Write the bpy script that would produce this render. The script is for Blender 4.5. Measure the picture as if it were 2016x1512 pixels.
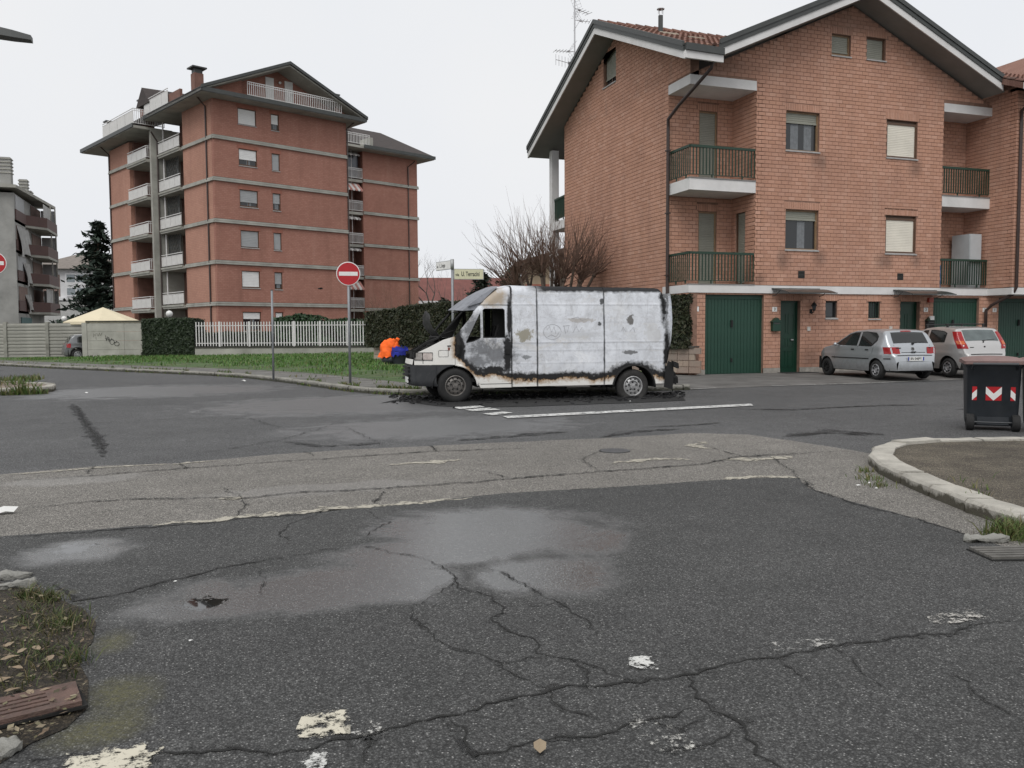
import bpy, bmesh, math, random
from mathutils import Vector, Matrix, noise as mnoise
from mathutils.geometry import tessellate_polygon

for o in list(bpy.data.objects): bpy.data.objects.remove(o)
random.seed(7)
S = bpy.context.scene
C = S.collection
R = math.radians

# ------------------------------------------------------------------ camera
cam_d = bpy.data.cameras.new('camera'); cam = bpy.data.objects.new('camera', cam_d); C.objects.link(cam)
S.camera = cam
F_PX, CAM_H = 1650.0, 1.48
PITCH, ROLL, YAW = math.atan(104/1650), R(.35), R(19.3)
cam_d.sensor_fit = 'HORIZONTAL'; cam_d.sensor_width = 36; cam_d.lens = 36*F_PX/2016
cam_d.clip_start = .05; cam_d.clip_end = 3000
_f = Vector((math.sin(YAW), math.cos(YAW), 0)); _r = Vector((math.cos(YAW), -math.sin(YAW), 0)); _d = Vector((0, 0, -1))
_f2 = _f*math.cos(PITCH)+_d*math.sin(PITCH); _d2 = _d*math.cos(PITCH)-_f*math.sin(PITCH)
CR = _r*math.cos(ROLL)+_d2*math.sin(ROLL); CD = _d2*math.cos(ROLL)-_r*math.sin(ROLL); CF = _f2
m = Matrix.Identity(4)
for i in range(3):
    m[i][0] = CR[i]; m[i][1] = -CD[i]; m[i][2] = -CF[i]
m[2][3] = CAM_H
cam.matrix_world = m

def ground(u, v, z=0.0):
    """survey of the ground marks: photo point -> point on the level z (metres)"""
    d = CR*((u-1008)/F_PX)+CD*((v-756)/F_PX)+CF
    t = (z-CAM_H)/d.z
    return Vector((d.x*t, d.y*t, z))

# ------------------------------------------------------------------ sky, sun, exposure
W = bpy.data.worlds.new('World'); S.world = W; W.use_nodes = True
nt = W.node_tree; nt.nodes.clear()
wo = nt.nodes.new('ShaderNodeOutputWorld'); bg = nt.nodes.new('ShaderNodeBackground')
sky = nt.nodes.new('ShaderNodeTexSky'); sky.sky_type = 'NISHITA'; sky.sun_disc = False
SUN_EL, SUN_AZ = R(52), R(215)        # azimuth from +Y, clockwise: behind the camera, to its left
sky.sun_elevation = SUN_EL; sky.sun_rotation = SUN_AZ
sky.air_density = 1.0; sky.dust_density = 6.0; sky.ozone_density = 1.0
hsv = nt.nodes.new('ShaderNodeHueSaturation'); hsv.inputs['Saturation'].default_value = .12
mixc = nt.nodes.new('ShaderNodeMix'); mixc.data_type = 'RGBA'
mixc.inputs[0].default_value = .9                  # an even overcast layer veils most of the clear sky
mixc.inputs[7].default_value = (8.9, 9.1, 9.45, 1)
wn = nt.nodes.new('ShaderNodeTexNoise'); wn.inputs['Scale'].default_value = 2.2; wn.inputs['Detail'].default_value = 5
wr_ = nt.nodes.new('ShaderNodeValToRGB'); wr_.color_ramp.elements[0].position = .3; wr_.color_ramp.elements[0].color = (8.75, 9.0, 9.45, 1); wr_.color_ramp.elements[1].position = .7; wr_.color_ramp.elements[1].color = (9.35, 9.4, 9.5, 1)
wt_ = nt.nodes.new('ShaderNodeTexCoord'); nt.links.new(wt_.outputs['Generated'], wn.inputs['Vector']); nt.links.new(wn.outputs[0], wr_.inputs[0]); nt.links.new(wr_.outputs[0], mixc.inputs[7])
nt.links.new(sky.outputs[0], hsv.inputs['Color']); nt.links.new(hsv.outputs[0], mixc.inputs[6])
nt.links.new(mixc.outputs[2], bg.inputs[0]); bg.inputs[1].default_value = .1
nt.links.new(bg.outputs[0], wo.inputs[0])
sun_d = bpy.data.lights.new('sun', 'SUN'); sun_d.energy = 1.5; sun_d.angle = R(35); sun_d.color = (1, .975, .94)
sun = bpy.data.objects.new('sun', sun_d); C.objects.link(sun)
sd = Vector((math.sin(SUN_AZ)*math.cos(SUN_EL), math.cos(SUN_AZ)*math.cos(SUN_EL), math.sin(SUN_EL)))
sun.rotation_euler = sd.to_track_quat('Z', 'Y').to_euler(); sun.location = (0, 0, 60)
vs = S.view_settings; vs.view_transform = 'Standard'; vs.look = 'None'; vs.gamma = 1; vs.exposure = 0.0
vs.use_curve_mapping = False
S.render.engine = 'CYCLES'; S.cycles.max_bounces = 6; S.cycles.transparent_max_bounces = 8
S.render.resolution_x = 1024; S.render.resolution_y = 768

# ------------------------------------------------------------------ materials
class NT:
    """small node helper"""
    def __init__(s, name):
        s.mat = bpy.data.materials.new(name); s.mat.use_nodes = True
        s.t = s.mat.node_tree; s.t.nodes.clear()
        s.out = s.n('ShaderNodeOutputMaterial'); s.b = s.n('ShaderNodeBsdfPrincipled')
        s.l(s.b.outputs[0], s.out.inputs[0])
    def n(s, ty): return s.t.nodes.new(ty)
    def l(s, a, b): s.t.links.new(a, b)
    def set(s, inp, v):
        if hasattr(v, 'is_linked') or isinstance(v, bpy.types.NodeSocket): s.l(v, inp)
        elif isinstance(v, (tuple, list)): inp.default_value = tuple(v) if len(v) == 4 or inp.type == 'VECTOR' else (*v, 1)
        else: inp.default_value = v
    def coord(s, k='Object', scale=None):
        c = s.n('ShaderNodeTexCoord').outputs[k]
        if scale is not None:
            mp = s.n('ShaderNodeMapping'); mp.inputs['Scale'].default_value = scale if isinstance(scale, tuple) else (scale,)*3
            s.l(c, mp.inputs[0]); c = mp.outputs[0]
        return c
    def noise(s, scale=5, detail=4, rough=.6, vec=None, dist=0):
        t = s.n('ShaderNodeTexNoise'); t.inputs['Scale'].default_value = scale; t.inputs['Detail'].default_value = detail
        t.inputs['Roughness'].default_value = rough; t.inputs['Distortion'].default_value = dist
        if vec is not None: s.l(vec, t.inputs['Vector'])
        return t.outputs[0]
    def voro(s, scale, vec=None, out='Distance', feature='F1'):
        t = s.n('ShaderNodeTexVoronoi'); t.feature = feature; t.inputs['Scale'].default_value = scale
        if vec is not None: s.l(vec, t.inputs['Vector'])
        return t.outputs[out]
    def math(s, op, a, b=None, c=None, clamp=False):
        t = s.n('ShaderNodeMath'); t.operation = op; t.use_clamp = clamp
        for i, v in enumerate((a, b, c)):
            if v is not None: s.set(t.inputs[i], v)
        return t.outputs[0]
    def ramp(s, f, stops, interp='LINEAR'):
        t = s.n('ShaderNodeValToRGB'); t.color_ramp.interpolation = interp
        e = t.color_ramp.elements
        while len(e) < len(stops): e.new(.5)
        for i, (p, c) in enumerate(stops):
            e[i].position = p; e[i].color = (c, c, c, 1) if isinstance(c, (int, float)) else (*c, 1)
        s.set(t.inputs[0], f); return t.outputs[0]
    def rng(s, f, a, b, c=0., d=1., smooth=False):
        t = s.n('ShaderNodeMapRange'); t.clamp = True
        if smooth: t.interpolation_type = 'SMOOTHSTEP'
        s.set(t.inputs[0], f)
        for i, v in enumerate((a, b, c, d)): t.inputs[i+1].default_value = v
        return t.outputs[0]
    def mix(s, f, a, b, mode='MIX'):
        t = s.n('ShaderNodeMix'); t.data_type = 'RGBA'; t.blend_type = mode
        s.set(t.inputs[0], f); s.set(t.inputs[6], a); s.set(t.inputs[7], b); return t.outputs[2]
    def bump(s, h, strength=.3, dist=.01, normal=None):
        t = s.n('ShaderNodeBump'); t.inputs['Strength'].default_value = strength; t.inputs['Distance'].default_value = dist
        s.set(t.inputs['Height'], h)
        if normal is not None: s.l(normal, t.inputs['Normal'])
        s.l(t.outputs[0], s.b.inputs['Normal']); return t.outputs[0]
    def sep(s, v):
        t = s.n('ShaderNodeSeparateXYZ'); s.l(v, t.inputs[0]); return t.outputs
    def done(s, col=None, rough=None, metal=None, spec=None):
        if col is not None: s.set(s.b.inputs['Base Color'], col)
        if rough is not None: s.set(s.b.inputs['Roughness'], rough)
        if metal is not None: s.set(s.b.inputs['Metallic'], metal)
        if spec is not None: s.b.inputs['Specular IOR Level'].default_value = spec
        return s.mat

_mats = {}
def mat(name, col, rough=.7, var=.25, scale=3., bump=0., bscale=60., metal=0., spec=.5, dirt=0., dscale=1.2, dcol=(.05, .045, .04), coat=0.):
    """plain procedural surface: base colour, cloudy variation, patchy dirt, fine relief"""
    if name in _mats: return _mats[name]
    g = NT(name); v = g.coord()
    n1 = g.noise(scale, 5, .6, v)
    f = g.rng(n1, .3, .7, 1-var, 1+var)
    c = g.mix(1.0, (*col, 1), f, 'MULTIPLY')
    if dirt:
        n2 = g.noise(dscale, 8, .7, v, .5)
        c = g.mix(g.rng(n2, .5, .75, 0, dirt), c, (*dcol, 1))
    if bump: g.bump(g.noise(bscale, 3, .6, v), bump, .01)
    r = g.rng(n1, .2, .8, max(0, rough-.06), min(1, rough+.06))
    g.done(c, r, metal, spec)
    if coat: g.b.inputs['Coat Weight'].default_value = coat; g.b.inputs['Coat Roughness'].default_value = .08
    _mats[name] = g.mat; return g.mat

# ------------------------------------------------------------------ mesh builder
class MB:
    def __init__(s): s.v = []; s.f = []; s.m = []
    def add(s, vs, fs, mi=0):
        o = len(s.v); s.v += [tuple(p) for p in vs]; s.f += [tuple(i+o for i in f) for f in fs]; s.m += [mi]*len(fs); return s
    def box(s, x0, x1, y0, y1, z0, z1, mi=0):
        return s.add([(x, y, z) for z in (z0, z1) for y in (y0, y1) for x in (x0, x1)],
                     [(0, 2, 3, 1), (4, 5, 7, 6), (0, 1, 5, 4), (2, 6, 7, 3), (0, 4, 6, 2), (1, 3, 7, 5)], mi)
    def obox(s, c, ax, ay, az, mi=0):
        """oriented box: centre and three half-axis vectors"""
        c, ax, ay, az = map(Vector, (c, ax, ay, az))
        return s.add([c+ax*i+ay*j+az*k for k in (-1, 1) for j in (-1, 1) for i in (-1, 1)],
                     [(0, 2, 3, 1), (4, 5, 7, 6), (0, 1, 5, 4), (2, 6, 7, 3), (0, 4, 6, 2), (1, 3, 7, 5)], mi)
    def beam(s, p, q, side, h, z0=0., mi=0):
        """bar from p to q, `side` a horizontal half-thickness vector, vertical extent z0..z0+h"""
        p, q, side = Vector(p), Vector(q), Vector(side); a, b = Vector((0, 0, z0)), Vector((0, 0, z0+h))
        return s.add([p-side+a, p+side+a, q-side+a, q+side+a, p-side+b, p+side+b, q-side+b, q+side+b],
                     [(0, 2, 3, 1), (4, 5, 7, 6), (0, 1, 5, 4), (2, 6, 7, 3), (0, 4, 6, 2), (1, 3, 7, 5)], mi)
    def tube(s, pts, r, n=6, mi=0, cap=True):
        pts = [Vector(p) for p in pts]; k = len(pts); rs = r if isinstance(r, (list, tuple)) else [r]*k
        o = len(s.v); up = None
        for i, p in enumerate(pts):
            t = (pts[min(i+1, k-1)]-pts[max(i-1, 0)])
            if t.length < 1e-9: t = Vector((0, 0, 1))
            t.normalize()
            if up is None or abs(up.dot(t)) > .98: up = Vector((0, 0, 1)) if abs(t.z) < .9 else Vector((1, 0, 0))
            x = up.cross(t).normalized(); y = t.cross(x)
            up = y if abs(t.z) >= .9 else up
            for j in range(n):
                a = 2*math.pi*j/n; s.v.append(tuple(p+(x*math.cos(a)+y*math.sin(a))*rs[i]))
        for i in range(k-1):
            for j in range(n):
                a, b = o+i*n+j, o+i*n+(j+1) % n
                s.f.append((a, b, b+n, a+n)); s.m.append(mi)
        if cap:
            s.f.append(tuple(o+j for j in range(n))[::-1]); s.f.append(tuple(o+(k-1)*n+j for j in range(n))); s.m += [mi, mi]
        return s
    def lathe(s, prof, c=(0, 0, 0), axis='Z', n=16, mi=0):
        """prof: list of (radius, height) spun around an axis through c"""
        o = len(s.v)
        for r, h in prof:
            for j in range(n):
                a = 2*math.pi*j/n; x, y = r*math.cos(a), r*math.sin(a)
                p = {'Z': (x, y, h), 'Y': (x, h, y), 'X': (h, x, y)}[axis]
                s.v.append((c[0]+p[0], c[1]+p[1], c[2]+p[2]))
        for i in range(len(prof)-1):
            for j in range(n):
                a, b = o+i*n+j, o+i*n+(j+1) % n
                s.f.append((a, b, b+n, a+n)); s.m.append(mi)
        return s
    def plate(s, outline, holes, org, ex, ey, th, mi=0):
        """flat plate with holes: 2D outline in (ex,ey) axes from org, extruded back by th along -(ex x ey)"""
        org, ex, ey = Vector(org), Vector(ex), Vector(ey); nn = ex.cross(ey)
        loops = [list(outline)]+[list(h) for h in holes]
        flat = [p for lp in loops for p in lp]
        tris = tessellate_polygon([[Vector((x, y, 0)) for x, y in lp] for lp in loops])
        N = len(flat); o = len(s.v)
        for b in (0, 1):
            for x, y in flat: s.v.append(tuple(org+ex*x+ey*y-nn*(th*b)))
        for t in tris:
            a, b, c = [Vector(flat[i]) for i in t]
            cr = (b-a).x*(c-a).y-(b-a).y*(c-a).x
            if cr < 0: t = t[::-1]
            s.f.append(tuple(o+i for i in t)); s.f.append(tuple(o+N+i for i in t[::-1])); s.m += [mi, mi]
        k = 0
        for lp in loops:
            L = len(lp)
            for i in range(L):
                a, b = o+k+i, o+k+(i+1) % L
                s.f.append((a, a+N, b+N, b)); s.m.append(mi)
            k += L
        return s
    def grid(s, fn, nu, nv, mi=0):
        o = len(s.v)
        for i in range(nu+1):
            for j in range(nv+1): s.v.append(tuple(fn(i/nu, j/nv)))
        for i in range(nu):
            for j in range(nv):
                a = o+i*(nv+1)+j; s.f.append((a, a+nv+1, a+nv+2, a+1)); s.m.append(mi)
        return s
    def mesh(s, name, mats, smooth=False):
        me = bpy.data.meshes.new(name); me.from_pydata(s.v, [], s.f)
        ml = mats if isinstance(mats, (list, tuple)) else [mats]
        for q in ml: me.materials.append(q)
        if len(ml) > 1: me.polygons.foreach_set('material_index', s.m)
        if smooth: me.polygons.foreach_set('use_smooth', [True]*len(me.polygons))
        me.update(); return me
    def build(s, name, mats, parent=None, smooth=False, fix=False, loc=None, kind=None, sharp=None):
        me = s.mesh(name, mats, smooth)
        if fix or sharp:
            bm = bmesh.new(); bm.from_mesh(me); bmesh.ops.remove_doubles(bm, verts=bm.verts, dist=1e-5)
            bmesh.ops.recalc_face_normals(bm, faces=bm.faces); bm.to_mesh(me); bm.free()
            if sharp: me.set_sharp_from_angle(angle=R(sharp))
        return link(name, me, parent, loc, kind)

def link(name, me, parent=None, loc=None, kind=None):
    o = bpy.data.objects.new(name, me); C.objects.link(o)
    if parent is not None: o.parent = parent
    if loc is not None: o.location = loc
    if kind: o['kind'] = kind
    return o
def thing(name, label, cat, loc=(0, 0, 0), rotz=0., group=None):
    o = bpy.data.objects.new(name, None); C.objects.link(o); o.location = loc; o.rotation_euler = (0, 0, rotz)
    o.empty_display_size = .3
    return tag(o, label, cat, group)
def tag(o, label, cat, group=None):
    o['label'] = label; o['category'] = cat
    if group: o['group'] = group
    return o
def lerp(a, b, t): return a+(b-a)*t
def smooth01(t): t = max(0., min(1., t)); return t*t*(3-2*t)
def pw(x, pts):
    """piecewise linear"""
    if x <= pts[0][0]: return pts[0][1]
    for (a, va), (b, vb) in zip(pts, pts[1:]):
        if x <= b: return va+(vb-va)*(x-a)/(b-a) if b > a else vb
    return pts[-1][1]
# ================================================================== THE GROUND
WET_ROAD = [(700, 795, 3.4, 2.6), (860, 840, 2.4, 1.6), (300, 770, 3.5, 2.6)]
WET_STRIP = [(650, 962, 1.3, .3), (150, 945, .8, .3)]
WET_FRONT = [(975, 1050, .95, 1.0), (640, 1158, .95, .5), (440, 1195, .55, .26), (840, 1090, .7, .5), (160, 1088, .4, .42), (1080, 1130, .55, .5)]
MOSS = [(225, 1265, .09, .16), (235, 1370, .13, .2), (205, 1440, .16, .14), (110, 1172, .1, .07)]
PUD = [(145, 1083, .12, .17), (398, 1192, .115, .12)]
def asphalt(name, base, light, speck, worn, WETS, wet=1., scale=1., PUD=()):
    g = NT(name); v = g.coord(); x, y, z = g.sep(v)
    big = g.noise(.35, 6, .65, v); mid = g.noise(2.2, 6, .65, v); fine = g.noise(55*scale, 3, .7, v)
    cell = g.n('ShaderNodeTexVoronoi'); cell.inputs['Scale'].default_value = 115*scale; g.l(v, cell.inputs['Vector'])
    rnd = g.sep(cell.outputs['Color'])[0]
    c = g.mix(g.rng(mid, .3, .7), (*base, 1), (*light, 1))
    c = g.mix(g.rng(big, .35, .7, 0, .5), c, (*[q*.62 for q in base], 1))
    # every stone has its own grey, the binder between them is dark
    tone = g.math('MULTIPLY', g.rng(g.math('POWER', rnd, 1.4), 0, 1, .45, 1.55), g.rng(cell.outputs['Distance'], .55, .15, .45, 1.1))
    tone = g.math('MULTIPLY', tone, g.rng(fine, .3, .7, .7, 1.25))
    c = g.mix(1., c, tone, 'MULTIPLY')
    stone = g.math('MULTIPLY', g.rng(rnd, worn, min(.999, worn+.06)), g.rng(cell.outputs['Distance'], .45, .25))
    c = g.mix(stone, c, (*speck, 1))
    for (u, w, rx, ry) in MOSS if name == 'asphalt_dark' else ():
        p = ground(u, w); dx = g.math('MULTIPLY', g.math('SUBTRACT', x, p.x), 1/rx); dy = g.math('MULTIPLY', g.math('SUBTRACT', y, p.y), 1/ry)
        d = g.math('ADD', g.math('SQRT', g.math('ADD', g.math('MULTIPLY', dx, dx), g.math('MULTIPLY', dy, dy))), g.rng(mid, .2, .8, -.6, .6))
        c = g.mix(g.math('MULTIPLY', g.rng(d, 1.3, .3), g.rng(fine, .35, .6, .25, .75)), c, (.105, .10, .045, 1))
    # damp patches
    wm = None
    nz = g.noise(1.6, 7, .65, v, .6); nzf = g.noise(9, 5, .65, v)
    for (u, w, rx, ry) in WETS:
        p = ground(u, w)
        dx = g.math('MULTIPLY', g.math('SUBTRACT', x, p.x), 1/rx); dy = g.math('MULTIPLY', g.math('SUBTRACT', y, p.y), 1/ry)
        d = g.math('SQRT', g.math('ADD', g.math('MULTIPLY', dx, dx), g.math('MULTIPLY', dy, dy)))
        d = g.math('ADD', d, g.rng(nz, .2, .8, -.45, .45))
        mk = g.rng(d, 1.12, .62, 0, 1, True)
        wm = mk if wm is None else g.math('MAXIMUM', wm, mk)
    pm = None
    for (u, w, rx, ry) in PUD:
        p = ground(u, w)
        dx = g.math('MULTIPLY', g.math('SUBTRACT', x, p.x), 1/rx); dy = g.math('MULTIPLY', g.math('SUBTRACT', y, p.y), 1/ry)
        d = g.math('SQRT', g.math('ADD', g.math('MULTIPLY', dx, dx), g.math('MULTIPLY', dy, dy)))
        d = g.math('ADD', d, g.math('ADD', g.rng(nzf, .2, .8, -.75, .75), g.rng(fine, .3, .7, -.45, .45)))
        mk = g.rng(d, .92, .84)
        pm = mk if pm is None else g.math('MAXIMUM', pm, mk)
    if pm is None: pm = g.math('MULTIPLY', 0., 0.)
    wm = g.math('MULTIPLY', wm if wm is not None else 0., wet)
    c = g.mix(g.math('MULTIPLY', wm, .25), c, (*[q*.5 for q in base], 1))
    c = g.mix(pm, c, (.012, .012, .012, 1))
    r = g.rng(fine, .3, .7, .72, .92)
    rw = g.rng(fine, .3, .75, *((.12, .29) if name == 'asphalt_dark' else (.42, .6)))
    rr = g.mix(wm, r, rw); rr = g.mix(pm, rr, (.02, .02, .02, 1))
    h = g.math('ADD', g.math('MULTIPLY', fine, .6), g.math('MULTIPLY', cell.outputs['Distance'], -.9))
    bs = g.rng(wm, 0, 1, 1, .16); bs = g.math('MULTIPLY', bs, g.math('SUBTRACT', 1, pm))
    g.bump(g.math('MULTIPLY', h, bs), .9, .006)
    sl = g.rng(g.math('MAXIMUM', wm, pm), 0, 1, .4, 1.); g.l(sl, g.b.inputs['Specular IOR Level']); g.done(c, rr, 0)
    return g.mat
m_road = asphalt('asphalt_grey', (.152, .153, .155), (.205, .205, .205), (.38, .37, .36), .93, WET_ROAD)
m_front = asphalt('asphalt_dark', (.102, .103, .101), (.142, .142, .139), (.36, .355, .34), .925, WET_FRONT, PUD=PUD)
m_strip = asphalt('asphalt_pale', (.30, .282, .254), (.395, .372, .336), (.50, .47, .43), .86, WET_STRIP, .7)
m_fore = mat('asphalt_forecourt', (.12, .116, .11), .85, .3, 1.3, .6, 90, dirt=.6, dscale=.7)
m_crack = mat('crack_filling', (.012, .012, .011), .95, .3, 9)
m_paint = None
def worn_paint(name, col, keep, edge=0.):
    g = NT(name); v = g.coord()
    n1 = g.noise(26, 8, .75, v); n2 = g.noise(5, 5, .6, v)
    k = g.rng(g.math('ADD', g.math('MULTIPLY', n1, .7), g.math('MULTIPLY', n2, .3)), keep-.03, keep+.03)
    if edge:
        gx, gy, _ = g.sep(g.coord('Generated')); q = lambda a: g.math('MINIMUM', a, g.math('SUBTRACT', 1., a)); e = g.math('MINIMUM', q(gx), q(gy))
        k = g.math('MULTIPLY', k, g.rng(g.math('ADD', e, g.rng(g.noise(16, 6, .7, v), .3, .7, -edge, edge)), .13, .17))
    c = g.mix(n2, (*[q*.75 for q in col], 1), (*col, 1)); g.bump(k, .4, .004)
    g.l(k, g.b.inputs['Alpha']); g.done(c, .8); return g.mat
m_worn = worn_paint('worn_cream_mortar', (.44, .41, .34), .47); m_stain = worn_paint('damp_crack_stain', (.035, .035, .034), .56)
m_line = worn_paint('worn_white_paint', (.66, .66, .64), .465)
m_line2 = worn_paint('flaking_cream_paint', (.62, .58, .47), .46, .22); m_line3 = worn_paint('flaking_white_paint', (.66, .66, .63), .47, .25)

def sheet(name, pts, z, m, parent=None, kind=None, cut=1.2):
    """flat sheet from ground points, its long edges broken up so that they run unevenly"""
    P = []
    n = len(pts)
    for i in range(n):
        a, b = Vector(pts[i][:2]), Vector(pts[(i+1) % n][:2]); L = (b-a).length; k = max(1, int(L/.12)) if cut and L < 40 else 1
        nn = Vector((-(b-a).y, (b-a).x)).normalized() if L > 0 else Vector((0, 0))
        for j in range(k):
            p = a.lerp(b, j/k)
            if cut and j: p = p+nn*((mnoise.noise(Vector((p.x*3, p.y*3, z*50)))*.03+mnoise.noise(Vector((p.x*11, p.y*11, 3)))*.018)*cut)
            P.append((p.x, p.y))
    mb = MB(); tr = tessellate_polygon([[Vector((x, y, 0)) for x, y in P]])
    fs = []
    for t in tr:
        a, b, c = [Vector(P[i]) for i in t]
        fs.append(t if (b-a).x*(c-a).y-(b-a).y*(c-a).x > 0 else t[::-1])
    mb.add([(x, y, z) for x, y in P], fs)
    return mb.build(name, m, parent, kind=kind)

gz = MB().add([(-1500, -300, -.06), (1500, -300, -.06), (1500, 2200, -.06), (-1500, 2200, -.06)], [(0, 1, 2, 3)])
gz.build('ground', mat('distant_ground', (.10, .10, .085), .95, .3, .02), kind='structure')
road = MB().add([(-70, -15, 0), (70, -15, 0), (70, 62, 0), (-70, 62, 0)], [(0, 1, 2, 3)]).build('road', m_road, kind='structure')
G = lambda *uv: [ground(u, v) for u, v in uv]
# pale old asphalt strip crossing the junction, and the darker newer patch in front of it
_u0, _u1, _l0, _l1 = G((0, 935), (700, 885), (0, 1058), (700, 1003)); far_u = _u0+(_u0-_u1).normalized()*34; far_l = _l0+(_l0-_l1).normalized()*34
strip = [far_u]+G((0, 935), (190, 918), (360, 912), (520, 897), (700, 885), (900, 876), (1070, 868), (1210, 862), (1360, 853), (1475, 856),
          (1560, 868), (1660, 884), (1780, 905), (2090, 1010), (2090, 1110), (1950, 1070), (1830, 1030), (1660, 985), (1590, 962), (1570, 940), (1420, 946),
          (1180, 962), (1000, 972), (860, 987), (700, 1003), (480, 1021), (300, 1035), (150, 1047), (0, 1058))+[far_l]
sheet('road_strip', strip, .004, m_strip, kind='structure')
front = [far_l]+G((0, 1058), (150, 1047), (300, 1035), (480, 1021), (700, 1003), (860, 987), (1000, 972), (1180, 962), (1420, 946), (1570, 940), (1590, 962),
          (1660, 985), (1830, 1030), (1950, 1070), (2200, 1160))
front = front+[Vector((9, .3, 0)), Vector((9, -8, 0)), Vector((-36, -8, 0))]
sheet('road_patch', front, .008, m_front, kind='structure')

# ---- painted lines, worn mortar streaks, cracks: thin layers on the road
def ribbon(pts, w0, w1=None, jit=.0, z=.012, seg=.028, mb=None, thin=False):
    mb = mb or MB(); P = []
    pts = [Vector((p.x, p.y)) for p in pts]
    for a, b in zip(pts, pts[1:]):
        k = max(1, int((b-a).length/seg))
        for j in range(k): P.append(a.lerp(b, j/k))
    P.append(pts[-1]); n = len(P); o = len(mb.v); w1 = w0 if w1 is None else w1
    for i, p in enumerate(P):
        t = (P[min(i+1, n-1)]-P[max(i-1, 0)]).normalized(); q = Vector((-t.y, t.x))
        if jit: p = p+q*(mnoise.noise(Vector((p.x*4, p.y*4, 1)))*jit+mnoise.noise(Vector((p.x*15, p.y*15, 5)))*jit*.55+mnoise.noise(Vector((p.x*46, p.y*46, 9)))*jit*.3)
        w = lerp(w0, w1, i/max(1, n-1))
        if jit: w *= .35+1.3*abs(mnoise.noise(Vector((p.x*9, p.y*9, 7))))
        if thin: w *= min(1, 6*min(i, n-1-i)/n+.12)
        mb.v += [(p.x-q.x*w/2, p.y-q.y*w/2, z), (p.x+q.x*w/2, p.y+q.y*w/2, z)]
    for i in range(n-1):
        a = o+2*i; mb.f.append((a, a+2, a+3, a+1)); mb.m.append(0)
    return mb
CR_L = [  # (points in the survey, width)
    ([(100, 1150), (150, 1185), (215, 1175), (345, 1145), (480, 1110), (560, 1098)], .034),
    ([(0, 1500), (300, 1490), (620, 1480), (720, 1455), (850, 1420), (960, 1392), (1060, 1375), (1200, 1345), (1290, 1335), (1380, 1325), (1470, 1302), (1530, 1300), (1640, 1275), (1800, 1258), (1900, 1240), (2030, 1222)], .03),
    ([(845, 1105), (905, 1140), (905, 1160), (975, 1180), (990, 1195), (965, 1225), (1045, 1265), (1060, 1290), (1120, 1300), (1200, 1325), (1270, 1338)], .02),
    ([(960, 1122), (1030, 1150), (1070, 1180), (1140, 1215), (1180, 1255)], .016),
    ([(800, 1200), (850, 1265), (930, 1290), (985, 1310), (1030, 1335), (1070, 1365)], .016),
    ([(985, 1310), (1050, 1297), (1080, 1297)], .014),
    ([(1355, 1335), (1380, 1385), (1440, 1430), (1500, 1480), (1540, 1525)], .03),
    ([(1375, 1392), (1290, 1415), (1200, 1450), (1010, 1480), (930, 1500), (900, 1440), (880, 1420)], .022),
    ([(1280, 1420), (1350, 1450), (1400, 1420)], .012), ([(1070, 1365), (1110, 1400), (1180, 1420)], .012), ([(905, 1140), (870, 1170), (800, 1200)], .010), ([(1120, 1300), (1160, 1340), (1150, 1372)], .010), ([(1440, 1430), (1380, 1470), (1290, 1490)], .012), ([(560, 1098), (640, 1085), (720, 1080), (790, 1095), (845, 1105)], .012), ([(720, 1455), (700, 1490), (740, 1520)], .012), ([(1640, 1275), (1700, 1310), (1740, 1370)], .009), ([(300, 1490), (280, 1520)], .02), ([(480, 1110), (520, 1140), (515, 1175)], .008), ([(990, 1195), (1060, 1200), (1105, 1190)], .008), ([(1540, 1308), (1600, 1345)], .01), ([(1870, 1330), (1960, 1390), (2030, 1420)], .01),
    ([(0, 1010), (120, 995), (240, 985), (380, 983), (480, 983), (600, 970), (720, 965), (850, 957), (1000, 945), (1180, 930), (1300, 922), (1390, 915), (1440, 902), (1520, 897), (1640, 890), (1720, 893)], .05),
    ([(0, 950), (190, 938), (360, 924), (520, 912), (700, 900), (850, 890), (1000, 885), (1075, 882)], .042),
    ([(0, 1062), (180, 1050), (420, 1030), (600, 1014), (640, 1008), (700, 1004)], .036), ([(430, 960), (470, 975), (482, 984)], .02), ([(482, 984), (470, 1005), (455, 1022)], .02), ([(760, 968), (740, 990), (760, 1000)], .018), ([(1180, 930), (1150, 905), (1190, 885)], .02), ([(1000, 945), (960, 930), (900, 925)], .016), ([(620, 900), (600, 890)], .02), ([(860, 890), (850, 878)], .025),
    ([(0, 837), (160, 834), (240, 830), (400, 824), (490, 824), (560, 845)], .02), ([(330, 898), (420, 890), (560, 865), (660, 835), (720, 825)], .02),
    ([(150, 798), (165, 830), (190, 860), (205, 890)], .05), ([(630, 1010), (560, 1040), (550, 1060), (565, 1080)], .018),
    ([(720, 1008), (760, 1030), (720, 1060), (700, 1055)], .014), ([(1570, 940), (1600, 965), (1680, 995), (1800, 1020), (1960, 1075)], .03),
    ([(1180, 862), (1230, 850), (1330, 846)], .03), ([(1390, 880), (1460, 900), (1520, 900)], .018), ([(1520, 900), (1560, 930), (1590, 960)], .016),
    ([(760, 880), (690, 845), (665, 838)], .014), ([(330, 760), (420, 762), (540, 763)], .016), ([(185, 918), (170, 935)], .02), ([(355, 912), (365, 925)], .03),
    ([(1460, 806), (1560, 808), (1700, 800), (1800, 797)], .05), ([(1560, 858), (1640, 852), (1700, 858)], .06), ([(1620, 845), (1720, 856)], .04)]
mbc = MB()
for uv, w in CR_L: ribbon(G(*uv), w*.62, jit=.05, z=.0125, mb=mbc, thin=True)
mbc.build('crack', m_crack, road)
mbs = MB()
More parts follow.
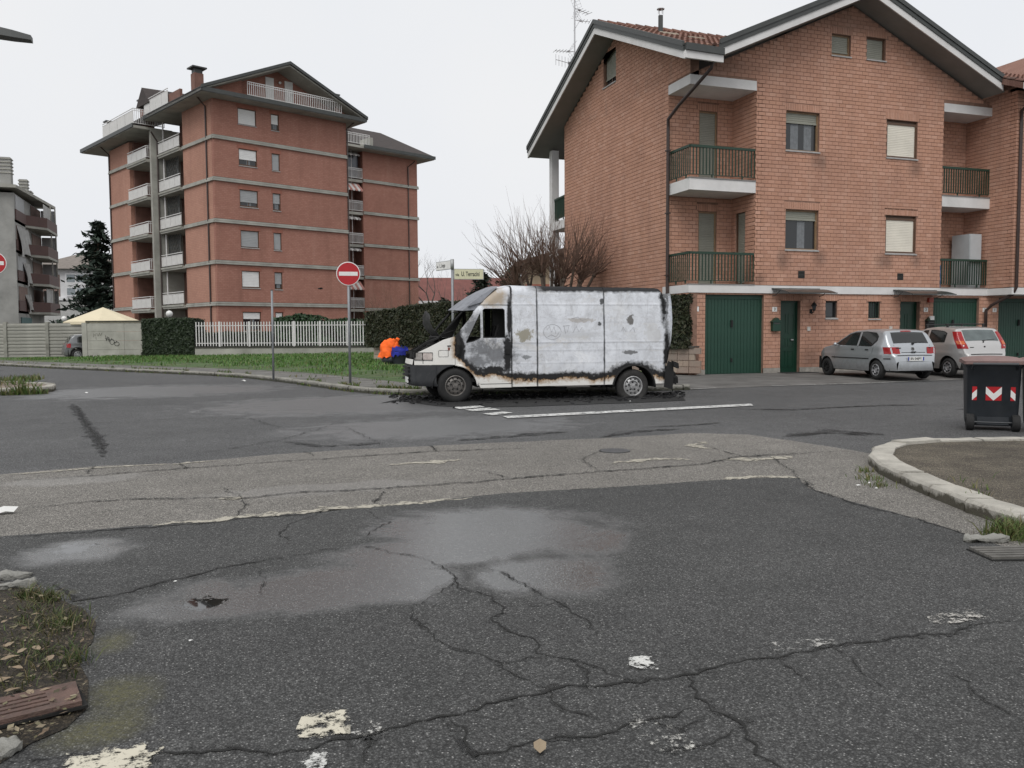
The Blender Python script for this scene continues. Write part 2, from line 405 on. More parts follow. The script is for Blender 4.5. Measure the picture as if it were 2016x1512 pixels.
for uv, w in CR_L: ribbon(G(*uv), w*3.0+.02, jit=.05, z=.0115, mb=mbs, thin=True)
mbs.build('crack_stain', m_stain, road)
mbt_ = MB()
for uv, w in [([(1450, 806), (1560, 807), (1700, 800), (1830, 797)], .22), ([(1540, 860), (1620, 852), (1720, 858)], .40), ([(1610, 846), (1740, 857)], .3), ([(1180, 862), (1260, 850), (1340, 845)], .3), ([(1270, 842), (1380, 836), (1420, 832)], .22), ([(1880, 807), (2000, 802)], .2), ([(140, 795), (170, 835), (195, 870), (205, 900)], .26), ([(560, 870), (640, 880), (760, 872)], .3), ([(900, 868), (1000, 860), (1120, 850)], .35), ([(905, 1138), (900, 1160)], .12), ([(880, 1425), (920, 1480), (960, 1512)], .10)]:
    ribbon(G(*uv), w, jit=.03, z=.0095, mb=mbt_, thin=True, seg=.12)
mbt_.build('tar_smear', worn_paint('tar_smear_film', (.03, .03, .03), .50), road)
mbw = MB()
for uv, w in [([(300, 1036), (480, 1020), (640, 1005), (760, 996), (930, 982)], .10), ([(760, 917), (840, 912), (910, 906)], .10), ([(1200, 913), (1300, 905), (1360, 906)], .10),
              ([(1420, 905), (1500, 906), (1560, 900)], .13), ([(1420, 945), (1500, 940), (1575, 941)], .12), ([(1390, 870), (1360, 878), (1400, 885)], .10),
              ([(0, 938), (150, 925), (350, 914), (440, 906)], .05), ([(430, 985), (480, 980)], .09)]:
    ribbon(G(*uv), w*1.9, jit=.06, z=.0105, mb=mbw, thin=True)
mbw.build('worn_streak', m_worn, road)
def painted(name, quads, m):
    mb = MB()
    for q in quads: mb.add([(p.x, p.y, .0165) for p in G(*q)], [(0, 1, 2, 3)])
    return mb.build(name, m, road)
painted('parking_line', [[(990, 821), (1478, 796), (1483, 800), (1000, 825)]], m_line)
for q in ([(905, 807), (955, 803), (945, 800), (890, 803)], [(930, 811), (985, 808), (965, 804), (915, 808)], [(970, 819), (1010, 814), (990, 812), (950, 816)]):
    painted('zigzag_mark', [q], m_line)
painted('worn_road_mark', [[(575, 1460), (600, 1405), (690, 1405), (690, 1462)]], m_line2)
painted('worn_road_mark', [[(90, 1540), (130, 1490), (328, 1462), (310, 1540)]], m_line2)
painted('worn_road_mark', [[(1810, 1216), (1930, 1198), (1990, 1222), (1840, 1236)]], worn_paint('almost_gone_paint', (.5, .48, .44), .52, .2))
painted('worn_road_mark', [[(1500, 1270), (1640, 1262), (1660, 1275), (1520, 1290)]], worn_paint('almost_gone_paint_b', (.5, .49, .46), .54, .2))
painted('worn_road_mark', [[(1235, 1295), (1290, 1300), (1300, 1325), (1240, 1322)]], m_line3)
painted('worn_road_mark', [[(595, 1485), (650, 1480), (640, 1530), (590, 1530)]], m_line3)
painted('worn_road_mark', [[(670, 1430), (760, 1415), (800, 1450), (690, 1470)]], worn_paint('paint_crumbs', (.6, .59, .55), .58, .2))
painted('worn_road_mark', [[(1180, 1400), (1260, 1390), (1400, 1480), (1330, 1512)]], worn_paint('paint_crumbs_b', (.55, .54, .5), .575, .2))
for (u, v, rx) in [(1210, 888, .19)]:
    mh = thing('manhole_cover', 'dark round manhole cover set in the pale asphalt strip', 'manhole cover', ground(u, v, .004))
    MB().lathe([(0, .006), (rx*.9, .006), (rx, .0085), (rx, .001)], n=28).build('cover', mat('cast_iron_grey', (.06, .06, .062), .6, .3, 8, .8, 70), mh)

# ---- pavement, lawn and kerbs
m_pave = mat('pavement_asphalt', (.14, .135, .125), .9, .35, 1.6, .7, 100, dirt=.7, dscale=1.1, dcol=(.06, .055, .035))
m_soil = mat('lawn_soil', (.055, .095, .028), .95, .5, 2.2, .6, 40, dirt=.8, dscale=.35, dcol=(.10, .085, .045))
def kerb_mat(name, top, foot, zf):
    g = NT(name); v = g.coord(); n1 = g.noise(7, 7, .7, v); n2 = g.noise(2, 5, .6, v); n3 = g.noise(60, 3, .6, v)
    c = g.mix(g.rng(n1, .3, .75), (*top, 1), (*[q*.72 for q in top], 1)); c = g.mix(g.rng(n2, .42, .7, 0, .7), c, (*[q*.45 for q in top], 1)); c = g.mix(g.rng(g.noise(22, 6, .75, v), .55, .7, 0, .6), c, (*[q*.35 for q in top], 1))
    z = g.math('ADD', g.sep(v)[2], g.rng(n1, .25, .75, -.05, .05)); c = g.mix(g.rng(z, zf, zf-.035, 0, .92), c, g.mix(n1, (*foot, 1), (*[q*.5 for q in foot], 1)))
    g.bump(g.math('ADD', n3, g.math('MULTIPLY', n1, 1.5)), .8, .012); g.done(c, .88, 0, .3); return g.mat
m_kerb = kerb_mat('kerb_stone', (.32, .31, .275), (.055, .055, .038), .085)
m_kerbw = kerb_mat('kerb_concrete_pale', (.50, .475, .42), (.07, .062, .042), .085)
KERB = [Vector(p) for p in [(-19.5, 58.5), (-13.5, 50.6), (-9.73, 45.3), (-6.28, 39.65), (-2.34, 34.0), (.47, 29.7), (1.72, 26.1), (2.55, 22.9), (3.15, 20.7), (3.65, 19.65), (4.4, 19.05), (5.76, 18.8), (7.7, 18.4), (9.5, 18.15), (11.0, 18.05)]]
def resample(pts, step):
    out = [pts[0].copy()]; need = step
    for a, b in zip(pts, pts[1:]):
        L = (b-a).length; t = 0
        while L-t >= need-1e-9:
            t += need; out.append(a.lerp(b, t/L)); need = step
        need -= L-t
    out.append(pts[-1].copy()); return out
def smooth_poly(pts, it=2):
    for _ in range(it):
        q = [pts[0]]
        for a, b in zip(pts, pts[1:]): q += [a.lerp(b, .25), a.lerp(b, .75)]
        pts = q+[pts[-1]]
    return pts
KS = smooth_poly(KERB)
def normals(P):
    return [Vector((-(P[min(i+1, len(P)-1)]-P[max(i-1, 0)]).y, (P[min(i+1, len(P)-1)]-P[max(i-1, 0)]).x)).normalized() for i in range(len(P))]
def kerb(name, label, pts, wdt, h, step, m, group=None, side=1, zb=0.):
    root = thing(name, label, 'kerb', (pts[0].x, pts[0].y, zb), 0, group); o = pts[0]
    P = resample(pts, step); rnd = random.Random(len(P))
    for a, b in zip(P, P[1:]):
        t = (b-a); L = t.length
        if L < .15: continue
        t.normalize(); q = Vector((-t.y, t.x))*side; g = .012
        g = .018; a2, b2 = a+t*g-o, b-t*g-o; hh = h+rnd.uniform(-.012, .012); sh = rnd.uniform(-.012, .012); bev = .025
        pr = [(0, -.05), (0, hh-bev), (bev, hh), (wdt, hh), (wdt, -.05)]; mb = MB(); vs = []
        k = 5
        for i in range(k+1):
            p = a2.lerp(b2, i/k)
            for (d, z) in pr:
                jx = mnoise.noise(Vector((p.x*6, p.y*6, z*9)))*.010; w = p+q*(d+sh+jx)
                vs.append((w.x, w.y, z+(mnoise.noise(Vector((p.x*5, p.y*5, d*9+3)))*.009 if z > 0 else 0)))
        n = len(pr); fs = [(i*n+j, i*n+j+1, (i+1)*n+j+1, (i+1)*n+j) for i in range(k) for j in range(n-1)]
        fs += [tuple(range(n))[::-1], tuple(k*n+j for j in range(n))]
        mb.add(vs, fs); mb.build('kerb_stone', m, root, fix=True)
    return root
kerb('kerb', 'long mossy grey stone kerb along the grass verge and pavement', KS, .16, .13, 1.0, m_kerb, side=1)
def kerb_dist(x, y):
    p = Vector((x, y)); best = 1e9
    for a, b in zip(KS, KS[1:]):
        ab = b-a; t = max(0, min(1, (p-a).dot(ab)/ab.length_squared)); best = min(best, (p-a-ab*t).length)
    return best
def lawn_z(x, y): return .125+.20*smooth01(kerb_dist(x, y)/14)
N_ = normals(KS)
mb = MB()
for i, (p, q) in enumerate(zip(KS, N_)):
    for j, d in enumerate((.15, .8, 1.7, 2.6)):
        w = p+q*d; mb.v.append((w.x, w.y, lawn_z(w.x, w.y)-.0 if j else .122))
for i in range(len(KS)-1):
    for j in range(3):
        a = i*4+j; mb.f.append((a, a+4, a+5, a+1)); mb.m.append(0)
mb.build('pavement', m_pave, kind='structure', smooth=True, fix=False)
def lawn_pt(i, t):
    p = KS[i]+N_[i]*1.8
    e = [Vector((-3.0, 51)), Vector((14, 45))]
    # far edge along the fence line
    far = Vector((pw(p.y, [(18, 13.8), (24, 11.5), (30, 8.2), (40, -1), (50, -9), (60, -16)]), pw(p.y, [(18, 23.2), (20, 27), (24, 36), (30, 45.5), (40, 49.5), (50, 53.5), (60, 57)])))
    w = p.lerp(far, t); return Vector((w.x, w.y, lawn_z(w.x, w.y)+.004))
mb = MB(); nk = len(KS)
LAWN = [[lawn_pt(i, j/10) for j in range(11)] for i in range(nk)]
for row in LAWN: mb.v += [tuple(p) for p in row]
for i in range(nk-1):
    for j in range(10):
        a = i*11+j; mb.f.append((a, a+11, a+12, a+1)); mb.m.append(0)
mb.build('lawn', m_soil, kind='structure', smooth=True)

def blades(name, spots, m, parent=None, hmin=.05, hmax=.12, w=.012, kind='stuff', n=1, spread=.0, lean=.5):
    rnd = random.Random(len(spots)); mb = MB()
    for p in spots:
        for _ in range(n):
            x, y = p[0]+rnd.gauss(0, spread), p[1]+rnd.gauss(0, spread); z = p[2]; h = rnd.uniform(hmin, hmax)*(p[3] if len(p) > 3 else 1); a = rnd.uniform(0, 6.283)
            dx, dy = math.cos(a), math.sin(a); lx, ly = rnd.gauss(0, lean)*h, rnd.gauss(0, lean)*h; ww = w*rnd.uniform(.6, 1.3)
            o = len(mb.v)
            mb.v += [(x-dx*ww, y-dy*ww, z-.01), (x+dx*ww, y+dy*ww, z-.01), (x+lx*.4+dx*ww*.7, y+ly*.4+dy*ww*.7, z+h*.6), (x+lx*.4-dx*ww*.7, y+ly*.4-dy*ww*.7, z+h*.6), (x+lx, y+ly, z+h)]
            mb.f += [(o, o+1, o+2, o+3), (o+3, o+2, o+4)]; mb.m += [0, 0]
    return mb.build(name, m, parent, kind=kind)
def leafy(name, cols, rough=.6, trans=.25):
    if name in _mats: return _mats[name]
    g = NT(name); rv = g.n('ShaderNodeNewGeometry').outputs['Random Per Island']
    n1 = g.noise(1.3, 3, .6, g.coord())
    c = g.ramp(g.math('FRACT', g.math('ADD', rv, g.math('MULTIPLY', n1, .3))), [(i/(len(cols)-1), q) for i, q in enumerate(cols)])
    g.done(c, rough, 0, .3); _mats[name] = g.mat; return g.mat
m_grass = leafy('grass_blades', [(.05, .12, .025), (.085, .18, .04), (.115, .20, .05), (.06, .14, .03), (.17, .17, .07)])
m_weed = leafy('weed_blades', [(.05, .10, .02), (.08, .14, .03), (.16, .15, .06), (.05, .08, .02), (.22, .17, .09)]); m_weedd = leafy('verge_weeds', [(.035, .06, .014), (.05, .09, .02), (.09, .08, .035), (.03, .045, .014), (.15, .115, .06), (.06, .10, .02)])
rnd = random.Random(3); sp = []
for _ in range(52000):
    i = rnd.random()*(nk-1.001); t = rnd.random()**.8
    r0, r1 = LAWN[int(i)], LAWN[int(i)+1]; j = t*9.999; k = int(j); p = r0[k].lerp(r0[k+1], j-k).lerp(r1[k].lerp(r1[k+1], j-k), i-int(i))
    if p.y > 51 or (p.x > 6.2 and p.y < 34 and mnoise.noise(p*.8) < .25): continue
    kd = kerb_dist(p.x, p.y); dens = mnoise.noise(Vector((p.x*.5, p.y*.5, 0)))
    if kd < 4.2 and dens+rnd.uniform(-.3, .3) < (4.2-kd)*.16: continue
    sp.append((p.x, p.y, p.z, 1.0+.5*dens))
blades('grass', sp, m_grass, hmin=.05, hmax=.13, w=.022)
sp = []
for _ in range(5200):
    i = rnd.randrange(nk-1); t = rnd.random(); p = KS[i].lerp(KS[i+1], t); q = N_[i]; d = rnd.choice((-.05, .18, .2, .22, rnd.uniform(.2, 2.8), rnd.uniform(1.6, 3.4)))
    w = p+q*d
    if w.x > 7.5 or mnoise.noise(Vector((w.x*.9, w.y*.9, 4))) < .05: continue
    sp.append((w.x, w.y, lawn_z(w.x, w.y) if d > 0 else 0, 1))
blades('grass', sp, m_weed, hmin=.03, hmax=.11, w=.014)

# ---- forecourt of the houses (a low ramp up from the road)
fe = [ground(u, v, .02) for u, v in ((1300, 768), (1409, 763.6), (1520, 759), (1700, 754), (1893, 746), (2120, 738))]
mb = MB(); A = [(p.x, p.y, .006) for p in fe]+[(40, 18.6, .006)]; B = [(10.2, 19.2, .06)]+[(p.x, p.y+.9, .05) for p in fe[1:]]+[(40, 19.5, .05)]; D = [(12.5, 23.4, .065)]+[(p.x, 23.6, .065) for p in fe[1:]]+[(40, 23.6, .065)]
for row in (A, B, D): mb.v += row
k = len(A)
for r_ in range(2):
    for i in range(k-1): mb.f.append((r_*k+i, r_*k+i+1, (r_+1)*k+i+1, (r_+1)*k+i)); mb.m.append(0)
mb.build('forecourt', m_fore, kind='structure')
ribbon([p for p in fe[2:]]+[Vector((40, 18.6, 0))], .09, jit=.02, z=.016).build('edge_line', m_line, road)
ribbon([fe[0], fe[1]], .12, jit=.03, z=.02).build('edge_line', m_line, road)

# ---- right-hand island with its broad pale kerb
ISL = smooth_poly([Vector((p.x, p.y)) for p in G((2420, 1120), (2100, 1072), (1925, 1020), (1800, 968), (1712, 925), (1706, 903), (1740, 888), (1800, 880))]+[Vector((10.2, 7.6)), Vector((13.5, 6.9)), Vector((20, 5.6))], 2)
kerb('kerb', 'broad pale curved concrete kerb of the traffic island beside the bins', ISL, .235, .12, .62, m_kerbw, side=-1)
IN = [p-q*.24 for p, q in zip(ISL, normals(ISL))]
m_isl = asphalt('island_soil_gravel', (.10, .082, .06), (.27, .232, .172), (.48, .44, .37), .92, ())
ip = [(p.x, p.y) for p in IN]+[(20, -2), (9, 0)]
sheet('island', [Vector((x, y, 0)) for x, y in ip], .095, m_isl, kind='structure', cut=0)
sp = []
rnd = random.Random(11)
for u, v, n, s in ((1702, 930, 55, .05), (1712, 945, 60, .06), (1730, 958, 50, .07), (1990, 1060, 220, .07), (2012, 1052, 160, .08), (1960, 1055, 60, .06), (1905, 970, 12, .12), (1925, 985, 12, .06), (1930, 1000, 14, .05)):
    p = ground(u, v)
    for _ in range(n):
        x, y = p.x+rnd.gauss(0, s), p.y+rnd.gauss(0, s); sp.append((x, y, .1 if (u, v) in ((1905, 970), (1925, 985), (1930, 1000)) else .01, 1.2 if u > 1950 else .6))
blades('weeds', sp, m_weed, hmin=.03, hmax=.12, w=.005, lean=.7)

# ---- left-hand island tip across the road
TIP = smooth_poly([Vector((-9, 22.5)), Vector((-5.6, 23.3)), Vector((-4.3, 23.6)), Vector((-3.85, 24.6)), Vector((-4.6, 26.0)), Vector((-6.2, 27.6)), Vector((-12, 32))], 2)
kerb('kerb', 'pale kerb round the tip of the grassy island by the road', TIP, .2, .16, .9, m_kerbw, side=1)
tp = [p+q*.18 for p, q in zip(TIP, normals(TIP))]
sheet('island', [Vector((p.x, p.y, 0)) for p in tp]+[Vector((-16, 30, 0)), Vector((-14, 24, 0))], .14, mat('island_paving', (.19, .15, .12), .9, .3, 4, .6, 60), kind='structure', cut=0)
sp = []
for _ in range(1600):
    x, y = rnd.uniform(-9, -4.7), rnd.uniform(25, 28.4)
    if y > 24.3+(x+4)*-.9 or x+y*.0 > -4.6: pass
    sp.append((x, y, .15, 1.5))
for _ in range(420):
    t = rnd.random(); sp.append((lerp(-7.5, -4.0, t), lerp(22.75, 23.4, t)+rnd.uniform(-.1, .0), .0, 1.3))
for _ in range(120): sp.append((-4.45+rnd.gauss(0, .2), 23.3+rnd.gauss(0, .06), .0, 3.0))
blades('weeds', [s for s in sp if not (s[2] > .1 and (s[0] > -4.9 or (s[1] > 28.6)))], m_weed, hmin=.05, hmax=.13, w=.015)

# ---- bottom-left verge: earth, moss, weeds, leaves, drain
vp = G((-420, 1135), (0, 1150), (60, 1165), (120, 1185), (165, 1205), (190, 1230), (182, 1270), (150, 1300), (175, 1345), (172, 1400), (130, 1440), (60, 1470), (-30, 1530))+[Vector((-4, 2.4, 0))]
m_earth = asphalt('verge_earth', (.045, .036, .024), (.085, .066, .042), (.16, .13, .09), .93, (), scale=.8)
mb = MB(); cx, cy = -1.35, 4.6
vv = [Vector((p.x, p.y)) for p in vp]
def earth(uu, w):
    n = len(vv); f = uu*n; i = int(f) % n; p = vv[i].lerp(vv[(i+1) % n], f-int(f)); q = Vector((cx, cy)).lerp(p, w)
    z = .013+(1-w)*.06+mnoise.noise(Vector((q.x*6, q.y*6, 0)))*.022*(1-w*w); return (q.x, q.y, max(.0125, z))
mb.grid(lambda a, b: earth(a, 1-b*.98), 90, 12).build('verge', m_earth, kind='structure', smooth=True)
sp = []
for u, v, n, s in ((60, 1180, 160, .05), (90, 1190, 150, .04), (90, 1235, 260, .09), (40, 1270, 160, .1), (70, 1300, 170, .08), (130, 1240, 120, .06), (20, 1330, 100, .07), (110, 1330, 90, .06), (60, 1215, 90, .06), (150, 1305, 60, .03), (30, 1370, 60, .05)):
    p = ground(u, v)
    for _ in range(n): sp.append((p.x+rnd.gauss(0, s), p.y+rnd.gauss(0, s), .02, 1))
blades('weeds', sp, m_weedd, hmin=.02, hmax=.065, w=.003, lean=.9)
m_dleaf = leafy('dead_leaf', [(.33, .26, .16), (.17, .11, .07), (.42, .36, .25), (.11, .075, .05)])
m_litter = mat('litter_white', (.68, .68, .66), .7, .1, 5)
def leaf(u, v, size, ang, m=None, z=.03):
    p = ground(u, v); mb = MB(); a, b = math.cos(ang), math.sin(ang)
    pr = [(-1, 0, .1), (-.45, .42, .3), (.2, .45, .45), (1, 0, .2), (.2, -.45, .5), (-.45, -.42, .2), (0, 0, .12)]
    mb.add([(p.x+(x*a-y*b)*size, p.y+(x*b+y*a)*size, z+h*size*.5) for x, y, h in pr], [(6, i, (i+1) % 6) for i in range(6)])
    return mb.build('fallen_leaf', m or m_dleaf)
mb = MB(); rnd = random.Random(77); cols_ = leafy('verge_bits', [(.16, .115, .07), (.07, .05, .035), (.30, .25, .17), (.11, .10, .05), (.04, .03, .022), (.20, .14, .09)])
for _ in range(900):
    u, v = rnd.uniform(-60, 178), rnd.uniform(1165, 1475)
    if u > pw(v, [(1165, 70), (1230, 185), (1300, 150), (1345, 172), (1400, 168), (1475, 80)]): continue
    p = ground(u, v); s_ = rnd.uniform(.004, .02); a = rnd.uniform(0, 6.3); d = Vector((math.cos(a), math.sin(a), rnd.uniform(-.3, .3))); q = Vector((-d.y, d.x, rnd.uniform(-.4, .4))); k = rnd.choice((.12, .5, .6, .08)); c = Vector((p.x, p.y, .03+rnd.uniform(0, .035)))
    mb.add([c-d*s_, c+q*s_*k, c+d*s_, c-q*s_*k], [(0, 1, 2, 3)])
mb.build('leaf_litter', cols_, kind='stuff')
ls = [(5, 1362, .045, .6, 'large tan dead leaf lying beside the drain grate'), (1063, 1481, .05, 1.2, 'single brown leaf lying alone on the dark asphalt')]
for u, v, s, a, lb in ls: tag(leaf(u, v, s, a, z=.045 if u < 200 else .02), lb, 'leaf')
for u, v, s, a in ((25, 1385, .03, .2), (60, 1390, .03, 2), (45, 1305, .03, 1), (72, 1300, .035, 2.2), (20, 1320, .04, .3), (100, 1320, .035, 1.4), (70, 1230, .02, 0), (10, 1245, .022, 1), (35, 1340, .03, 2.6), (135, 1405, .02, .4), (20, 1292, .03, 1.1), (90, 1385, .025, .4)):
    tag(leaf(u, v, s, a, z=.055), 'small dry leaf among the weeds of the earth verge', 'leaf', 'dry leaves on the earth verge')
def scrap(u, v, s, label, group=None, z=.016, m=None):
    p = ground(u, v); r_ = random.Random(int(u*7+v)); mb = MB(); k = 9
    vs = [(p.x+s*math.cos(i*6.283/k)*r_.uniform(.5, 1.1), p.y+s*.6*math.sin(i*6.283/k)*r_.uniform(.5, 1.1), z+r_.uniform(0, s*.5)) for i in range(k)]+[(p.x, p.y, z+s*.55)]
    mb.add(vs, [(k, i, (i+1) % k) for i in range(k)]); return tag(mb.build('paper_scrap', m or m_litter), label, 'litter', group)
scrap(8, 1013, .10, 'crumpled white paper scrap lying on the pale asphalt strip')
for u, v, s in ((135, 1362, .03), (345, 1150, .012), (1240, 792, .03), (170, 775, .05), (480, 752, .10), (375, 1268, .012)): scrap(u, v, s, 'small white litter scrap lying on the road', 'white litter scraps on the road')
for u, v, s in ((1690, 960, .03), (1712, 955, .025), (1725, 965, .02)): scrap(u, v, s, 'small white litter scrap at the foot of the pale curved kerb', 'white litter scraps by the island kerb')
# drain grate with slots
m_rust = mat('rusty_iron', (.115, .07, .056), .8, .35, 9, .7, 90, dirt=.75, dscale=6)
g0 = ground(62, 1408); ge = (ground(150, 1372)-ground(10, 1405)).normalized(); gn = Vector((-ge.y, ge.x, 0))
dr = thing('drain_grate', 'rusty red-brown iron drain grate in the earth verge', 'drain grate', (g0.x, g0.y, .045), math.atan2(ge.y, ge.x)); dr.scale = (.8, .7, .6)
holes = [[(-.19, y-.011), (.07, y-.011), (.07, y+.011), (-.19, y+.011)] for y in (-.10, -.045, .01, .065)]
MB().plate([(-.23, -.17), (.2, -.17), (.215, .15), (-.23, .16)], holes, (0, 0, .02), (1, 0, 0), (0, 1, 0), .03).build('grate', m_rust, dr)
MB().box(-.235, .225, -.18, .165, -.03, -.012).build('sump', m_crack, dr)
# broken kerb stones lying in the verge and by the island
m_kpiece = kerb_mat('broken_kerb_stone', (.30, .295, .27), (.05, .048, .035), .03)
def stone(u, v, L, Wd, H, ang, label, z=.0):
    p = ground(u, v); o = thing('kerb_stone', label, 'stone', (p.x, p.y, z), ang); mb = MB(); k = int(u+v)
    def f(a, b):   # rounded, broken lump: a along, b round the section
        t = 2*a-1; an = b*6.283; s_ = (1-abs(t)**6)**.35; cx, cz = math.cos(an), math.sin(an); e = .28
        w = Vector((t*L, Wd*s_*math.copysign(abs(cx)**e, cx), H*.5+H*.5*s_*math.copysign(abs(cz)**e, cz))); nz = mnoise.noise(w*14+Vector((k, 0, 0)))*.018+mnoise.noise(w*40+Vector((0, k, 0)))*.012
        return w+Vector((nz*.6, nz, nz))
    mb.grid(f, 14, 14).build('block', m_kpiece, o); return o
stone(2, 1143, .17, .045, .04, .25, 'broken grey kerb stone half buried at the grassy verge'); stone(18, 1163, .15, .04, .045, .3, 'long grey kerb fragment lying beside the weeds')
stone(8, 1490, .055, .04, .03, .5, 'small grey stone slab beside the drain grate', .01)
stone(1942, 1068, .16, .045, .05, -.35, 'loose white stone lying by the weeds at the curved kerb')
g1 = ground(2005, 1095)
d2 = thing('drain_grate', 'grey slotted gutter grate at the foot of the curved kerb', 'drain grate', (g1.x, g1.y, .012), -.3)
for i in range(5): MB().box(-.25, .25, -.12+i*.055, -.085+i*.055, 0, .02).build('bar', mat('grate_grey', (.11, .105, .095), .7, .3, 9), d2)
MB().box(-.26, .26, -.14, .15, -.01, .004).build('sump', m_crack, d2)
# charred debris under the van
m_char = mat('charred_debris', (.012, .012, .013), .9, .5, 12, 1., 60)
rnd = random.Random(5); mb = MB()
for _ in range(750):
    u = rnd.uniform(770, 1345); v = 783+rnd.gauss(0, 5.5)-(u-770)*.006 if u < 1250 else 779+rnd.gauss(0, 3)
    p = ground(u, max(772, v)); s = rnd.uniform(.015, .07); h = rnd.uniform(.004, .035); a = rnd.uniform(0, 3.1)
    mb.obox((p.x, p.y, h/2+.01), (math.cos(a)*s, math.sin(a)*s, rnd.uniform(-.01, .01)), (-math.sin(a)*s*.5, math.cos(a)*s*.5, 0), (0, 0, h/2))
mb.build('charred_debris', m_char, kind='stuff')
soot = G((745, 795), (790, 790), (860, 800), (930, 803), (1060, 800), (1240, 794), (1350, 789), (1345, 782), (1200, 776), (900, 776), (820, 778))
sheet('soot_stain', soot, .0085, worn_paint('soot_film', (.014, .014, .014), .40), road)
# ================================================================== BRICK HOUSE ON THE RIGHT
def brick_mat(name, cols, grime=.35, stains_and_shade=()):
    g = NT(name); v = g.coord(); geo = g.n('ShaderNodeNewGeometry').outputs['Random Per Island']; oi = g.n('ShaderNodeObjectInfo').outputs['Random']
    rv = g.math('FRACT', g.math('ADD', geo, oi))
    c = g.ramp(rv, [(i/(len(cols)-1), q) for i, q in enumerate(cols)])
    pos = g.n('ShaderNodeNewGeometry').outputs['Position']
    n1 = g.noise(.55, 6, .7, pos, .4); n2 = g.noise(30, 4, .6, v)
    c = g.mix(g.rng(n1, .45, .75, 0, grime), c, (.27, .15, .115, 1))
    mp = g.n('ShaderNodeMapping'); mp.inputs['Scale'].default_value = (1.6, 1.6, .14); g.l(pos, mp.inputs[0]); n4 = g.noise(1.0, 6, .7, mp.outputs[0])
    c = g.mix(g.rng(n4, .50, .70, 0, .36), c, (.20, .115, .085, 1)); c = g.mix(g.rng(n4, .44, .30, 0, .22), c, (.58, .42, .33, 1))
    c = g.mix(g.rng(n2, .3, .7, 0, .16), c, (.62, .40, .31, 1)); g.bump(n2, .25, .006)
    for (cx, cz, rx, rz) in stains_and_shade:   # grime washed down from sill ends, vents and slabs; shade painted under the eaves
        px, _, pz = g.sep(pos); dx = g.math('MULTIPLY', g.math('SUBTRACT', px, cx), 1/rx); dz = g.math('MULTIPLY', g.math('SUBTRACT', pz, cz), 1/rz)
        d = g.math('ADD', g.math('SQRT', g.math('ADD', g.math('MULTIPLY', dx, dx), g.math('MULTIPLY', dz, dz))), g.rng(n4, .3, .7, -.4, .4)); c = g.mix(g.rng(d, 1.2, .2, 0, .5), c, (.085, .06, .05, 1))
    g.done(c, .85, 0, .25); return g.mat
m_brick = brick_mat('salmon_brick', [(.435, .232, .158), (.485, .265, .185), (.455, .247, .17), (.51, .285, .205), (.47, .255, .178), (.54, .315, .232), (.445, .235, .162)], .45, ((17.45, 3.75, .3, .35), (18.85, 3.85, .3, .3), (21.6, 3.8, .35, .3), (22.95, 3.85, .25, .3), (18.8, 7.0, .3, .3), (22.85, 7.0, .3, .35), (16.55, 3.1, .3, .25), (20.1, 11.5, 1.6, .5), (18.6, .5, .6, .6), (15.2, 9.7, 1.2, .4)))
m_mortar = mat('brick_mortar', (.235, .14, .102), .95, .25, 6, .5, 80)
m_white = mat('white_render', (.66, .65, .64), .8, .08, 1.5, .2, 60, dirt=.25, dscale=.9, dcol=(.34, .32, .28))
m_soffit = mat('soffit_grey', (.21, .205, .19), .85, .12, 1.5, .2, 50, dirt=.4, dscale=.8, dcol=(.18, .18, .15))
m_dmetal = mat('dark_flashing', (.050, .054, .052), .5, .2, 3, .1, 40)
m_bpipe = mat('brown_pipe', (.045, .028, .024), .45, .2, 3)
m_green = mat('green_paint', (.013, .052, .034), .5, .18, 2.5, .1, 60, dirt=.3, dscale=1.2, dcol=(.02, .05, .035))
m_greendk = mat('green_door_paint', (.006, .038, .022), .4, .15, 2.5)
m_rail = mat('green_rail_paint', (.014, .042, .026), .5, .15, 4)
m_tan = mat('tan_wood_frame', (.24, .155, .085), .55, .2, 8)
m_brown = mat('brown_wood_frame', (.095, .05, .028), .5, .2, 8)
m_shut = mat('cream_shutter', (.72, .68, .59), .55, .06, 2)
m_shutg = mat('grey_green_shutter', (.25, .25, .21), .6, .1, 2)
m_shutw = mat('white_shutter', (.70, .70, .69), .55, .06, 2)
m_shutgr = mat('grey_shutter', (.33, .34, .345), .55, .08, 2)
m_sill = mat('sill_stone', (.38, .37, .36), .7, .15, 5)
def glass_mat(name, col=(.02, .022, .024), rough=.06):
    g = NT(name); g.done((*col, 1), rough, 0, .6); return g.mat
m_glass = glass_mat('window_glass_dark'); m_glassw = glass_mat('window_glass_clear', (.05, .055, .06), .05)
m_curt = mat('net_curtain', (.17, .18, .19), .9, .2, 12)
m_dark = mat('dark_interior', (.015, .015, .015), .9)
m_tile = brick_mat('roof_tile_clay', [(.115, .052, .04), (.16, .075, .055), (.09, .045, .038), (.19, .09, .065), (.12, .06, .05), (.07, .045, .04)], .6)
m_tilepatch = mat('mortar_patch', (.38, .34, .27), .9, .2, 6)

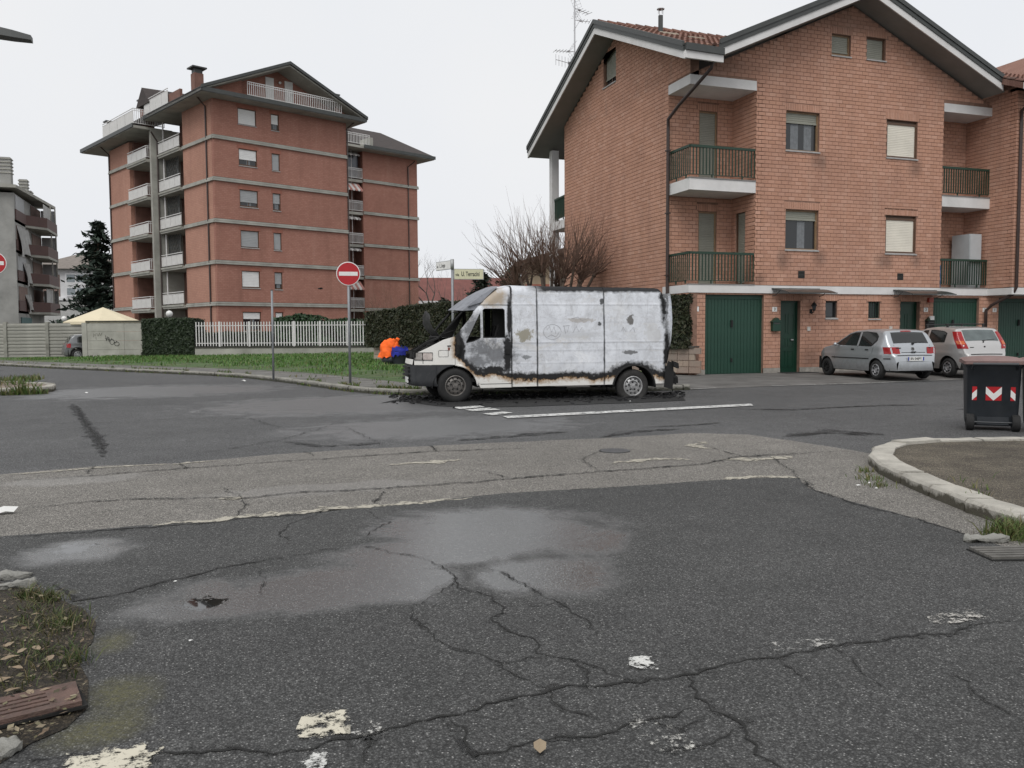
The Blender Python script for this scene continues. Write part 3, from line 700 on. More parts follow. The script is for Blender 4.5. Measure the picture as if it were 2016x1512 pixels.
YF, XS, YR, GZ = 23.02, 13.94, 24.34, .06
house = thing('brick_house', 'salmon brick terraced house with green garage door, green balcony railings and two gables', 'house', (XS, YF, GZ))
OX, OY, OZ = XS, YF, GZ
def H(x, y, z): return (x-OX, y-OY, z-OZ)
def zF(x): return 12.12-.45*abs(x-20.07)      # underside of the front gable roof at the wall
def zS(y): return 12.16-.442*abs(y-28.2)      # the same for the side gable
class Wall:
    """a wall plane: s runs along it, z up; outward normal n; collects openings, plates and bricks"""
    def __init__(s, org, es, th=.3): s.org = Vector(org); s.es = Vector(es); s.n = s.es.cross(Vector((0, 0, 1))); s.holes = []; s.poly = []; s.th = th; s.sold = []
    def P(s, a, z, out=0.): return s.org+s.es*a+Vector((0, 0, z))+s.n*out
def rect(a, b, c, d): return [(a, c), (b, c), (b, d), (a, d)]
BR_L, BR_H, JT = .262, .125, .013
def lay_bricks(w, lo, hi, spans, solid_holes, out):
    """spans(z0,z1)->list of (s0,s1); appends bricks (s0,s1,z0,z1,w)"""
    k = 0; z = lo
    while z < hi-.03:
        z1 = min(z+BR_H-JT, hi); zm = (z+z1)/2
        segs = spans(z, z1)
        for (ha, hb, hc, hd) in solid_holes:
            if hd > zm and hc < zm:
                ns = []
                for a, b in segs:
                    if hb <= a or ha >= b: ns.append((a, b)); continue
                    if ha > a: ns.append((a, ha))
                    if hb < b: ns.append((hb, b))
                segs = ns
        for a, b in segs:
            s = math.floor(a/BR_L)*BR_L+(BR_L/2 if k % 2 else 0)-BR_L
            while s < b:
                p, q = max(s, a), min(s+BR_L-JT, b)
                if q-p > .03: out.append((p, q, z, z1, w))
                s += BR_L
        z += BR_H; k += 1
def brick_geo(mb, b, proud=.010):
    p, q, z0, z1, w = b; e = .003
    A = [w.P(p, z0), w.P(q, z0), w.P(q, z1), w.P(p, z1)]; B = [w.P(p+e, z0+e, proud), w.P(q-e, z0+e, proud), w.P(q-e, z1-e, proud), w.P(p+e, z1-e, proud)]
    mb.add(A+B, [(4, 5, 6, 7), (0, 1, 5, 4), (1, 2, 6, 5), (2, 3, 7, 6), (3, 0, 4, 7)])
BR = []
def wall_part(parent, w, outline, holes, spans, lo, hi, name='wall', soldier=(), bricks=True, m=None):
    mb = MB(); mb.plate(outline, [rect(*h) for h in holes], w.org, w.es, (0, 0, 1), w.th); o = mb.build(name, m or m_mortar, parent)
    if bricks:
        sold = []
        for (a, b, c, d) in soldier:
            hh = .25; sold.append((a-.06, b+.06, d, d+hh)); n = int((b-a+.12)/.068); st = (b-a+.12)/n
            for i in range(n): BR.append((a-.06+i*st+.005, a-.06+(i+1)*st-.006, d+.012, d+hh-.008, w))
        lay_bricks(w, lo, hi, spans, list(holes)+sold, BR)
    return o
# --- openings of the front
WUL = (17.48, 18.79, 7.27, 8.53); WUR = (21.56, 22.89, 7.29, 8.56); WML = (17.51, 18.81, 4.08, 5.38); WMR = (21.59, 22.93, 4.06, 5.35)
WA1 = (19.22, 19.99, 10.45, 11.14); WA2 = (20.65, 21.44, 10.46, 11.19)
def rl(h): return (h[0]-XS, h[1]-XS, h[2]-GZ, h[3]-GZ)
wf = Wall(H(XS, YF, GZ), (1, 0, 0))
X1, X2, X3 = 16.35-XS, 24.04-XS, 26.25-XS
zf = lambda s: zF(s+XS)-GZ
up = [rl(h) for h in (WUL, WUR, WML, WMR, WA1, WA2)]
out = [(X1, 2.91-GZ), (X2, 2.91-GZ), (X2, 9.3-GZ), (X3, 9.3-GZ), (X3, zf(X3)), (20.07-XS, zf(20.07-XS)), (0, zf(0)), (0, 9.35-GZ), (X1, 9.35-GZ)]
def spF(z0, z1):
    a, b = (0, X3) if z0 >= 9.34-GZ else (X1, X2)
    t = (12.12-GZ-z1)/.45; m_ = 20.07-XS
    a, b = max(a, m_-t), min(b, m_+t)
    return [(a, b)] if b-a > .05 else []
wall_front = wall_part(house, wf, out, up, spF, 2.92-GZ, 12.1-GZ, 'front_wall', up)
# ground floor
XE = 30.6-XS
gf = [(14.55, 16.74, .0, 2.60), (17.39, 18.17, .0, 2.42), (19.18, 19.66, 1.85, 2.42), (20.96, 21.46, 1.83, 2.41), (22.34, 23.20, .0, 2.42), (23.80, 25.93, .0, 2.56), (26.86, 29.2, .0, 2.56)]
gfl = [(a-XS, b-XS, max(c-GZ, -.02), d-GZ) for a, b, c, d in gf]
wg = Wall(H(XS, YF+.03, GZ), (1, 0, 0))
pts = [(0, -.02)]
for a, b, c, d in gfl:
    if c < 0: pts += [(a, -.02), (a, d), (b, d), (b, -.02)]
pts += [(XE, -.02), (XE, 2.66-GZ), (0, 2.66-GZ)]
mbp = MB(); mbp.plate(pts, [rect(*h) for h in gfl if h[2] > 0], wg.org, wg.es, (0, 0, 1), .3)
wall_g = mbp.build('ground_floor_wall', m_mortar, house)
for h in (gfl[1], gfl[2], gfl[3], gfl[4]):
    n = int((h[1]-h[0]+.12)/.068); st = (h[1]-h[0]+.12)/n
    for i in range(n): BR.append((h[0]-.06+i*st+.005, h[0]-.06+(i+1)*st-.006, h[3]+.01, min(h[3]+.24, 2.645-GZ), wg))
lay_bricks(wg, .17, 2.645-GZ, lambda a, b: [(0, XE)], gfl+[(h[0]-.06, h[1]+.06, h[3], h[3]+.25) for h in (gfl[1], gfl[2], gfl[3], gfl[4])], BR)
# stone plinth pieces between the openings
m_plinth = mat('plinth_stone', (.30, .28, .25), .85, .3, 5, .5, 50)
xs = [0]+[q for h in (gfl[0], gfl[1], gfl[4], gfl[5], gfl[6]) for q in (h[0], h[1])]+[XE]
for a, b in zip(xs[::2], xs[1::2]): MB().box(a, b, .01, .06, -.02, .165).build('plinth', m_plinth, house)
# side wall (facing left) with its gable
ws = Wall(H(XS, 32.95, GZ), (0, -1, 0))
LS = 32.95; zs = lambda s: zS(LS-s)-GZ
SW = (LS-29.18, LS-28.14, 10.56-GZ, 11.80-GZ)
outs = [(0, -.02), (LS-YF-.0, -.02), (LS-YF, 2.9-GZ), (LS-YR, 2.9-GZ), (LS-YR, 9.35-GZ), (LS-YF, 9.35-GZ), (LS-YF, zs(LS-YF)), (LS-28.2, zs(LS-28.2)), (0, zs(0))]
def spS(z0, z1):
    a, b = 0, (LS-YF if (z0 < 2.8-GZ or z0 > 9.34-GZ) else LS-YR)
    t = (12.16-GZ-z1)/.442; m_ = LS-28.2
    a, b = max(a, m_-t), min(b, m_+t); return [(a, b)] if b-a > .05 else []
wall_side = wall_part(house, ws, outs, [SW], spS, 1.6, 12.1-GZ, 'side_wall')
# recess walls
wb = Wall(H(XS, YR, GZ), (1, 0, 0)); d1 = (15.07-XS, 15.77-XS, 6.22-GZ, 8.65-GZ); d0 = (15.07-XS, 15.77-XS, 2.96-GZ, 5.39-GZ)
wall_part(house, wb, [(.3, 2.9-GZ), (X1, 2.9-GZ), (X1, 9.34-GZ), (.3, 9.34-GZ)], [d1, d0], lambda a, b: [(0, X1)], 2.95-GZ, 9.05-GZ, 'recess_wall', [d1, d0])
wr = Wall(H(16.35, YR, GZ), (0, -1, 0)); dS = (YR-24.08, YR-23.55, 2.96-GZ, 5.36-GZ)
wall_part(house, wr, [(0, 2.9-GZ), (YR-YF, 2.9-GZ), (YR-YF, 9.34-GZ), (0, 9.34-GZ)], [dS], lambda a, b: [(0, YR-YF)], 2.95-GZ, 9.05-GZ, 'recess_wall')
# right-hand recess
wb2 = Wall(H(24.04, 24.1, GZ), (1, 0, 0)); e1 = (.12, .62, 6.2-GZ, 8.3-GZ); e0 = (.12, .62, 2.96-GZ, 5.2-GZ)
wall_part(house, wb2, [(-.3, 2.9-GZ), (2.2, 2.9-GZ), (2.2, 9.34-GZ), (-.3, 9.34-GZ)], [e1, e0], lambda a, b: [(0, 2.2)], 2.95-GZ, 9.05-GZ, 'recess_wall')
# return walls behind the openings so nothing is hollow
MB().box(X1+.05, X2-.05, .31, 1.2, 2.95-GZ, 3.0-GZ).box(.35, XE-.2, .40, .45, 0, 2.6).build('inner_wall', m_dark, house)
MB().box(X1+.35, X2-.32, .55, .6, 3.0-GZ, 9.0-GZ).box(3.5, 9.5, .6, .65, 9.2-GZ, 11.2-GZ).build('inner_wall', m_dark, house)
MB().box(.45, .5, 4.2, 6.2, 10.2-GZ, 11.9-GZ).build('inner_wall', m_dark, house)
MB().box(X2-.3, X2, .3, 1.4, 2.9-GZ, 9.2-GZ).build('recess_wall', m_mortar, house)
# --- bricks: the bigger ones by the street as pieces, the rest as one brickwork
def brick_key(b):
    p, q, z0, z1, w = b; c = w.P((p+q)/2, (z0+z1)/2)
    return abs(q-p-(BR_L-JT)) > 1e-4 or abs(z1-z0-(BR_H-JT)) > 1e-4, (c.x-5.0)**2*.35+(c.z-3.0)**2+c.y*4
whole = [b for b in BR if not brick_key(b)[0] and b[4] in (wf, wg)]
whole.sort(key=lambda b: brick_key(b)[1]); pick = set(id(b) for b in whole[:300])
brick_me = {}
for b in whole[:300]:
    w = b[4]; mb = MB(); c = w.P(b[0], b[2])
    if 'm' not in brick_me:
        brick_geo(mb, b); mb.v = [tuple(Vector(v)-c) for v in mb.v]; brick_me['m'] = mb.mesh('brick', m_brick)
    link('brick', brick_me['m'], wall_front if w is wf else wall_g, c)
mb = MB()
for b in BR:
    if id(b) not in pick: brick_geo(mb, b)
mb.build('brickwork', m_brick, house, kind='stuff')

# --- bands, slabs
mb = MB(); mb.box(0-.02, XE, -.02, .25, 2.655-GZ, 2.905-GZ); mb.build('string_course', m_white, house)
MB().box(-.021, .24, .252, 1.62, 2.655-GZ, 2.905-GZ).build('string_course', m_white, house)
for (xa, xb, yb, z0, z1) in ((0, X1, 1.32, 5.84, 6.20), (X2, X3, 1.08, 5.75, 6.12), (0, X1, 1.32, 9.05, 9.345), (X2, X3, 1.08, 9.01, 9.30)):
    o = MB().box(xa-.012 if xa == 0 else xa+.003, xb-.003, -.012, yb-.003, z0-GZ, z1-GZ).build('balcony_slab', m_white, house)
for (xa, xb, z) in ((-.03, X1, 6.20), (X2+.003, X3, 6.12), (-.03, X1, 2.905), (X2+.003, X3, 2.905)):
    MB().box(xa, xb-.004, -.035, .10, z-GZ, z-GZ+.03).build('slab_edge', mat('slab_edge_grey', (.20, .19, .18), .7), house)
# --- railings: each baluster a piece of its railing
def railing(parent, pts, h, step, m, name='railing', r=.015, top=(.035, .075), z=0.):
    root = None; mb = MB(); bars = []
    for a, b in zip(pts, pts[1:]):
        a, b = Vector(a), Vector(b); t = (b-a).normalized(); q = Vector((-t.y, t.x, 0))
        mb.beam(a, b, q*top[0], top[1], h-top[1]); mb.beam(a, b, q*.012, .02, .09)
        n = max(1, int((b-a).length/step))
        for i in range(n+1): bars.append(a.lerp(b, i/n))
        for p in (a.lerp(b, .33), a.lerp(b, .8)): mb.beam(p, p+t*.03, q*.02, .12, 0)
    o = mb.build(name, m, parent)
    me = MB().box(-r, r, -r, r, .1, h-top[1]).mesh('baluster', m); seen = []
    for p in bars:
        if any((p-s).length < .02 for s in seen): continue
        seen.append(p); link('baluster', me, o, p)
    return o
for z in (6.23, 2.94):
    railing(house, [H(XS+.03, YR-.06, z), H(XS+.03, YF+.04, z), H(16.33, YF+.04, z)], 1.0, .115, m_rail)
    railing(house, [H(24.06, YF+.04, z-(.08 if z > 5 else 0)), H(26.22, YF+.04, z-(.08 if z > 5 else 0))], 1.0, .105, m_rail)

# --- windows and doors
def shutter(mb, a, b, c, d, y, pitch=.055, ex=(1, 0, 0), org=(0, 0, 0)):
    n = max(1, int((d-c)/pitch)); st = (d-c)/n; ex = Vector(ex); nn = ex.cross(Vector((0, 0, 1))); org = Vector(org); vs = []; fs = []
    for i in range(n):
        for (z, o) in ((c+i*st, -.008), (c+i*st+st*.25, 0), (c+i*st+st*.85, 0), (c+(i+1)*st, -.008)):
            vs += [org+ex*a+Vector((0, 0, z))+nn*(o-y), org+ex*b+Vector((0, 0, z))+nn*(o-y)]
    for i in range(len(vs)//2-1): fs.append((2*i, 2*i+1, 2*i+3, 2*i+2))
    mb.add(vs, fs); return mb
def window(parent, w, h, drop, mf, ms, glass=True, curtain=0, frame=.05, rec=.14, sill=True, msill=None, mullion=True, name='window', pitch=.055):
    """recessed window in wall w: frame, panes, roller shutter lowered by `drop`, sill"""
    a, b, c, d = h; ex = w.es; nn = w.n; P = lambda s, z, o=0: w.P(s, z, o)
    mb = MB(); f = frame
    mb.plate(rect(a+.002, b-.002, c+.002, d-.002), [rect(a+f, b-f, c+f, d-f)], w.org-nn*(rec-.06), ex, (0, 0, 1), .08)
    fr = mb.build(name, mf, parent)
    zt = d-f-(d-c-2*f)*drop
    if drop < .98:
        mb = MB(); gq = [P(a+f, c+f, -rec+.005), P(b-f, c+f, -rec+.005), P(b-f, zt+.05, -rec+.005), P(a+f, zt+.05, -rec+.005)]
        mb.add(gq, [(0, 1, 2, 3)]); mb.build('pane', m_glass, fr)
        if mullion:
            mb = MB(); n = 2 if b-a > .9 else 1
            for i in range(n+1):
                s = lerp(a+f, b-f, i/n)
                mb.obox(P(s, (c+zt)/2+.02, -rec+.02), ex*.025, nn*.012, Vector((0, 0, (zt-c-f)/2+.02)))
            mb.obox(P((a+b)/2, c+f+.03, -rec+.02), ex*((b-a)/2-f), nn*.011, Vector((0, 0, .03))); mb.build('sash', mf, fr)
        for k in range(curtain):
            s = lerp(a+f+.08, b-f-.08, (k+.55)/max(1, curtain)); mb = MB()
            mb.grid(lambda u_, v_: P(s+(u_-.5)*.3, lerp(c+f+.02, zt+.04, v_), -rec+.009+.0035*math.sin(u_*25)), 14, 2); mb.build('curtain', m_curt, fr)
    if drop > 0:
        mb = MB(); shutter(mb, a+f*.8, b-f*.8, zt, d-f*.5, rec-.035, pitch, ex, w.org); mb.build('shutter', ms, fr)
        if drop < .98: MB().obox(P((a+b)/2, zt, -rec+.045), ex*((b-a)/2-f*.8), nn*.012, Vector((0, 0, .018))).build('shutter_bar', ms, fr)
    if sill: MB().obox(P((a+b)/2, c-.022, .0), ex*((b-a)/2+.02), nn*.045, Vector((0, 0, .021))).obox(P((a+b)/2, c+.008, -rec/2), ex*((b-a)/2-.004), nn*(rec/2-.004), Vector((0, 0, .009))).build('sill', msill or m_sill, fr)
    return fr
window(house, wf, rl(WUL), .26, m_tan, m_shutg, curtain=2, mullion=False)
window(house, wf, rl(WML), .22, m_tan, m_shutg, curtain=1, mullion=False)
for h in (WUR, WMR):
    fr = window(house, wf, (rl(h)[0], rl(h)[1], rl(h)[2], rl(h)[3]-.08), 1., m_brown, m_shut, frame=.07, rec=.10)
    MB().plate(rect(rl(h)[0]+.002, rl(h)[1]-.002, rl(h)[3]-.085, rl(h)[3]-.003), [], wf.org-wf.n*.10, wf.es, (0, 0, 1), .05).build('shutter_box', m_brown, fr)
window(house, wf, rl(WA1), .86, m_tan, m_shutg); window(house, wf, rl(WA2), 1., m_brown, m_shutg)
window(house, ws, SW, .82, m_brown, m_shutg)
for w, dd in ((wb, d1), (wb, d0), (wr, dS), (wb2, e1), (wb2, e0)):
    window(house, w, dd, 1., m_brown if w is not wb else m_tan, m_shutg, frame=.055, rec=.10, sill=False, name='balcony_door')
window(house, wg, gfl[2], 0, m_dark, m_shutg, rec=.12, mullion=False); w2 = window(house, wg, gfl[3], 0, m_dark, m_shutg, rec=.12, mullion=False)
mb = MB()
for i in range(5): mb.obox(wg.P(lerp(gfl[3][0], gfl[3][1], (i+.5)/5), (gfl[3][2]+gfl[3][3])/2, -.03), (.008, 0, 0), (0, .008, 0), (0, 0, .28))
mb.build('window_bars', m_greendk, w2)
def garage(h, n, label=None):
    a, b, c, d = h; root = MB().plate([(a, -.0), (a, d), (b, d), (b, 0), (b-.05, 0), (b-.05, d-.13), (a+.05, d-.13), (a+.05, 0)][::-1], [], wg.org-wg.n*.10, wg.es, (0, 0, 1), .06).build('garage_door', m_green, house)
    st = (b-a-.1)/n
    me = MB().box(.006, st-.006, 0, .04, .012, d-.14)
    me.box(0, st, .02, .045, .012, d-.14); me = me.mesh('plank', m_green)
    for i in range(n): link('plank', me, root, wg.P(a+.05+i*st, 0, -.115))
    MB().obox(wg.P((a+b)/2-.05, 1.62, -.09), (.03, 0, 0), (0, .03, 0), (0, 0, .11)).obox(wg.P((a+b)/2-.05, .45, -.09), (.02, 0, 0), (0, .03, 0), (0, 0, .06)).build('handle', m_dark, root)
    return root
garage(gfl[0], 17); g2 = garage(gfl[5], 17); garage(gfl[6], 19)
MB().obox(wg.P(gfl[5][0]+.98, 1.42, -.06), (.13, 0, 0), (0, .01, 0), (0, 0, .085)).build('notice_plate', m_white, g2)
def front_door(h):
    a, b, c, d = h; root = MB().plate([(a, 0), (a, d), (b, d), (b, 0), (b-.05, 0), (b-.05, d-.05), (a+.05, d-.05), (a+.05, 0)][::-1], [], wg.org-wg.n*.14, wg.es, (0, 0, 1), .08).build('front_door', m_greendk, house)
    MB().obox(wg.P((a+b)/2, (d-.05)/2, -.19), ((b-a)/2-.05, 0, 0), (0, .02, 0), (0, 0, (d-.05)/2-.006)).build('leaf', m_greendk, root)
    w_ = (b-a-.1); mb = MB()
    for (z0, z1) in ((.18, .72), (.85, 1.15), (1.28, 1.95)):
        for k in (0, 1):
            x0 = a+.05+w_*(.1+.46*k); x1 = x0+w_*.34
            mb.plate(rect(x0, x1, z0, z1), [rect(x0+.025, x1-.025, z0+.025, z1-.025)], wg.org-wg.n*.157, wg.es, (0, 0, 1), .02)
    mb.build('moulding', m_greendk, root)
    MB().obox(wg.P(b-.22, 1.08, -.13), (.05, 0, 0), (0, .03, 0), (0, 0, .018)).build('handle', mat('brushed_metal', (.5, .5, .5), .35, .1, 5, metal=.9), root)
    return root
front_door(gfl[1]); front_door(gfl[4])
MB().box(gfl[1][0]-.1, gfl[1][1]+.35, -.5, .02, -.0, .015).build('door_mat', m_dark, house)
# glazed canopies over the doors
def canopy(x0, x1, z, label):
    c = thing('door_canopy', label, 'canopy', (x0, YF-.03, z)); L = x1-x0; D = .85
    prof = [(0, .10), (-.25*D, .09), (-.5*D, .06), (-.75*D, .015), (-D, -.05)]; mb = MB()
    for (y, zz) in prof: mb.v += [(0, y, zz), (L, y, zz)]
    for i in range(4): mb.f.append((2*i, 2*i+1, 2*i+3, 2*i+2)); mb.m.append(0)
    g = NT('canopy_glazing') if 'canopy_glazing' not in _mats else None
    if g: g.done((.04, .047, .045, 1), .3, 0, .5); _mats['canopy_glazing'] = g.mat
    mb.build('glazing', _mats['canopy_glazing'], c, smooth=True)
    MB().box(-.02, L+.02, -.03, .03, .09, .125).box(-.02, L+.02, -D-.02, -D+.02, -.075, -.045).build('frame', m_dmetal, c)
    for x in (0, L):
        mb = MB(); mb.tube([(x, y, zz-.01) for y, zz in prof], .014, 5); mb.tube([(x, -.01, -.14), (x, -.2, -.10), (x, -.4, .03)], .012, 5)
        for k in range(4): mb.tube([(x, -.06-k*.08, .07-.01*k), (x, -.03-k*.09, -.05+k*.02)], .006, 4)
        mb.build('bracket', m_dmetal, c)
    return c
canopy(17.02, 18.86, 2.70, 'dark glazed canopy over the green door next to the wall lantern'); canopy(21.98, 23.85, 2.70, 'dark glazed canopy over the green door above the parked cars')
# small fittings
for (x0, x1, z0, z1) in ((18.03, 18.29, 3.16, 3.40), (22.14, 22.40, 3.16, 3.39)):
    vt = MB().plate(rect(x0-XS, x1-XS, z0-GZ, z1-GZ), [], H(XS, YF-.014, GZ), (1, 0, 0), (0, 0, 1), .03).build('vent_grille', m_dark, house)
    me = MB()
    for i in range(5): me.box(x0-XS+.01, x1-XS-.01, -.03, -.0145, z0-GZ+.025+i*.045, z0-GZ+.04+i*.045)
    me.build('louvre', mat('vent_grey', (.06, .06, .055), .7), vt)
def text_obj(name, body, size, m, parent, loc, rot, align='CENTER', ext=.002, sx=1.):
    cu = bpy.data.curves.new(name, 'FONT'); cu.body = body; cu.size = size; cu.align_x = align; cu.align_y = 'CENTER'; cu.extrude = ext; cu.offset = size*.018
    tmp = bpy.data.objects.new(name, cu); C.objects.link(tmp); bpy.context.view_layer.update()
    me = bpy.data.meshes.new_from_object(tmp); bpy.data.objects.remove(tmp); me.materials.clear(); me.materials.append(m)
    o = link(name, me, parent, loc); o.rotation_euler = rot; o.scale = (sx, 1, 1); return o
m_black = mat('black_print', (.015, .015, .015), .6); m_plate = mat('white_tile', (.72, .72, .70), .4, .05)
for x, n, at in ((14.22, '7', 'beside the garage door by the hedge'), (17.15, '3', 'above the dark letter box'), (23.46, '3', 'between the second door and garage'), (26.18, '7', 'on the pier beyond the second garage'), (26.66, '1', 'under the overhang by the drainpipe')):
    t = thing('number_plate', 'small white house number tile '+at, 'house number', (x, YF+.018, 2.14)); MB().box(-.09, .09, -.012, .004, -.075, .075).build('tile', m_plate, t)
    text_obj('number', n, .13, m_black, t, (0, -.0135, 0), (R(90), 0, 0))
def mailbox(x, z, label, white=False):
    t = thing('mailbox', label, 'mailbox', (x, YF+.02, z)); mb = MB()
    mb.box(-.15, .15, -.12, 0, -.2, .12); mb.build('box', m_greendk if not white else m_dark, t)
    MB().add([(-.19, -.15, .10), (.19, -.15, .10), (.19, 0, .10), (-.19, 0, .10), (0, -.15, .24), (0, 0, .24)], [(0, 1, 4), (3, 5, 2), (0, 4, 5, 3), (1, 2, 5, 4), (0, 3, 2, 1)]).build('roof', m_greendk, t)
    MB().box(-.11, .11, -.135, -.121, .03, .06).build('flap', m_dmetal, t)
    if white: MB().box(-.08, .10, -.16, -.10, .12, .26).build('paper', m_white, t)
mailbox(17.16, 1.63, 'dark green letter box with pitched lid beside the green front door'); mailbox(23.6, 1.66, 'dark letter box with white papers sticking out beside the second garage', True)
t = thing('wall_lantern', 'black iron lantern on the brick wall beside the green door', 'lantern', (18.58, YF+.02, 2.2)); mb = MB()
mb.tube([(0, 0, -.12), (-.02, -.06, -.2), (0, -.16, -.14), (0, -.16, -.09)], .015, 6); mb.obox((0, -.005, -.12), (.05, 0, 0), (0, .012, 0), (0, 0, .07)); mb.build('bracket', m_dark, t)
MB().lathe([(.045, -.08), (.085, .06), (.03, .07)], (0, -.16, 0), n=6).build('glass', m_glassw, t)
MB().lathe([(.11, .06), (.1, .075), (.04, .15), (.015, .17), (.012, .22), (0, .23)], (0, -.16, 0), n=6).lathe([(0, -.13), (.03, -.11), (.055, -.08), (.05, -.07)], (0, -.16, 0), n=6).build('cap', m_dark, t)
for x, z, lb in ((18.5, 1.50, 'small pale intercom box on the brick wall right of the door'), (21.92, 1.50, 'small pale intercom box on the brick wall behind the silver car')):
    MB_ = MB().box(-.06, .06, -.03, 0, -.07, .07); o = MB_.build('intercom', mat('pale_plastic', (.5, .48, .44), .5), loc=(x, YF+.02, z)); tag(o, lb, 'intercom')
t = thing('alarm_siren', 'small red siren box under the right-hand canopy', 'alarm', (23.62, YF+.02, 2.5)); MB().box(-.1, .1, -.09, 0, -.1, .06).build('case', mat('siren_red', (.30, .04, .02), .4), t)
# --- pipes
mb = MB(); px, py = XS-.06, YR-.12
mb.tube([(14.28-OX, YF-.72-OY, 9.62-OZ), (14.24-OX, YF-.70-OY, 9.35-OZ), (13.88-OX, YF+.55-OY, 8.55-OZ), (px-OX-.02, py-OY, 8.25-OZ), (px-OX-.02, py-OY, 7.9-OZ), (px-OX-.02, py-OY, 2.4-OZ), (px-OX-.02, py-OY, .2)], .055, 10); mb.build('drainpipe', m_bpipe, house, smooth=True)
mb = MB()
for z in (3.2, 5.2, 7.2): mb.obox((px-OX-.02, py-OY, z), (.07, 0, 0), (0, .07, 0), (0, 0, .02))
mb.build('pipe_bracket', m_bpipe, house)
# --- roof
def slab(pts, th, m, name, parent=house, dz=0.):
    mb = MB(); P = [Vector(H(*p))+Vector((0, 0, dz)) for p in pts]; n = len(P)
    mb.add(P+[p-Vector((0, 0, th)) for p in P], [tuple(range(n)), tuple(range(n, 2*n))[::-1]]+[(i, i+n, (i+1) % n+n, (i+1) % n) for i in range(n)]); return mb.build(name, m, parent, fix=True)
XR, YRG = 20.07, 28.2
EX, EY = 13.14, 22.2              # rake edges
zt = lambda d: 12.16-.442*d       # underside height at distance d from a ridge
ra = [(EX, 22.06), (13.95, 22.06), (XR, YRG), (EX, YRG)]
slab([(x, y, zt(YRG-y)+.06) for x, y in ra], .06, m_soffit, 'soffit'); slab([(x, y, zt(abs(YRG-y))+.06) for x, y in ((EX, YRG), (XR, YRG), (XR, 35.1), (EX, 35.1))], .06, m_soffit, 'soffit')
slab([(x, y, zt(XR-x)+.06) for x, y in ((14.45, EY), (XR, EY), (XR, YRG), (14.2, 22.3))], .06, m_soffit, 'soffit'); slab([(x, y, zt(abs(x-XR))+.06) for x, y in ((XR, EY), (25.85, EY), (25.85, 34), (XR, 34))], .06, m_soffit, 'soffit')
roofp = slab([(x, y, zt(YRG-y)+.34) for x, y in ((EX+.05, 22.1), (13.95, 22.1), (XR, YRG), (EX+.05, YRG))], .2, m_dmetal, 'roof')
slab([(x, y, zt(abs(YRG-y))+.34) for x, y in ((EX+.05, YRG), (XR, YRG), (XR, 35.1), (EX+.05, 35.1))], .2, m_tile, 'roof'); slab([(x, y, zt(XR-x)+.36) for x, y in ((14.2, EY+.05), (XR, EY+.05), (XR, YRG))], .2, m_tile, 'roof')
slab([(x, y, zt(abs(x-XR))+.34) for x, y in ((XR, EY+.05), (25.85, EY+.05), (25.85, 34), (XR, 34))], .2, m_tile, 'roof')
for a, b, sd_, nm in (((EX, 22.0), (EX, YRG), (.04, 0, 0), 'bargeboard'), ((EX, YRG), (EX, 35.15), (.04, 0, 0), 'bargeboard')):
    for h0, hh, m, dx in ((0., .22, m_white, 0.), (.22, .17, m_dmetal, -.03), (.36, .15, m_dmetal, -.06)):
        MB().beam(H(a[0]+dx, a[1], zt(abs(YRG-a[1]))), H(b[0]+dx, b[1], zt(abs(YRG-b[1]))), sd_, hh, h0).build(nm if m is m_white else 'verge_flashing', m, house)
for a, b in (((14.42, EY), (XR, EY)), ((XR, EY), (25.75, EY))):
    for h0, hh, m, dx in ((0., .22, m_white, 0.), (.22, .17, m_dmetal, -.03), (.36, .15, m_dmetal, -.06)):
        MB().beam(H(a[0], a[1]+dx, zt(abs(XR-a[0]))), H(b[0], b[1]+dx, zt(abs(XR-b[0]))), (0, .04, 0), hh, h0).build('bargeboard' if m is m_white else 'verge_flashing', m, house)
ga, gb = (13.12, 21.98), (14.5, 22.12)
gd = Vector((gb[0]-ga[0], gb[1]-ga[1], 0)).normalized(); gq = Vector((-gd.y, gd.x, 0))
MB().beam(H(ga[0], ga[1], 9.44), H(gb[0], gb[1], 9.47), gq*.04, .22).build('bargeboard', m_white, house)
MB().beam(H(*ga, 9.66), H(*gb, 9.68), gq*.10, .2).build('gutter', m_dmetal, house)
# clay tiles on the slope seen between the gables (each tile a short arched piece)
def tile_mesh(Lr, wr, n=5):
    mb = MB(); vs = []
    for (y, z, s_) in ((0, .03, 1.), (Lr, .0, .82)):
        for i in range(n+1):
            a = math.pi*i/n; vs.append((-math.cos(a)*wr*.5*s_, y, z+math.sin(a)*wr*.38*s_))
    mb.add(vs, [(i, i+1, i+n+2, i+n+1) for i in range(n)]+[tuple(range(n+1))[::-1]]); return mb.mesh('roof_tile', m_tile)
tm = tile_mesh(.42, .2); cnt = 0; pit = math.atan(.442); mbt = MB(); rnd = random.Random(2)
base = [v.co.copy() for v in tm.vertices]; tf = [tuple(p.vertices) for p in tm.polygons]
for j in range(19):
    for i in range(36):
        x, y = EX+.12+i*.2, 22.12+j*.33
        if y > YRG-.2 or x > 13.9+(y-22.1)-.1: continue
        p = Vector(H(x+rnd.uniform(-.01, .01), y, zt(YRG-y)+.355+rnd.uniform(0, .015)))
        if cnt < 300 and y < 26.4:
            o = link('roof_tile', tm, roofp, p); o.rotation_euler = (pit, 0, rnd.uniform(-.03, .03)); cnt += 1
        else:
            Rm = Matrix.Rotation(pit, 3, 'X'); mbt.add([p+Rm @ v for v in base], tf)
mbt.build('roof_tiles', m_tile, house, kind='stuff')
mb = MB()
for i in range(18):
    x = EX+.1+i*.38; mb.tube([H(x, YRG, 12.16+.42), H(x+.4, YRG, 12.16+.40)], [.12, .10], 8)
mb.build('ridge_tiles', m_tile, house, kind='stuff')
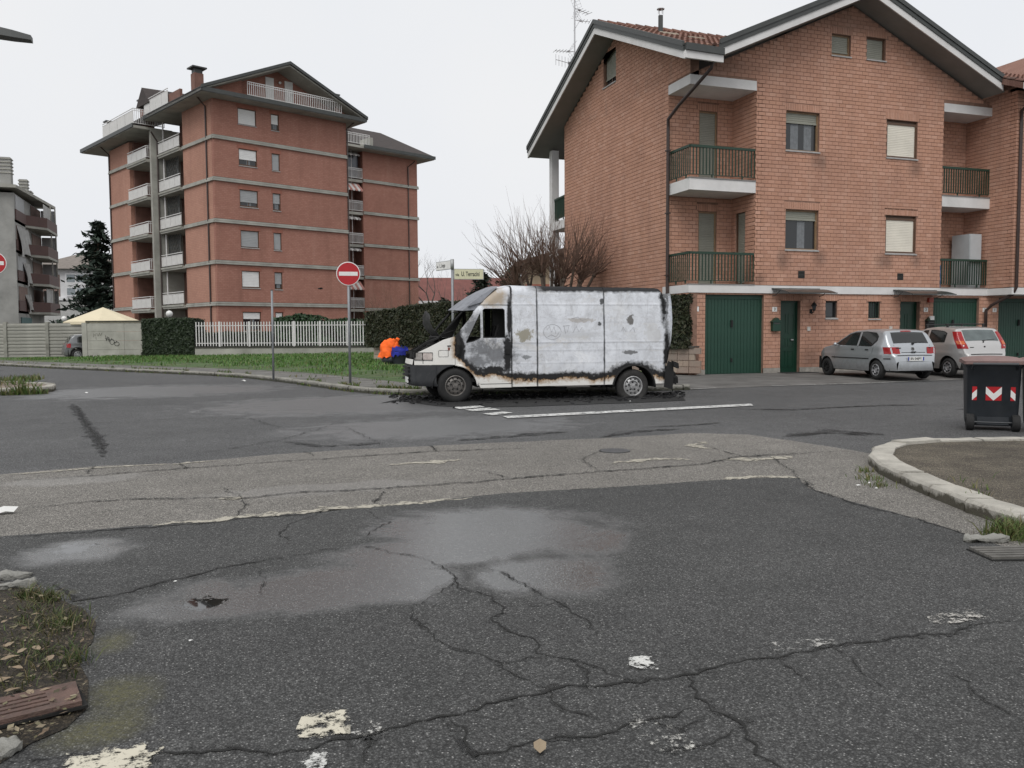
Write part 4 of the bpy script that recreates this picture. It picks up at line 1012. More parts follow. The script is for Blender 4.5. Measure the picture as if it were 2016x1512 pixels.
MB().obox(H(15.6, 25.4, zt(2.8)+.47), (.3, 0, 0), (0, .05, .02), (0, 0, .02)).obox(H(14.9, 26.0, zt(2.2)+.47), (.35, 0, 0), (0, .04, .02), (0, 0, .02)).build('mortar_patch', m_tilepatch, roofp)
mb = MB(); mb.tube([H(14.9, 26.6, 11.6), H(14.9, 26.6, 12.45)], .085, 8); mb.build('flue', m_dmetal, roofp); mb = MB()
for k in range(4): mb.tube([H(14.9+.09*math.cos(k*1.57), 26.6+.09*math.sin(k*1.57), 12.5), H(14.9+.09*math.cos(k*1.57), 26.6+.09*math.sin(k*1.57), 12.68)], .012, 4)
mb.lathe([(0, 12.72-OZ), (.14, 12.68-OZ), (.14, 12.66-OZ)], (14.9-OX, 26.6-OY, 0), n=8); mb.build('flue_cap', mat('galvanised', (.5, .5, .5), .4, .1, 5, metal=.7), roofp)
# porch at the far end of the side wall: columns, slab, railing
mb = MB(); mb.box(13.96-OX, 14.28-OX, 34.4-OY, 34.72-OY, 0, zS(34.6)-GZ); mb.build('porch_column', m_white, house)
MB().box(.03, 3, 32.95-OY, 34.75-OY, 5.85-GZ, 6.2-GZ).build('balcony_slab', m_white, house)
railing(house, [H(14.1, 34.6, 6.22), H(14.0, 32.98, 6.22)], 1.0, .115, m_rail)
MB().box(3.2, 3.5, 32.95-OY, 34.7-OY, 0, 9-GZ).build('porch_wall', m_mortar, house)
# things on the right-hand balcony
t = thing('metal_cabinet', 'tall pale grey metal cabinet standing on the balcony', 'cabinet', (25.75, 23.5, 2.94)); MB().box(-.26, .3, -.36, .4, 0, 1.92).build('body', mat('pale_metal', (.42, .44, .45), .5, .08), t); MB().box(-.24, .28, -.385, -.364, .05, 1.88).build('door', mat('pale_metal_door', (.46, .48, .49), .45, .06), t)
t = thing('blue_board', 'bright blue folded board standing behind the balcony railing', 'board', (24.16, 23.2, 2.945)); MB().box(-.06, .09, -.02, .03, 0, .78).build('panel', mat('blue_plastic', (.0, .16, .38), .45), t); MB().box(-.07, -.058, -.025, .035, 0, .79).build('edge', m_white, t)

# ================================================================== NEXT HOUSE OF THE ROW (projecting upper floors)
nb = thing('brick_house', 'next brick house of the row, its upper floors jutting out over a dark garage', 'house', (26.25, 22.01, GZ))
BR2 = []; BRs = BR; BR = BR2
wl = Wall((0, 2.2, 0), (0, -1, 0)); wall_part(nb, wl, [(0, 2.9-GZ), (2.2, 2.9-GZ), (2.2, 9.7), (0, 10.4)], [], lambda a, b: [(.0, 2.2)] if b < 9.6 else [(0, 2.2-(b-9.6)*3)], 2.92-GZ, 10.2, 'side_wall')
wfr = Wall((0, 0, 0), (1, 0, 0)); wall_part(nb, wfr, [(0, 2.9-GZ), (7, 2.9-GZ), (7, 9.7), (0, 9.7)], [], lambda a, b: [(0, 7)], 2.92-GZ, 9.6, 'front_wall')
mb = MB(); [brick_geo(mb, b) for b in BR2]; mb.build('brickwork', m_brick, nb, kind='stuff')
MB().box(-.02, 7, -.02, 1.0, 2.66-GZ, 2.895-GZ).build('string_course', m_white, nb)
pr = [(-.9, 9.44), (8, 9.44)]
MB().beam((-.62, -.75, 9.40), (8, -.75, 9.30), (0, .04, 0), .22).build('fascia', m_white, nb); MB().beam((-.62, -.80, 9.60), (8, -.80, 9.50), (0, .07, 0), .16).build('gutter', m_dmetal, nb)
mb = MB(); mb.add([(-.6, -.7, 9.62), (8, -.7, 9.62), (8, 5, 12.1), (-.6, 5, 12.1), (-.6, -.7, 9.42), (8, -.7, 9.42), (8, 5, 11.9), (-.6, 5, 11.9)], [(0, 1, 2, 3), (7, 6, 5, 4), (0, 4, 5, 1), (0, 3, 7, 4)]); rn = mb.build('roof', m_tile, nb)
for j in range(10):
    for i in range(22): o = link('roof_tile', tm, rn, (-.5+i*.2, -.68+j*.33, 9.645+j*.33*.435)); o.rotation_euler = (math.atan(.435), 0, 0)
mb = MB(); mb.add([(2.1, 2.4, 9.9), (8, 2.4, 9.9), (8, 2.4, 12.6), (5.0, 2.4, 12.3), (2.1, 2.6, 10.5)], [(0, 1, 2, 3, 4)]); mb.build('gable_wall', m_white, nb)
mb = MB(); mb.add([(1.9, 2.0, 10.55), (5.2, 2.0, 12.45), (5.2, 8, 12.45), (1.9, 8, 10.55), (1.9, 2.0, 10.35), (5.2, 2.0, 12.25), (5.2, 8, 12.25), (1.9, 8, 10.35)], [(0, 1, 2, 3), (7, 6, 5, 4), (0, 4, 5, 1), (0, 3, 7, 4)]); mb.build('roof', m_tile, nb)
mb = MB(); mb.tube([(.22, -.7, 9.5), (.22, -.6, 9.3), (.12, -.07, 8.9), (.12, -.07, 8.5), (.12, -.07, 2.85), (.1, .05, 2.6), (-.05, .75, 2.25), (-.12, .92, 2.05), (-.12, .92, 0)], .055, 10); mb.build('drainpipe', m_bpipe, nb, smooth=True)
BR = BRs
# TV aerials on the mast behind the gable
ta = thing('television_aerial', 'tall thin aerial mast with four antennas behind the gable roof', 'aerial', (13.38, 30.6, 11.45)); m_al = mat('aluminium', (.42, .42, .43), .4, .1, 6, metal=.6)
MB().tube([(0, 0, -.1), (0, 0, 3.4)], .028, 6).build('mast', m_al, ta); mb = MB(); mb.tube([(0, 0, .25), (0.35, -.2, .05)], .015, 5); mb.build('bracket', m_al, ta)
def yagi(z, ang, L, n, refl, vert):
    L *= 1.5; d = Vector((math.cos(ang), math.sin(ang), -.06 if not vert else .12)); q = Vector((-d.y, d.x, 0)) if not vert else Vector((0, 0, 1)); o = Vector((0, 0, z)); mb = MB(); mb.tube([o, o+d*L], .012, 5)
    for i in range(n): c = o+d*(L*(.35+.65*i/max(1, n-1))); mb.tube([c-q*.2, c+q*.2], .01, 4)
    u = Vector((0, 0, 1)) if not vert else Vector((-d.y, d.x, 0))
    for s_ in (1, -1):
        for k in range(4):
            a = o+d*.18+u*s_*(.05+.1*k)-d*.06*k; mb.tube([a-q*.2, a+q*.2], .005, 4)
        for e in (-.2, 0, .2): mb.tube([o+d*.18+q*e+u*s_*.05, o+q*e+u*s_*.35], .005, 4)
    mb.obox(o+d*.25, d*.05, Vector((0, 0, .03)), u.cross(d)*.03); mb.build('antenna', m_al, ta)
yagi(.85, R(180), .55, 5, 1, False); yagi(.35, R(185), .55, 5, 1, True); yagi(2.05, R(-10), .4, 4, 1, False); yagi(2.5, R(20), .5, 4, 1, False)
# ================================================================== APARTMENT BLOCK
AO = (0.064, 65.284, 0)
ap = thing('apartment_block', 'six-storey red brick apartment block with white balcony railings and gabled attic', 'apartment block', AO, R(24))
def far_brick(name, a, b, mortar):
    g = NT(name); v = g.coord(); 
    x, y, z = g.sep(v); cb = g.n('ShaderNodeCombineXYZ'); g.l(g.math('ADD', x, y), cb.inputs[0]); g.l(z, cb.inputs[1])
    t = g.n('ShaderNodeTexBrick'); g.l(cb.outputs[0], t.inputs['Vector']); t.inputs['Scale'].default_value = 1
    t.inputs['Brick Width'].default_value = .27; t.inputs['Row Height'].default_value = .13; t.inputs['Mortar Size'].default_value = .012
    t.inputs['Color1'].default_value = (*a, 1); t.inputs['Color2'].default_value = (*b, 1); t.inputs['Mortar'].default_value = (*mortar, 1); t.inputs['Bias'].default_value = -.1
    n1 = g.noise(.25, 7, .65, v, .3); n2 = g.noise(2, 4, .6, v)
    c = g.mix(g.rng(n1, .42, .72, 0, .45), t.outputs[0], (*[q*.62 for q in a], 1)); mp = g.n('ShaderNodeMapping'); mp.inputs['Scale'].default_value = (.9, .9, .07); g.l(v, mp.inputs[0]); n4 = g.noise(1.0, 6, .7, mp.outputs[0]); c = g.mix(g.rng(n4, .52, .72, 0, .4), c, (*[q*.55 for q in a], 1)); c = g.mix(g.rng(n4, .42, .28, 0, .3), c, (.52, .32, .25, 1)); c = g.mix(g.rng(n2, .5, .8, 0, .2), c, (.42, .24, .18, 1))
    g.bump(t.outputs['Fac'], -.5, .02); g.done(c, .9, 0, .2); return g.mat
m_abrick = far_brick('red_brick_far', (.345, .168, .128), (.40, .205, .158), (.28, .14, .11))
m_aside = far_brick('pale_red_brick_far', (.42, .225, .168), (.47, .26, .195), (.34, .185, .14))
m_conc = mat('grey_concrete', (.34, .335, .30), .9, .2, .9, .4, 30, dirt=.5, dscale=.6, dcol=(.15, .15, .13))
m_roofd = mat('dark_roof_tiles', (.045, .035, .032), .8, .3, 3, .6, 25)
m_wrail = mat('white_rail', (.66, .65, .64), .6, .08, 4)
m_wpanel = mat('white_railing_panel', (.60, .59, .57), .5, .08, 3)
m_bdoor = mat('white_door_panel', (.62, .62, .60), .6, .08)
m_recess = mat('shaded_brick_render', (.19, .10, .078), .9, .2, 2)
BZ = [3.66, 6.70, 9.71, 12.72, 15.73]
TOPZ = 18.45
def awall(x0, x1, y0, y1, z0, z1, m, name='wall', parent=ap): return MB().box(x0, x1, y0, y1, z0, z1).build(name, m, parent)
# main block: front wall with window openings
wA = Wall((0, 0, 0), (1, 0, 0), .3)
zl = [.2]+BZ; wins = []
fl = [(1.6, 3.05), (4.83, 6.12), (7.83, 9.12), (10.84, 12.12), (13.86, 15.12), (16.88, 18.07)]
st_big = [.34, .94, .98, .72, .62, 1.]; st_sm = [.97, .68, 1., .58, 1., .6]
hs = []
for i, (a, b) in enumerate(fl): hs += [(1.92, 3.38, a, b), (4.57, 5.24, a-.05, b)]
mb = MB(); mb.plate([(0, .2), (11.2, .2), (11.2, TOPZ), (0, TOPZ)], [rect(*h) for h in hs], (0, 0, 0), (1, 0, 0), (0, 0, 1), .3); mb.build('front_wall', m_abrick, ap)
awall(.02, 11.18, .6, .7, .2, TOPZ, m_dark, 'inner_wall')
for i in range(6):
    for k, h in enumerate(hs[2*i:2*i+2]):
        dr_ = (st_big if k == 0 else st_sm)[i]; ms = m_shutw if (i in (0, 1, 4, 5) and k == 0) or (k == 1 and i in (0, 5)) else m_shutgr
        window(ap, wA, h, dr_, m_brown, ms, curtain=1 if dr_ < .9 else 0, frame=.06, rec=.12, pitch=.11)
        sl = MB().plate(rect(h[0]-.12, h[1]+.12, h[3], h[3]+.26), [], (0, -.012, 0), (1, 0, 0), (0, 0, 1), .02).build('lintel', mat('lintel_brick', (.30, .12, .085), .9, .2, 3), ap)
# side wall: brick, then the balcony recess
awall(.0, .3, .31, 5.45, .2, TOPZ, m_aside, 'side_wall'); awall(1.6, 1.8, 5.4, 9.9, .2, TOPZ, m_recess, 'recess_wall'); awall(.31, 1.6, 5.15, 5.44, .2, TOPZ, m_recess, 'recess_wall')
awall(10.9, 11.2, .31, 8, .2, TOPZ, m_abrick, 'side_wall')
# second block, standing out further
X2B = -.77
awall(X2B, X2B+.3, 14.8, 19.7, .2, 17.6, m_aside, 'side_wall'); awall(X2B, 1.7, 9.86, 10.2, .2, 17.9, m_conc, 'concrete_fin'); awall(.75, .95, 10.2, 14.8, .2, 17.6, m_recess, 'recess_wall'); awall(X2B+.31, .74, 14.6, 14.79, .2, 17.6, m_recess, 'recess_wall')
awall(X2B+.3, 11, 19.4, 19.7, .2, 17.6, m_abrick, 'rear_wall')
# right rear block
RX, RY = 18.0, 8.0
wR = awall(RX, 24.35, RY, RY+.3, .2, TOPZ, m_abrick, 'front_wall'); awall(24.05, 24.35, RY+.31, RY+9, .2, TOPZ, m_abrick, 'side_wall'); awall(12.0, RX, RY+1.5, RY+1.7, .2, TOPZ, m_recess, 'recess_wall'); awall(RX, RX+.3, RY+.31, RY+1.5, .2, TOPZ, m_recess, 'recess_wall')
# string courses (two concrete lips with a dark joint)
def band(p, q, out, z):
    p, q, out = Vector((*p, 0)), Vector((*q, 0)), Vector((*out, 0))
    o = MB().beam(p+out*.07, q+out*.07, out*.07, .13, z-.17).beam(p+out*.05, q+out*.05, out*.05, .12, z-.02).build('string_course', m_conc, ap)
    MB().beam(p+out*.02, q+out*.02, out*.02, .025, z+.10).build('joint', m_dark, o)
for z in BZ:
    band((-.07, 0), (11.2, 0), (0, -1), z); band((0, 0), (0, 5.45), (-1, 0), z); band((X2B, 14.8), (X2B, 19.75), (-1, 0), z); band((RX, RY), (24.45, RY), (0, -1), z)
# balconies
def arail(parent, pts, z, h=1.0, panel=True, step=.13):
    mb = MB(); bars = MB()
    for a, b in zip(pts, pts[1:]):
        a, b = Vector((*a, z)), Vector((*b, z)); t = (b-a).normalized(); q = Vector((-t.y, t.x, 0)); L = (b-a).length
        mb.beam(a, b, q*.025, .05, h-.05); mb.beam(a, b, q*.02, .04, h-.2); mb.beam(a, b, q*.02, .04, .08)
        n = max(1, int(L/step))
        if panel and L > 1.5:
            nn = 4
            for i in range(nn):
                p0, p1 = a.lerp(b, (i+.02)/nn), a.lerp(b, (i+.98)/nn); bars.beam(p0, p1, q*.012, h-.34, .13)
        else:
            for i in range(n+1): c = a.lerp(b, i/n); bars.beam(c-t*.018, c+t*.018, q*.012, h-.1, .06)
    r_ = mb.build('balcony_railing', m_wrail, parent)
    bars.build('railing_infill', m_wpanel if panel else m_wrail, r_, kind='stuff' if not panel else None); return r_
for i, z in enumerate([.9]+BZ):
    # near recess
    if i: b = MB().box(-.28, 1.6, 5.46, 9.85, z-.22, z+.02).build('balcony', m_conc, ap); MB().box(-.34, -.25, 5.46, 9.85, z-.08, z+.06).build('slab_lip', m_conc, b); arail(b, [(-.25, 5.5), (-.25, 9.8)], z+.08)
    MB().tube([(.1, 9.55, z), (.1, 9.55, z+2.9)], .06, 6).build('balcony_post', m_wrail, ap)
    # second block
    if i: b = MB().box(X2B-.3, .74, 10.21, 14.58, z-.22-.25, z-.23).build('balcony', m_conc, ap); MB().box(X2B-.36, X2B-.27, 10.21, 14.6, z-.33, z-.17).build('slab_lip', m_conc, b); arail(b, [(X2B-.25, 14.5), (X2B-.25, 10.25)], z-.17); arail(b, [(X2B-.25, 10.24), (X2B+.3, 10.24)], z-.17, panel=False)
    MB().box(.68, .74, 11.0, 12.0, z-.1, z+2.0).build('balcony_door', m_bdoor, ap)
    # right block
    if i: b = MB().box(12.0, RX-.02, RY+.02, RY+1.5, z-.25, z+.0).build('balcony', m_conc, ap); arail(b, [(12.2, RY+.05), (RX-.03, RY+.05)], z+.05, panel=False)
    MB().tube([(16.9, RY+.2, z), (16.9, RY+.2, z+2.8)], .03, 5).build('balcony_post', m_wrail, ap)
def awning(x0, x1, y, z, dy, dz, m2, parent=ap):
    n = 8; st = (x1-x0)/n
    for k in range(n):
        MB().add([(x0+k*st, y, z), (x0+(k+1)*st, y, z), (x0+(k+1)*st, y+dy, z+dz), (x0+k*st, y+dy, z+dz), (x0+(k+.5)*st, y+dy, z+dz-.16), (x0+k*st, y+dy, z+dz-.08), (x0+(k+1)*st, y+dy, z+dz-.08)], [(0, 1, 2, 3), (3, 2, 6, 4, 5)]).build('awning_stripe', m2 if k % 2 else m_wpanel, parent)
m_aw = mat('awning_stripe_red', (.42, .20, .17), .9); m_awg = mat('awning_stripe_grey', (.30, .28, .27), .9)
for z, m_, dz in ((18.2, m_awg, -.2), (15.4, m_aw, -.7), (12.3, m_awg, -.2), (9.4, m_awg, -.2), (6.3, m_aw, -.75)): awning(15.4, 17.7, RY+.3, z, -.35 if dz > -.5 else -.8, dz, m_)
MB().box(15.5, 17.8, RY+.5, RY+.55, 16.0, 18.1).build('veranda_glass', mat('veranda_glazing', (.10, .11, .13), .1), ap)
# lattice screens on two side balconies
for z in (9.71, 6.70, 12.72):
    mb = MB()
    for k in range(-3, 8):
        for s_ in (1, -1):
            pts_ = []
            for t_ in range(2):
                yy = 9.6-(k*.35+t_*2.0*.5 if s_ > 0 else k*.35+(1-t_)*2.0*.5)*.9; zz = z+.9+t_*1.8; pts_.append((.35, min(9.7, max(7.2, yy)), zz))
            mb.tube(pts_, .022, 4)
    mb.build('lattice_screen', m_dmetal, ap, kind='stuff')
# eaves, gable attic and roofs
def prism(pts, dz, m, name, parent=ap):
    mb = MB(); n = len(pts); P = [Vector(p) for p in pts]; mb.add(P+[p-Vector((0, 0, dz)) for p in P], [tuple(range(n)), tuple(range(n, 2*n))[::-1]]+[(i, i+n, (i+1) % n+n, (i+1) % n) for i in range(n)]); return mb.build(name, m, parent, fix=True)
prism([(-1.25, -1.2, 18.62), (12.3, -1.2, 18.62), (12.3, 9, 18.62), (-1.25, 9.9, 18.62)], .2, m_conc, 'eaves')
MB().box(-1.3, 12.35, -1.3, -1.2, 18.45, 18.75).box(-1.35, -1.25, -1.3, 9.9, 18.45, 18.75).build('gutter', m_dmetal, ap)
prism([(X2B-1.3, 9.9, 17.95), (1, 9.9, 17.95), (1, 23.0, 17.95), (X2B-1.3, 23.0, 17.95)], .2, m_conc, 'eaves'); MB().box(X2B-1.4, X2B-1.3, 9.9, 23.1, 17.8, 18.1).build('gutter', m_dmetal, ap)
PK, PZ = 5.6, 21.75
sl_ = (PZ-18.75)/(PK+1.3)
gx = lambda x: PZ-sl_*abs(x-PK)
mb = MB(); mb.plate([(-.6, 18.63), (2.25, 18.63), (2.25, gx(2.25)-.12), (-.6, max(18.64, gx(-.6)-.12))], [], (0, -.1, 0), (1, 0, 0), (0, 0, 1), .25); mb.build('gable_wall', m_abrick, ap)
mb = MB(); mb.plate([(10.2, 18.63), (11.8, 18.63), (11.8, max(18.64, gx(11.8)-.12)), (10.2, gx(10.2)-.12)], [], (0, -.1, 0), (1, 0, 0), (0, 0, 1), .25); mb.build('gable_wall', m_abrick, ap)
mb = MB(); mb.plate([(0, 18.63), (11.2, 18.63), (11.2, gx(11.2)-.1), (PK, PZ-.12), (0, gx(0)-.1)], [], (0, .7, 0), (1, 0, 0), (0, 0, 1), .2); mb.build('attic_wall', m_abrick, ap)
for x in (4.55, 6.15): MB().box(x, x+.68, .63, .69, 18.7, 20.95).build('attic_door', m_shutw, ap)
MB().lathe([(0, -.12), (.1, -.06), (.12, 0), (.1, .06), (0, .12)], (5.7, .55, 20.7), n=8).build('globe_lamp', m_bdoor, ap)
arail(ap, [(2.28, -.95), (10.2, -.95)], 18.78, 1.05, panel=False, step=.16)
for xa, xb in ((-1.35, PK), (PK, 12.45)):
    prism([(xa, -1.3, gx(xa)), (xb, -1.3, gx(xb)), (xb, 9, gx(xb)), (xa, 9, gx(xa))], .12, m_roofd, 'roof'); prism([(xa, -1.2, gx(xa)-.125), (xb, -1.2, gx(xb)-.125), (xb, 9, gx(xb)-.125), (xa, 9, gx(xa)-.125)], .1, m_conc, 'soffit')
    MB().beam((xa, -1.32, gx(xa)), (xb, -1.32, gx(xb)), (0, .03, 0), .22, -.1).build('verge_flashing', m_dmetal, ap)
prism([(-1.3, 9.0, 18.75), (PK, 9.0, PZ), (PK, 22, PZ), (-1.3, 22, 18.6)], .15, m_roofd, 'roof')
# right block hipped roof
prism([(12, RY-1.2, 18.6), (25.6, RY-1.2, 18.6), (25.6, RY+10, 18.6), (12, RY+10, 18.6)], .2, m_conc, 'eaves'); MB().box(17.4, 25.7, RY-1.3, RY-1.2, 18.45, 18.75).build('gutter', m_dmetal, ap)
MB().add([(18.2, RY-1.25, 18.7), (25.7, RY-1.25, 18.7), (25.7, RY+10, 18.7), (18.2, RY+10, 18.7), (18.2, RY+3.2, 21.3), (22.3, RY+3.2, 21.3)], [(0, 1, 5, 4), (1, 2, 5), (0, 4, 3), (4, 5, 2, 3)]).build('roof', m_roofd, ap)
arail(ap, [(15.2, RY-1.1), (18.1, RY-1.1)], 18.7, 1.0, panel=False, step=.16); MB().box(18.1, 18.4, RY-1.2, RY+.5, 18.7, 19.5).build('parapet', m_conc, ap)
# roof terrace rails, dormer and chimneys on the left side
arail(ap, [(-1.2, 5.0), (-1.2, 9.9)], 18.75, 1.2); arail(ap, [(X2B-1.25, 10.0), (X2B-1.25, 17.3)], 18.05, 1.25); arail(ap, [(X2B-1.25, 10.0), (.4, 10.0)], 18.05, 1.25, panel=False)
MB().add([(-1.3, 8.6, 19.6), (-1.3, 11.4, 19.6), (-1.3, 10, 21.0), (3.5, 8.6, 20.2), (3.5, 11.4, 20.2), (3.5, 10, 21.2)], [(0, 2, 5, 3), (1, 4, 5, 2), (0, 1, 2), (0, 3, 4, 1)]).build('dormer_roof', m_roofd, ap)
MB().box(-.5, 3, 9.0, 11.0, 18.7, 20.0).build('dormer_wall', m_conc, ap); MB().box(-1.1, -.9, 3.0, 5.2, 18.7, 19.5).build('parapet', m_recess, ap)
def chimney(x, y, z0, z1, w=.42):
    c = MB().box(x-w, x+w, y-w, y+w, z0, z1).build('chimney', m_recess, ap); MB().box(x-w-.2, x+w+.2, y-w-.2, y+w+.2, z1+.35, z1+.45).box(x-w+.05, x+w-.05, y-w+.05, y+w-.05, z1, z1+.35).build('chimney_cap', m_dmetal, c)
chimney(-.1, 2.2, 18.5, 20.55, .34); chimney(.4, 13.6, 18, 20.6); chimney(12.9, 5, 18.5, 21.6, .38); chimney(-.9, 19, 17.9, 19.6, .2)
# drainpipes
for x, y, z0, z1 in ((-.08, 1.05, .2, 18.0), (X2B-.08, 19.6, .2, 17.3), (11.25, -.05, .2, 18.0), (23.2, RY-.08, .2, 17.6)): 
    mb = MB(); mb.tube([(x, y, z0), (x, y, z1), (x-.9 if x < 5 else x+.4, y-.6, z1+.5)], .06, 6); mb.build('drainpipe', m_bpipe, ap)
mb = MB(); mb.tube([(X2B, 9.8, 17.6), (-.3, 9.78, 16.9), (-.3, 9.78, .2)], .06, 6); mb.build('drainpipe', m_bpipe, ap)

# ================================================================== GREY BUILDING AT THE LEFT EDGE
gb_ = thing('apartment_block', 'worn grey concrete apartment block with brown balcony parapets and hanging sheets', 'apartment block', (-18.9, 96.5, 0))
m_gconc = mat('grey_stained_render', (.30, .30, .285), .9, .22, .5, .3, 20, dirt=.6, dscale=.35, dcol=(.16, .16, .15)); m_par = mat('brown_parapet', (.095, .052, .046), .7, .15, 1)
m_sheet = mat('grey_sheet', (.42, .42, .41), .9, .15, 2)
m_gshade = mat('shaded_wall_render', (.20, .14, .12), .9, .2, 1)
MB().box(-14, -.0, 0, 13.4, .0, 15.6).build('wall', m_gconc, gb_)
MB().add([(-14, -.8, 16.3), (.4, -.8, 16.3), (1.4, 14.6, 16.3), (-14, 14.6, 16.3), (-14, -.8, 16.0), (.4, -.8, 16.0), (1.4, 14.6, 16.0), (-14, 14.6, 16.0), (-14, -.8, 17.3), (-14, 14.6, 17.3)], [(0, 1, 2, 3), (4, 7, 6, 5), (0, 4, 5, 1), (1, 5, 6, 2), (2, 6, 7, 3), (0, 8, 9, 3), (0, 1, 8)]).build('roof', m_conc, gb_)
for i, z in enumerate((13.0, 9.95, 6.9, 3.85)):
    s_ = MB().add([(0, .1, z-.25), (.0, 5, z-.25), (1.7, 7.2, z-.25), (1.7, 13.4, z-.25), (0, 13.4, z-.25)]+[(0, .1, z), (.0, 5, z), (1.7, 7.2, z), (1.7, 13.4, z), (0, 13.4, z)], [(4, 3, 2, 1, 0), (5, 6, 7, 8, 9), (0, 1, 6, 5), (1, 2, 7, 6), (2, 3, 8, 7), (3, 4, 9, 8)]).build('balcony', m_conc, gb_)
    for a, b in (((.06, .3), (.06, 5)), ((.0, 5), (1.65, 7.2)), ((1.65, 7.2), (1.65, 13.3))):
        a_, b_ = Vector((*a, z)), Vector((*b, z)); t_ = (b_-a_).normalized(); MB().beam(a_, b_, Vector((-t_.y, t_.x, 0))*.05, 1.05, .0).build('parapet', m_par, s_)
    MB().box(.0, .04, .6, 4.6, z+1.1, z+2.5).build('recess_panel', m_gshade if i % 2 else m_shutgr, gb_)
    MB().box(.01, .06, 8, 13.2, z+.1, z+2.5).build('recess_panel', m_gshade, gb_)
    MB().box(.08, 1.5, 13.2, 13.32, z+.2, z+2.6).build('end_screen', m_shutgr, gb_)
    if i in (0, 3): MB().box(1.3, 1.34, 7.6, 12.0, z+1.05, z+2.6).build('sheet', m_sheet, gb_)
    for yy in (10.2, 13.1): MB().box(1.5, 1.62, yy, yy+.12, z+1, z+2.8).build('balcony_post', m_conc, gb_)
for (y0, y1, z0, z1) in ((.6, 5.6, 9.3, 12.4), (2.8, 5.4, 6.4, 8.9), (3.2, 5.2, 3.6, 5.6)):
    mb = MB(); mb.grid(lambda u, v: (.35+.12*math.sin(u*19+v*4)-.2*v, lerp(y0, y1, u)+(1-v)*.5, lerp(z0+.5*math.sin(u*3), z1, v)), 22, 6); mb.build('hanging_sheet', m_sheet, gb_, smooth=True)
MB().box(.02, .08, 1, 6, .3, 3.2).build('shop_front', mat('teal_panel', (.03, .10, .10), .6), gb_)
for (y, h, w) in ((2.2, 19.4, .5), (10.5, 18.6, .4), (12.0, 17.6, .5)):
    c = MB().box(-1.0-w, -1.0+w, y-w, y+w, 16, h).build('chimney', m_gconc, gb_)
    for k in range(5): MB().box(-1.08-w, -.92+w, y-w-.08, y+w+.08, h-1.6+k*.35, h-1.5+k*.35).build('chimney_slat', m_conc, c)
# ================================================================== WHITE BUILDING FURTHER BACK
wb_ = thing('apartment_block', 'distant white building with glazed veranda and grey hipped roof behind the cedar', 'apartment block', (-21.5, 139, 0), R(-6))
m_wst = mat('white_stucco', (.62, .62, .63), .85, .1, .5)
MB().box(-4, 8.5, 0, 10, 0, 11.0).build('wall', m_wst, wb_); MB().add([(-5, -1, 11), (9.2, -1, 11), (9.2, 11, 11), (-5, 11, 11), (1, 5, 13.6), (4, 5, 13.6)], [(0, 1, 5, 4), (1, 2, 5), (2, 3, 4, 5), (3, 0, 4)]).build('roof', mat('grey_brown_roof', (.20, .175, .155), .9, .2, 2), wb_)
MB().box(-4, 8.5, -.7, 0, 6.4, 6.8).build('balcony', m_wst, wb_); MB().box(-4, 8.5, -.72, -.62, 3.0, 3.3).build('balcony', m_wst, wb_); MB().box(-3.8, 8.4, -.7, -.64, 3.3, 6.2).build('balcony_sheet', m_sheet, wb_)
fr = MB().box(.6, 6.0, -.3, -.1, 7.0, 10.4).build('window', m_wst, wb_)
for k in range(4):
    for j in range(2): MB().box(.8+k*1.3, 1.9+k*1.3, -.33, -.31, 7.2+j*1.9, 8.2+j*1.9 if j == 0 else 10.2).build('pane', mat('veranda_pane', (.25, .28, .30), .2), fr)
MB().box(-3.6, -.2, -.05, .0, 7.0, 10.2).build('wall_panel', m_gshade, wb_)
for x in (-3, 1.5, 5): MB().box(x, x+2.6, -.06, -.01, .3, 2.9).build('wall_panel', m_gshade, wb_)
MB().box(10, 14, 2, 9, 0, 9).build('side_wing', m_wst, wb_); MB().tube([(7.5, 4, 13), (7.5, 4, 27)], .07, 5).build('flagpole', m_wrail, wb_)
MB().box(8, 13, 3, 9, 10.9, 14.2).build('stair_tower', m_wst, wb_)
# ================================================================== RED-ROOFED BUILDING AND HOUSES BEHIND
rb = thing('house', 'long distant building with red tiled roof and pale windows behind bare trees', 'house', (25.5, 114, 0), R(-12)); m_rroof = mat('red_roof_far', (.17, .068, .058), .9, .2, 1); m_rwall = mat('pinkish_wall_far', (.26, .14, .115), .9, .2, .5)
MB().box(0, 17, 0, 9, 0, 5.6).build('wall', m_rwall, rb); MB().add([(-.6, -.8, 5.6), (17.6, -.8, 5.6), (17.6, 10, 5.6), (-.6, 10, 5.6), (-.6, 4.6, 9.2), (17.6, 4.6, 9.2)], [(0, 1, 5, 4), (2, 3, 4, 5), (0, 4, 3), (1, 2, 5)]).build('roof', m_rroof, rb); MB().box(-.6, 17.6, -.9, -.8, 5.3, 5.7).build('fascia', m_wst, rb)
for k in range(7):
    w_ = MB().box(.9+k*2.3, 2.1+k*2.3, -.06, -.0, 2.4, 4.5).build('window', m_wst, rb); MB().box(1.1+k*2.3, 1.45+k*2.3, -.08, -.065, 2.6, 4.3).build('pane', m_glass, w_); MB().box(1.55+k*2.3, 1.9+k*2.3, -.08, -.065, 2.6, 4.3).build('pane', m_glass, w_)
hb = thing('house', 'tan and red rendered house with a brown roof half hidden by the bare pollarded tree', 'house', (17.0, 46.0, 0), R(-18)); m_tanw = mat('tan_render', (.42, .33, .23), .9, .12, 1); m_redw = mat('red_render', (.36, .13, .09), .9, .12, 1)
MB().box(0, 6, 0, 8, 4.2, 5.6).build('upper_wall', m_tanw, hb); MB().box(-.01, 6.01, -.02, 8, 0, 4.2).build('lower_wall', m_redw, hb)
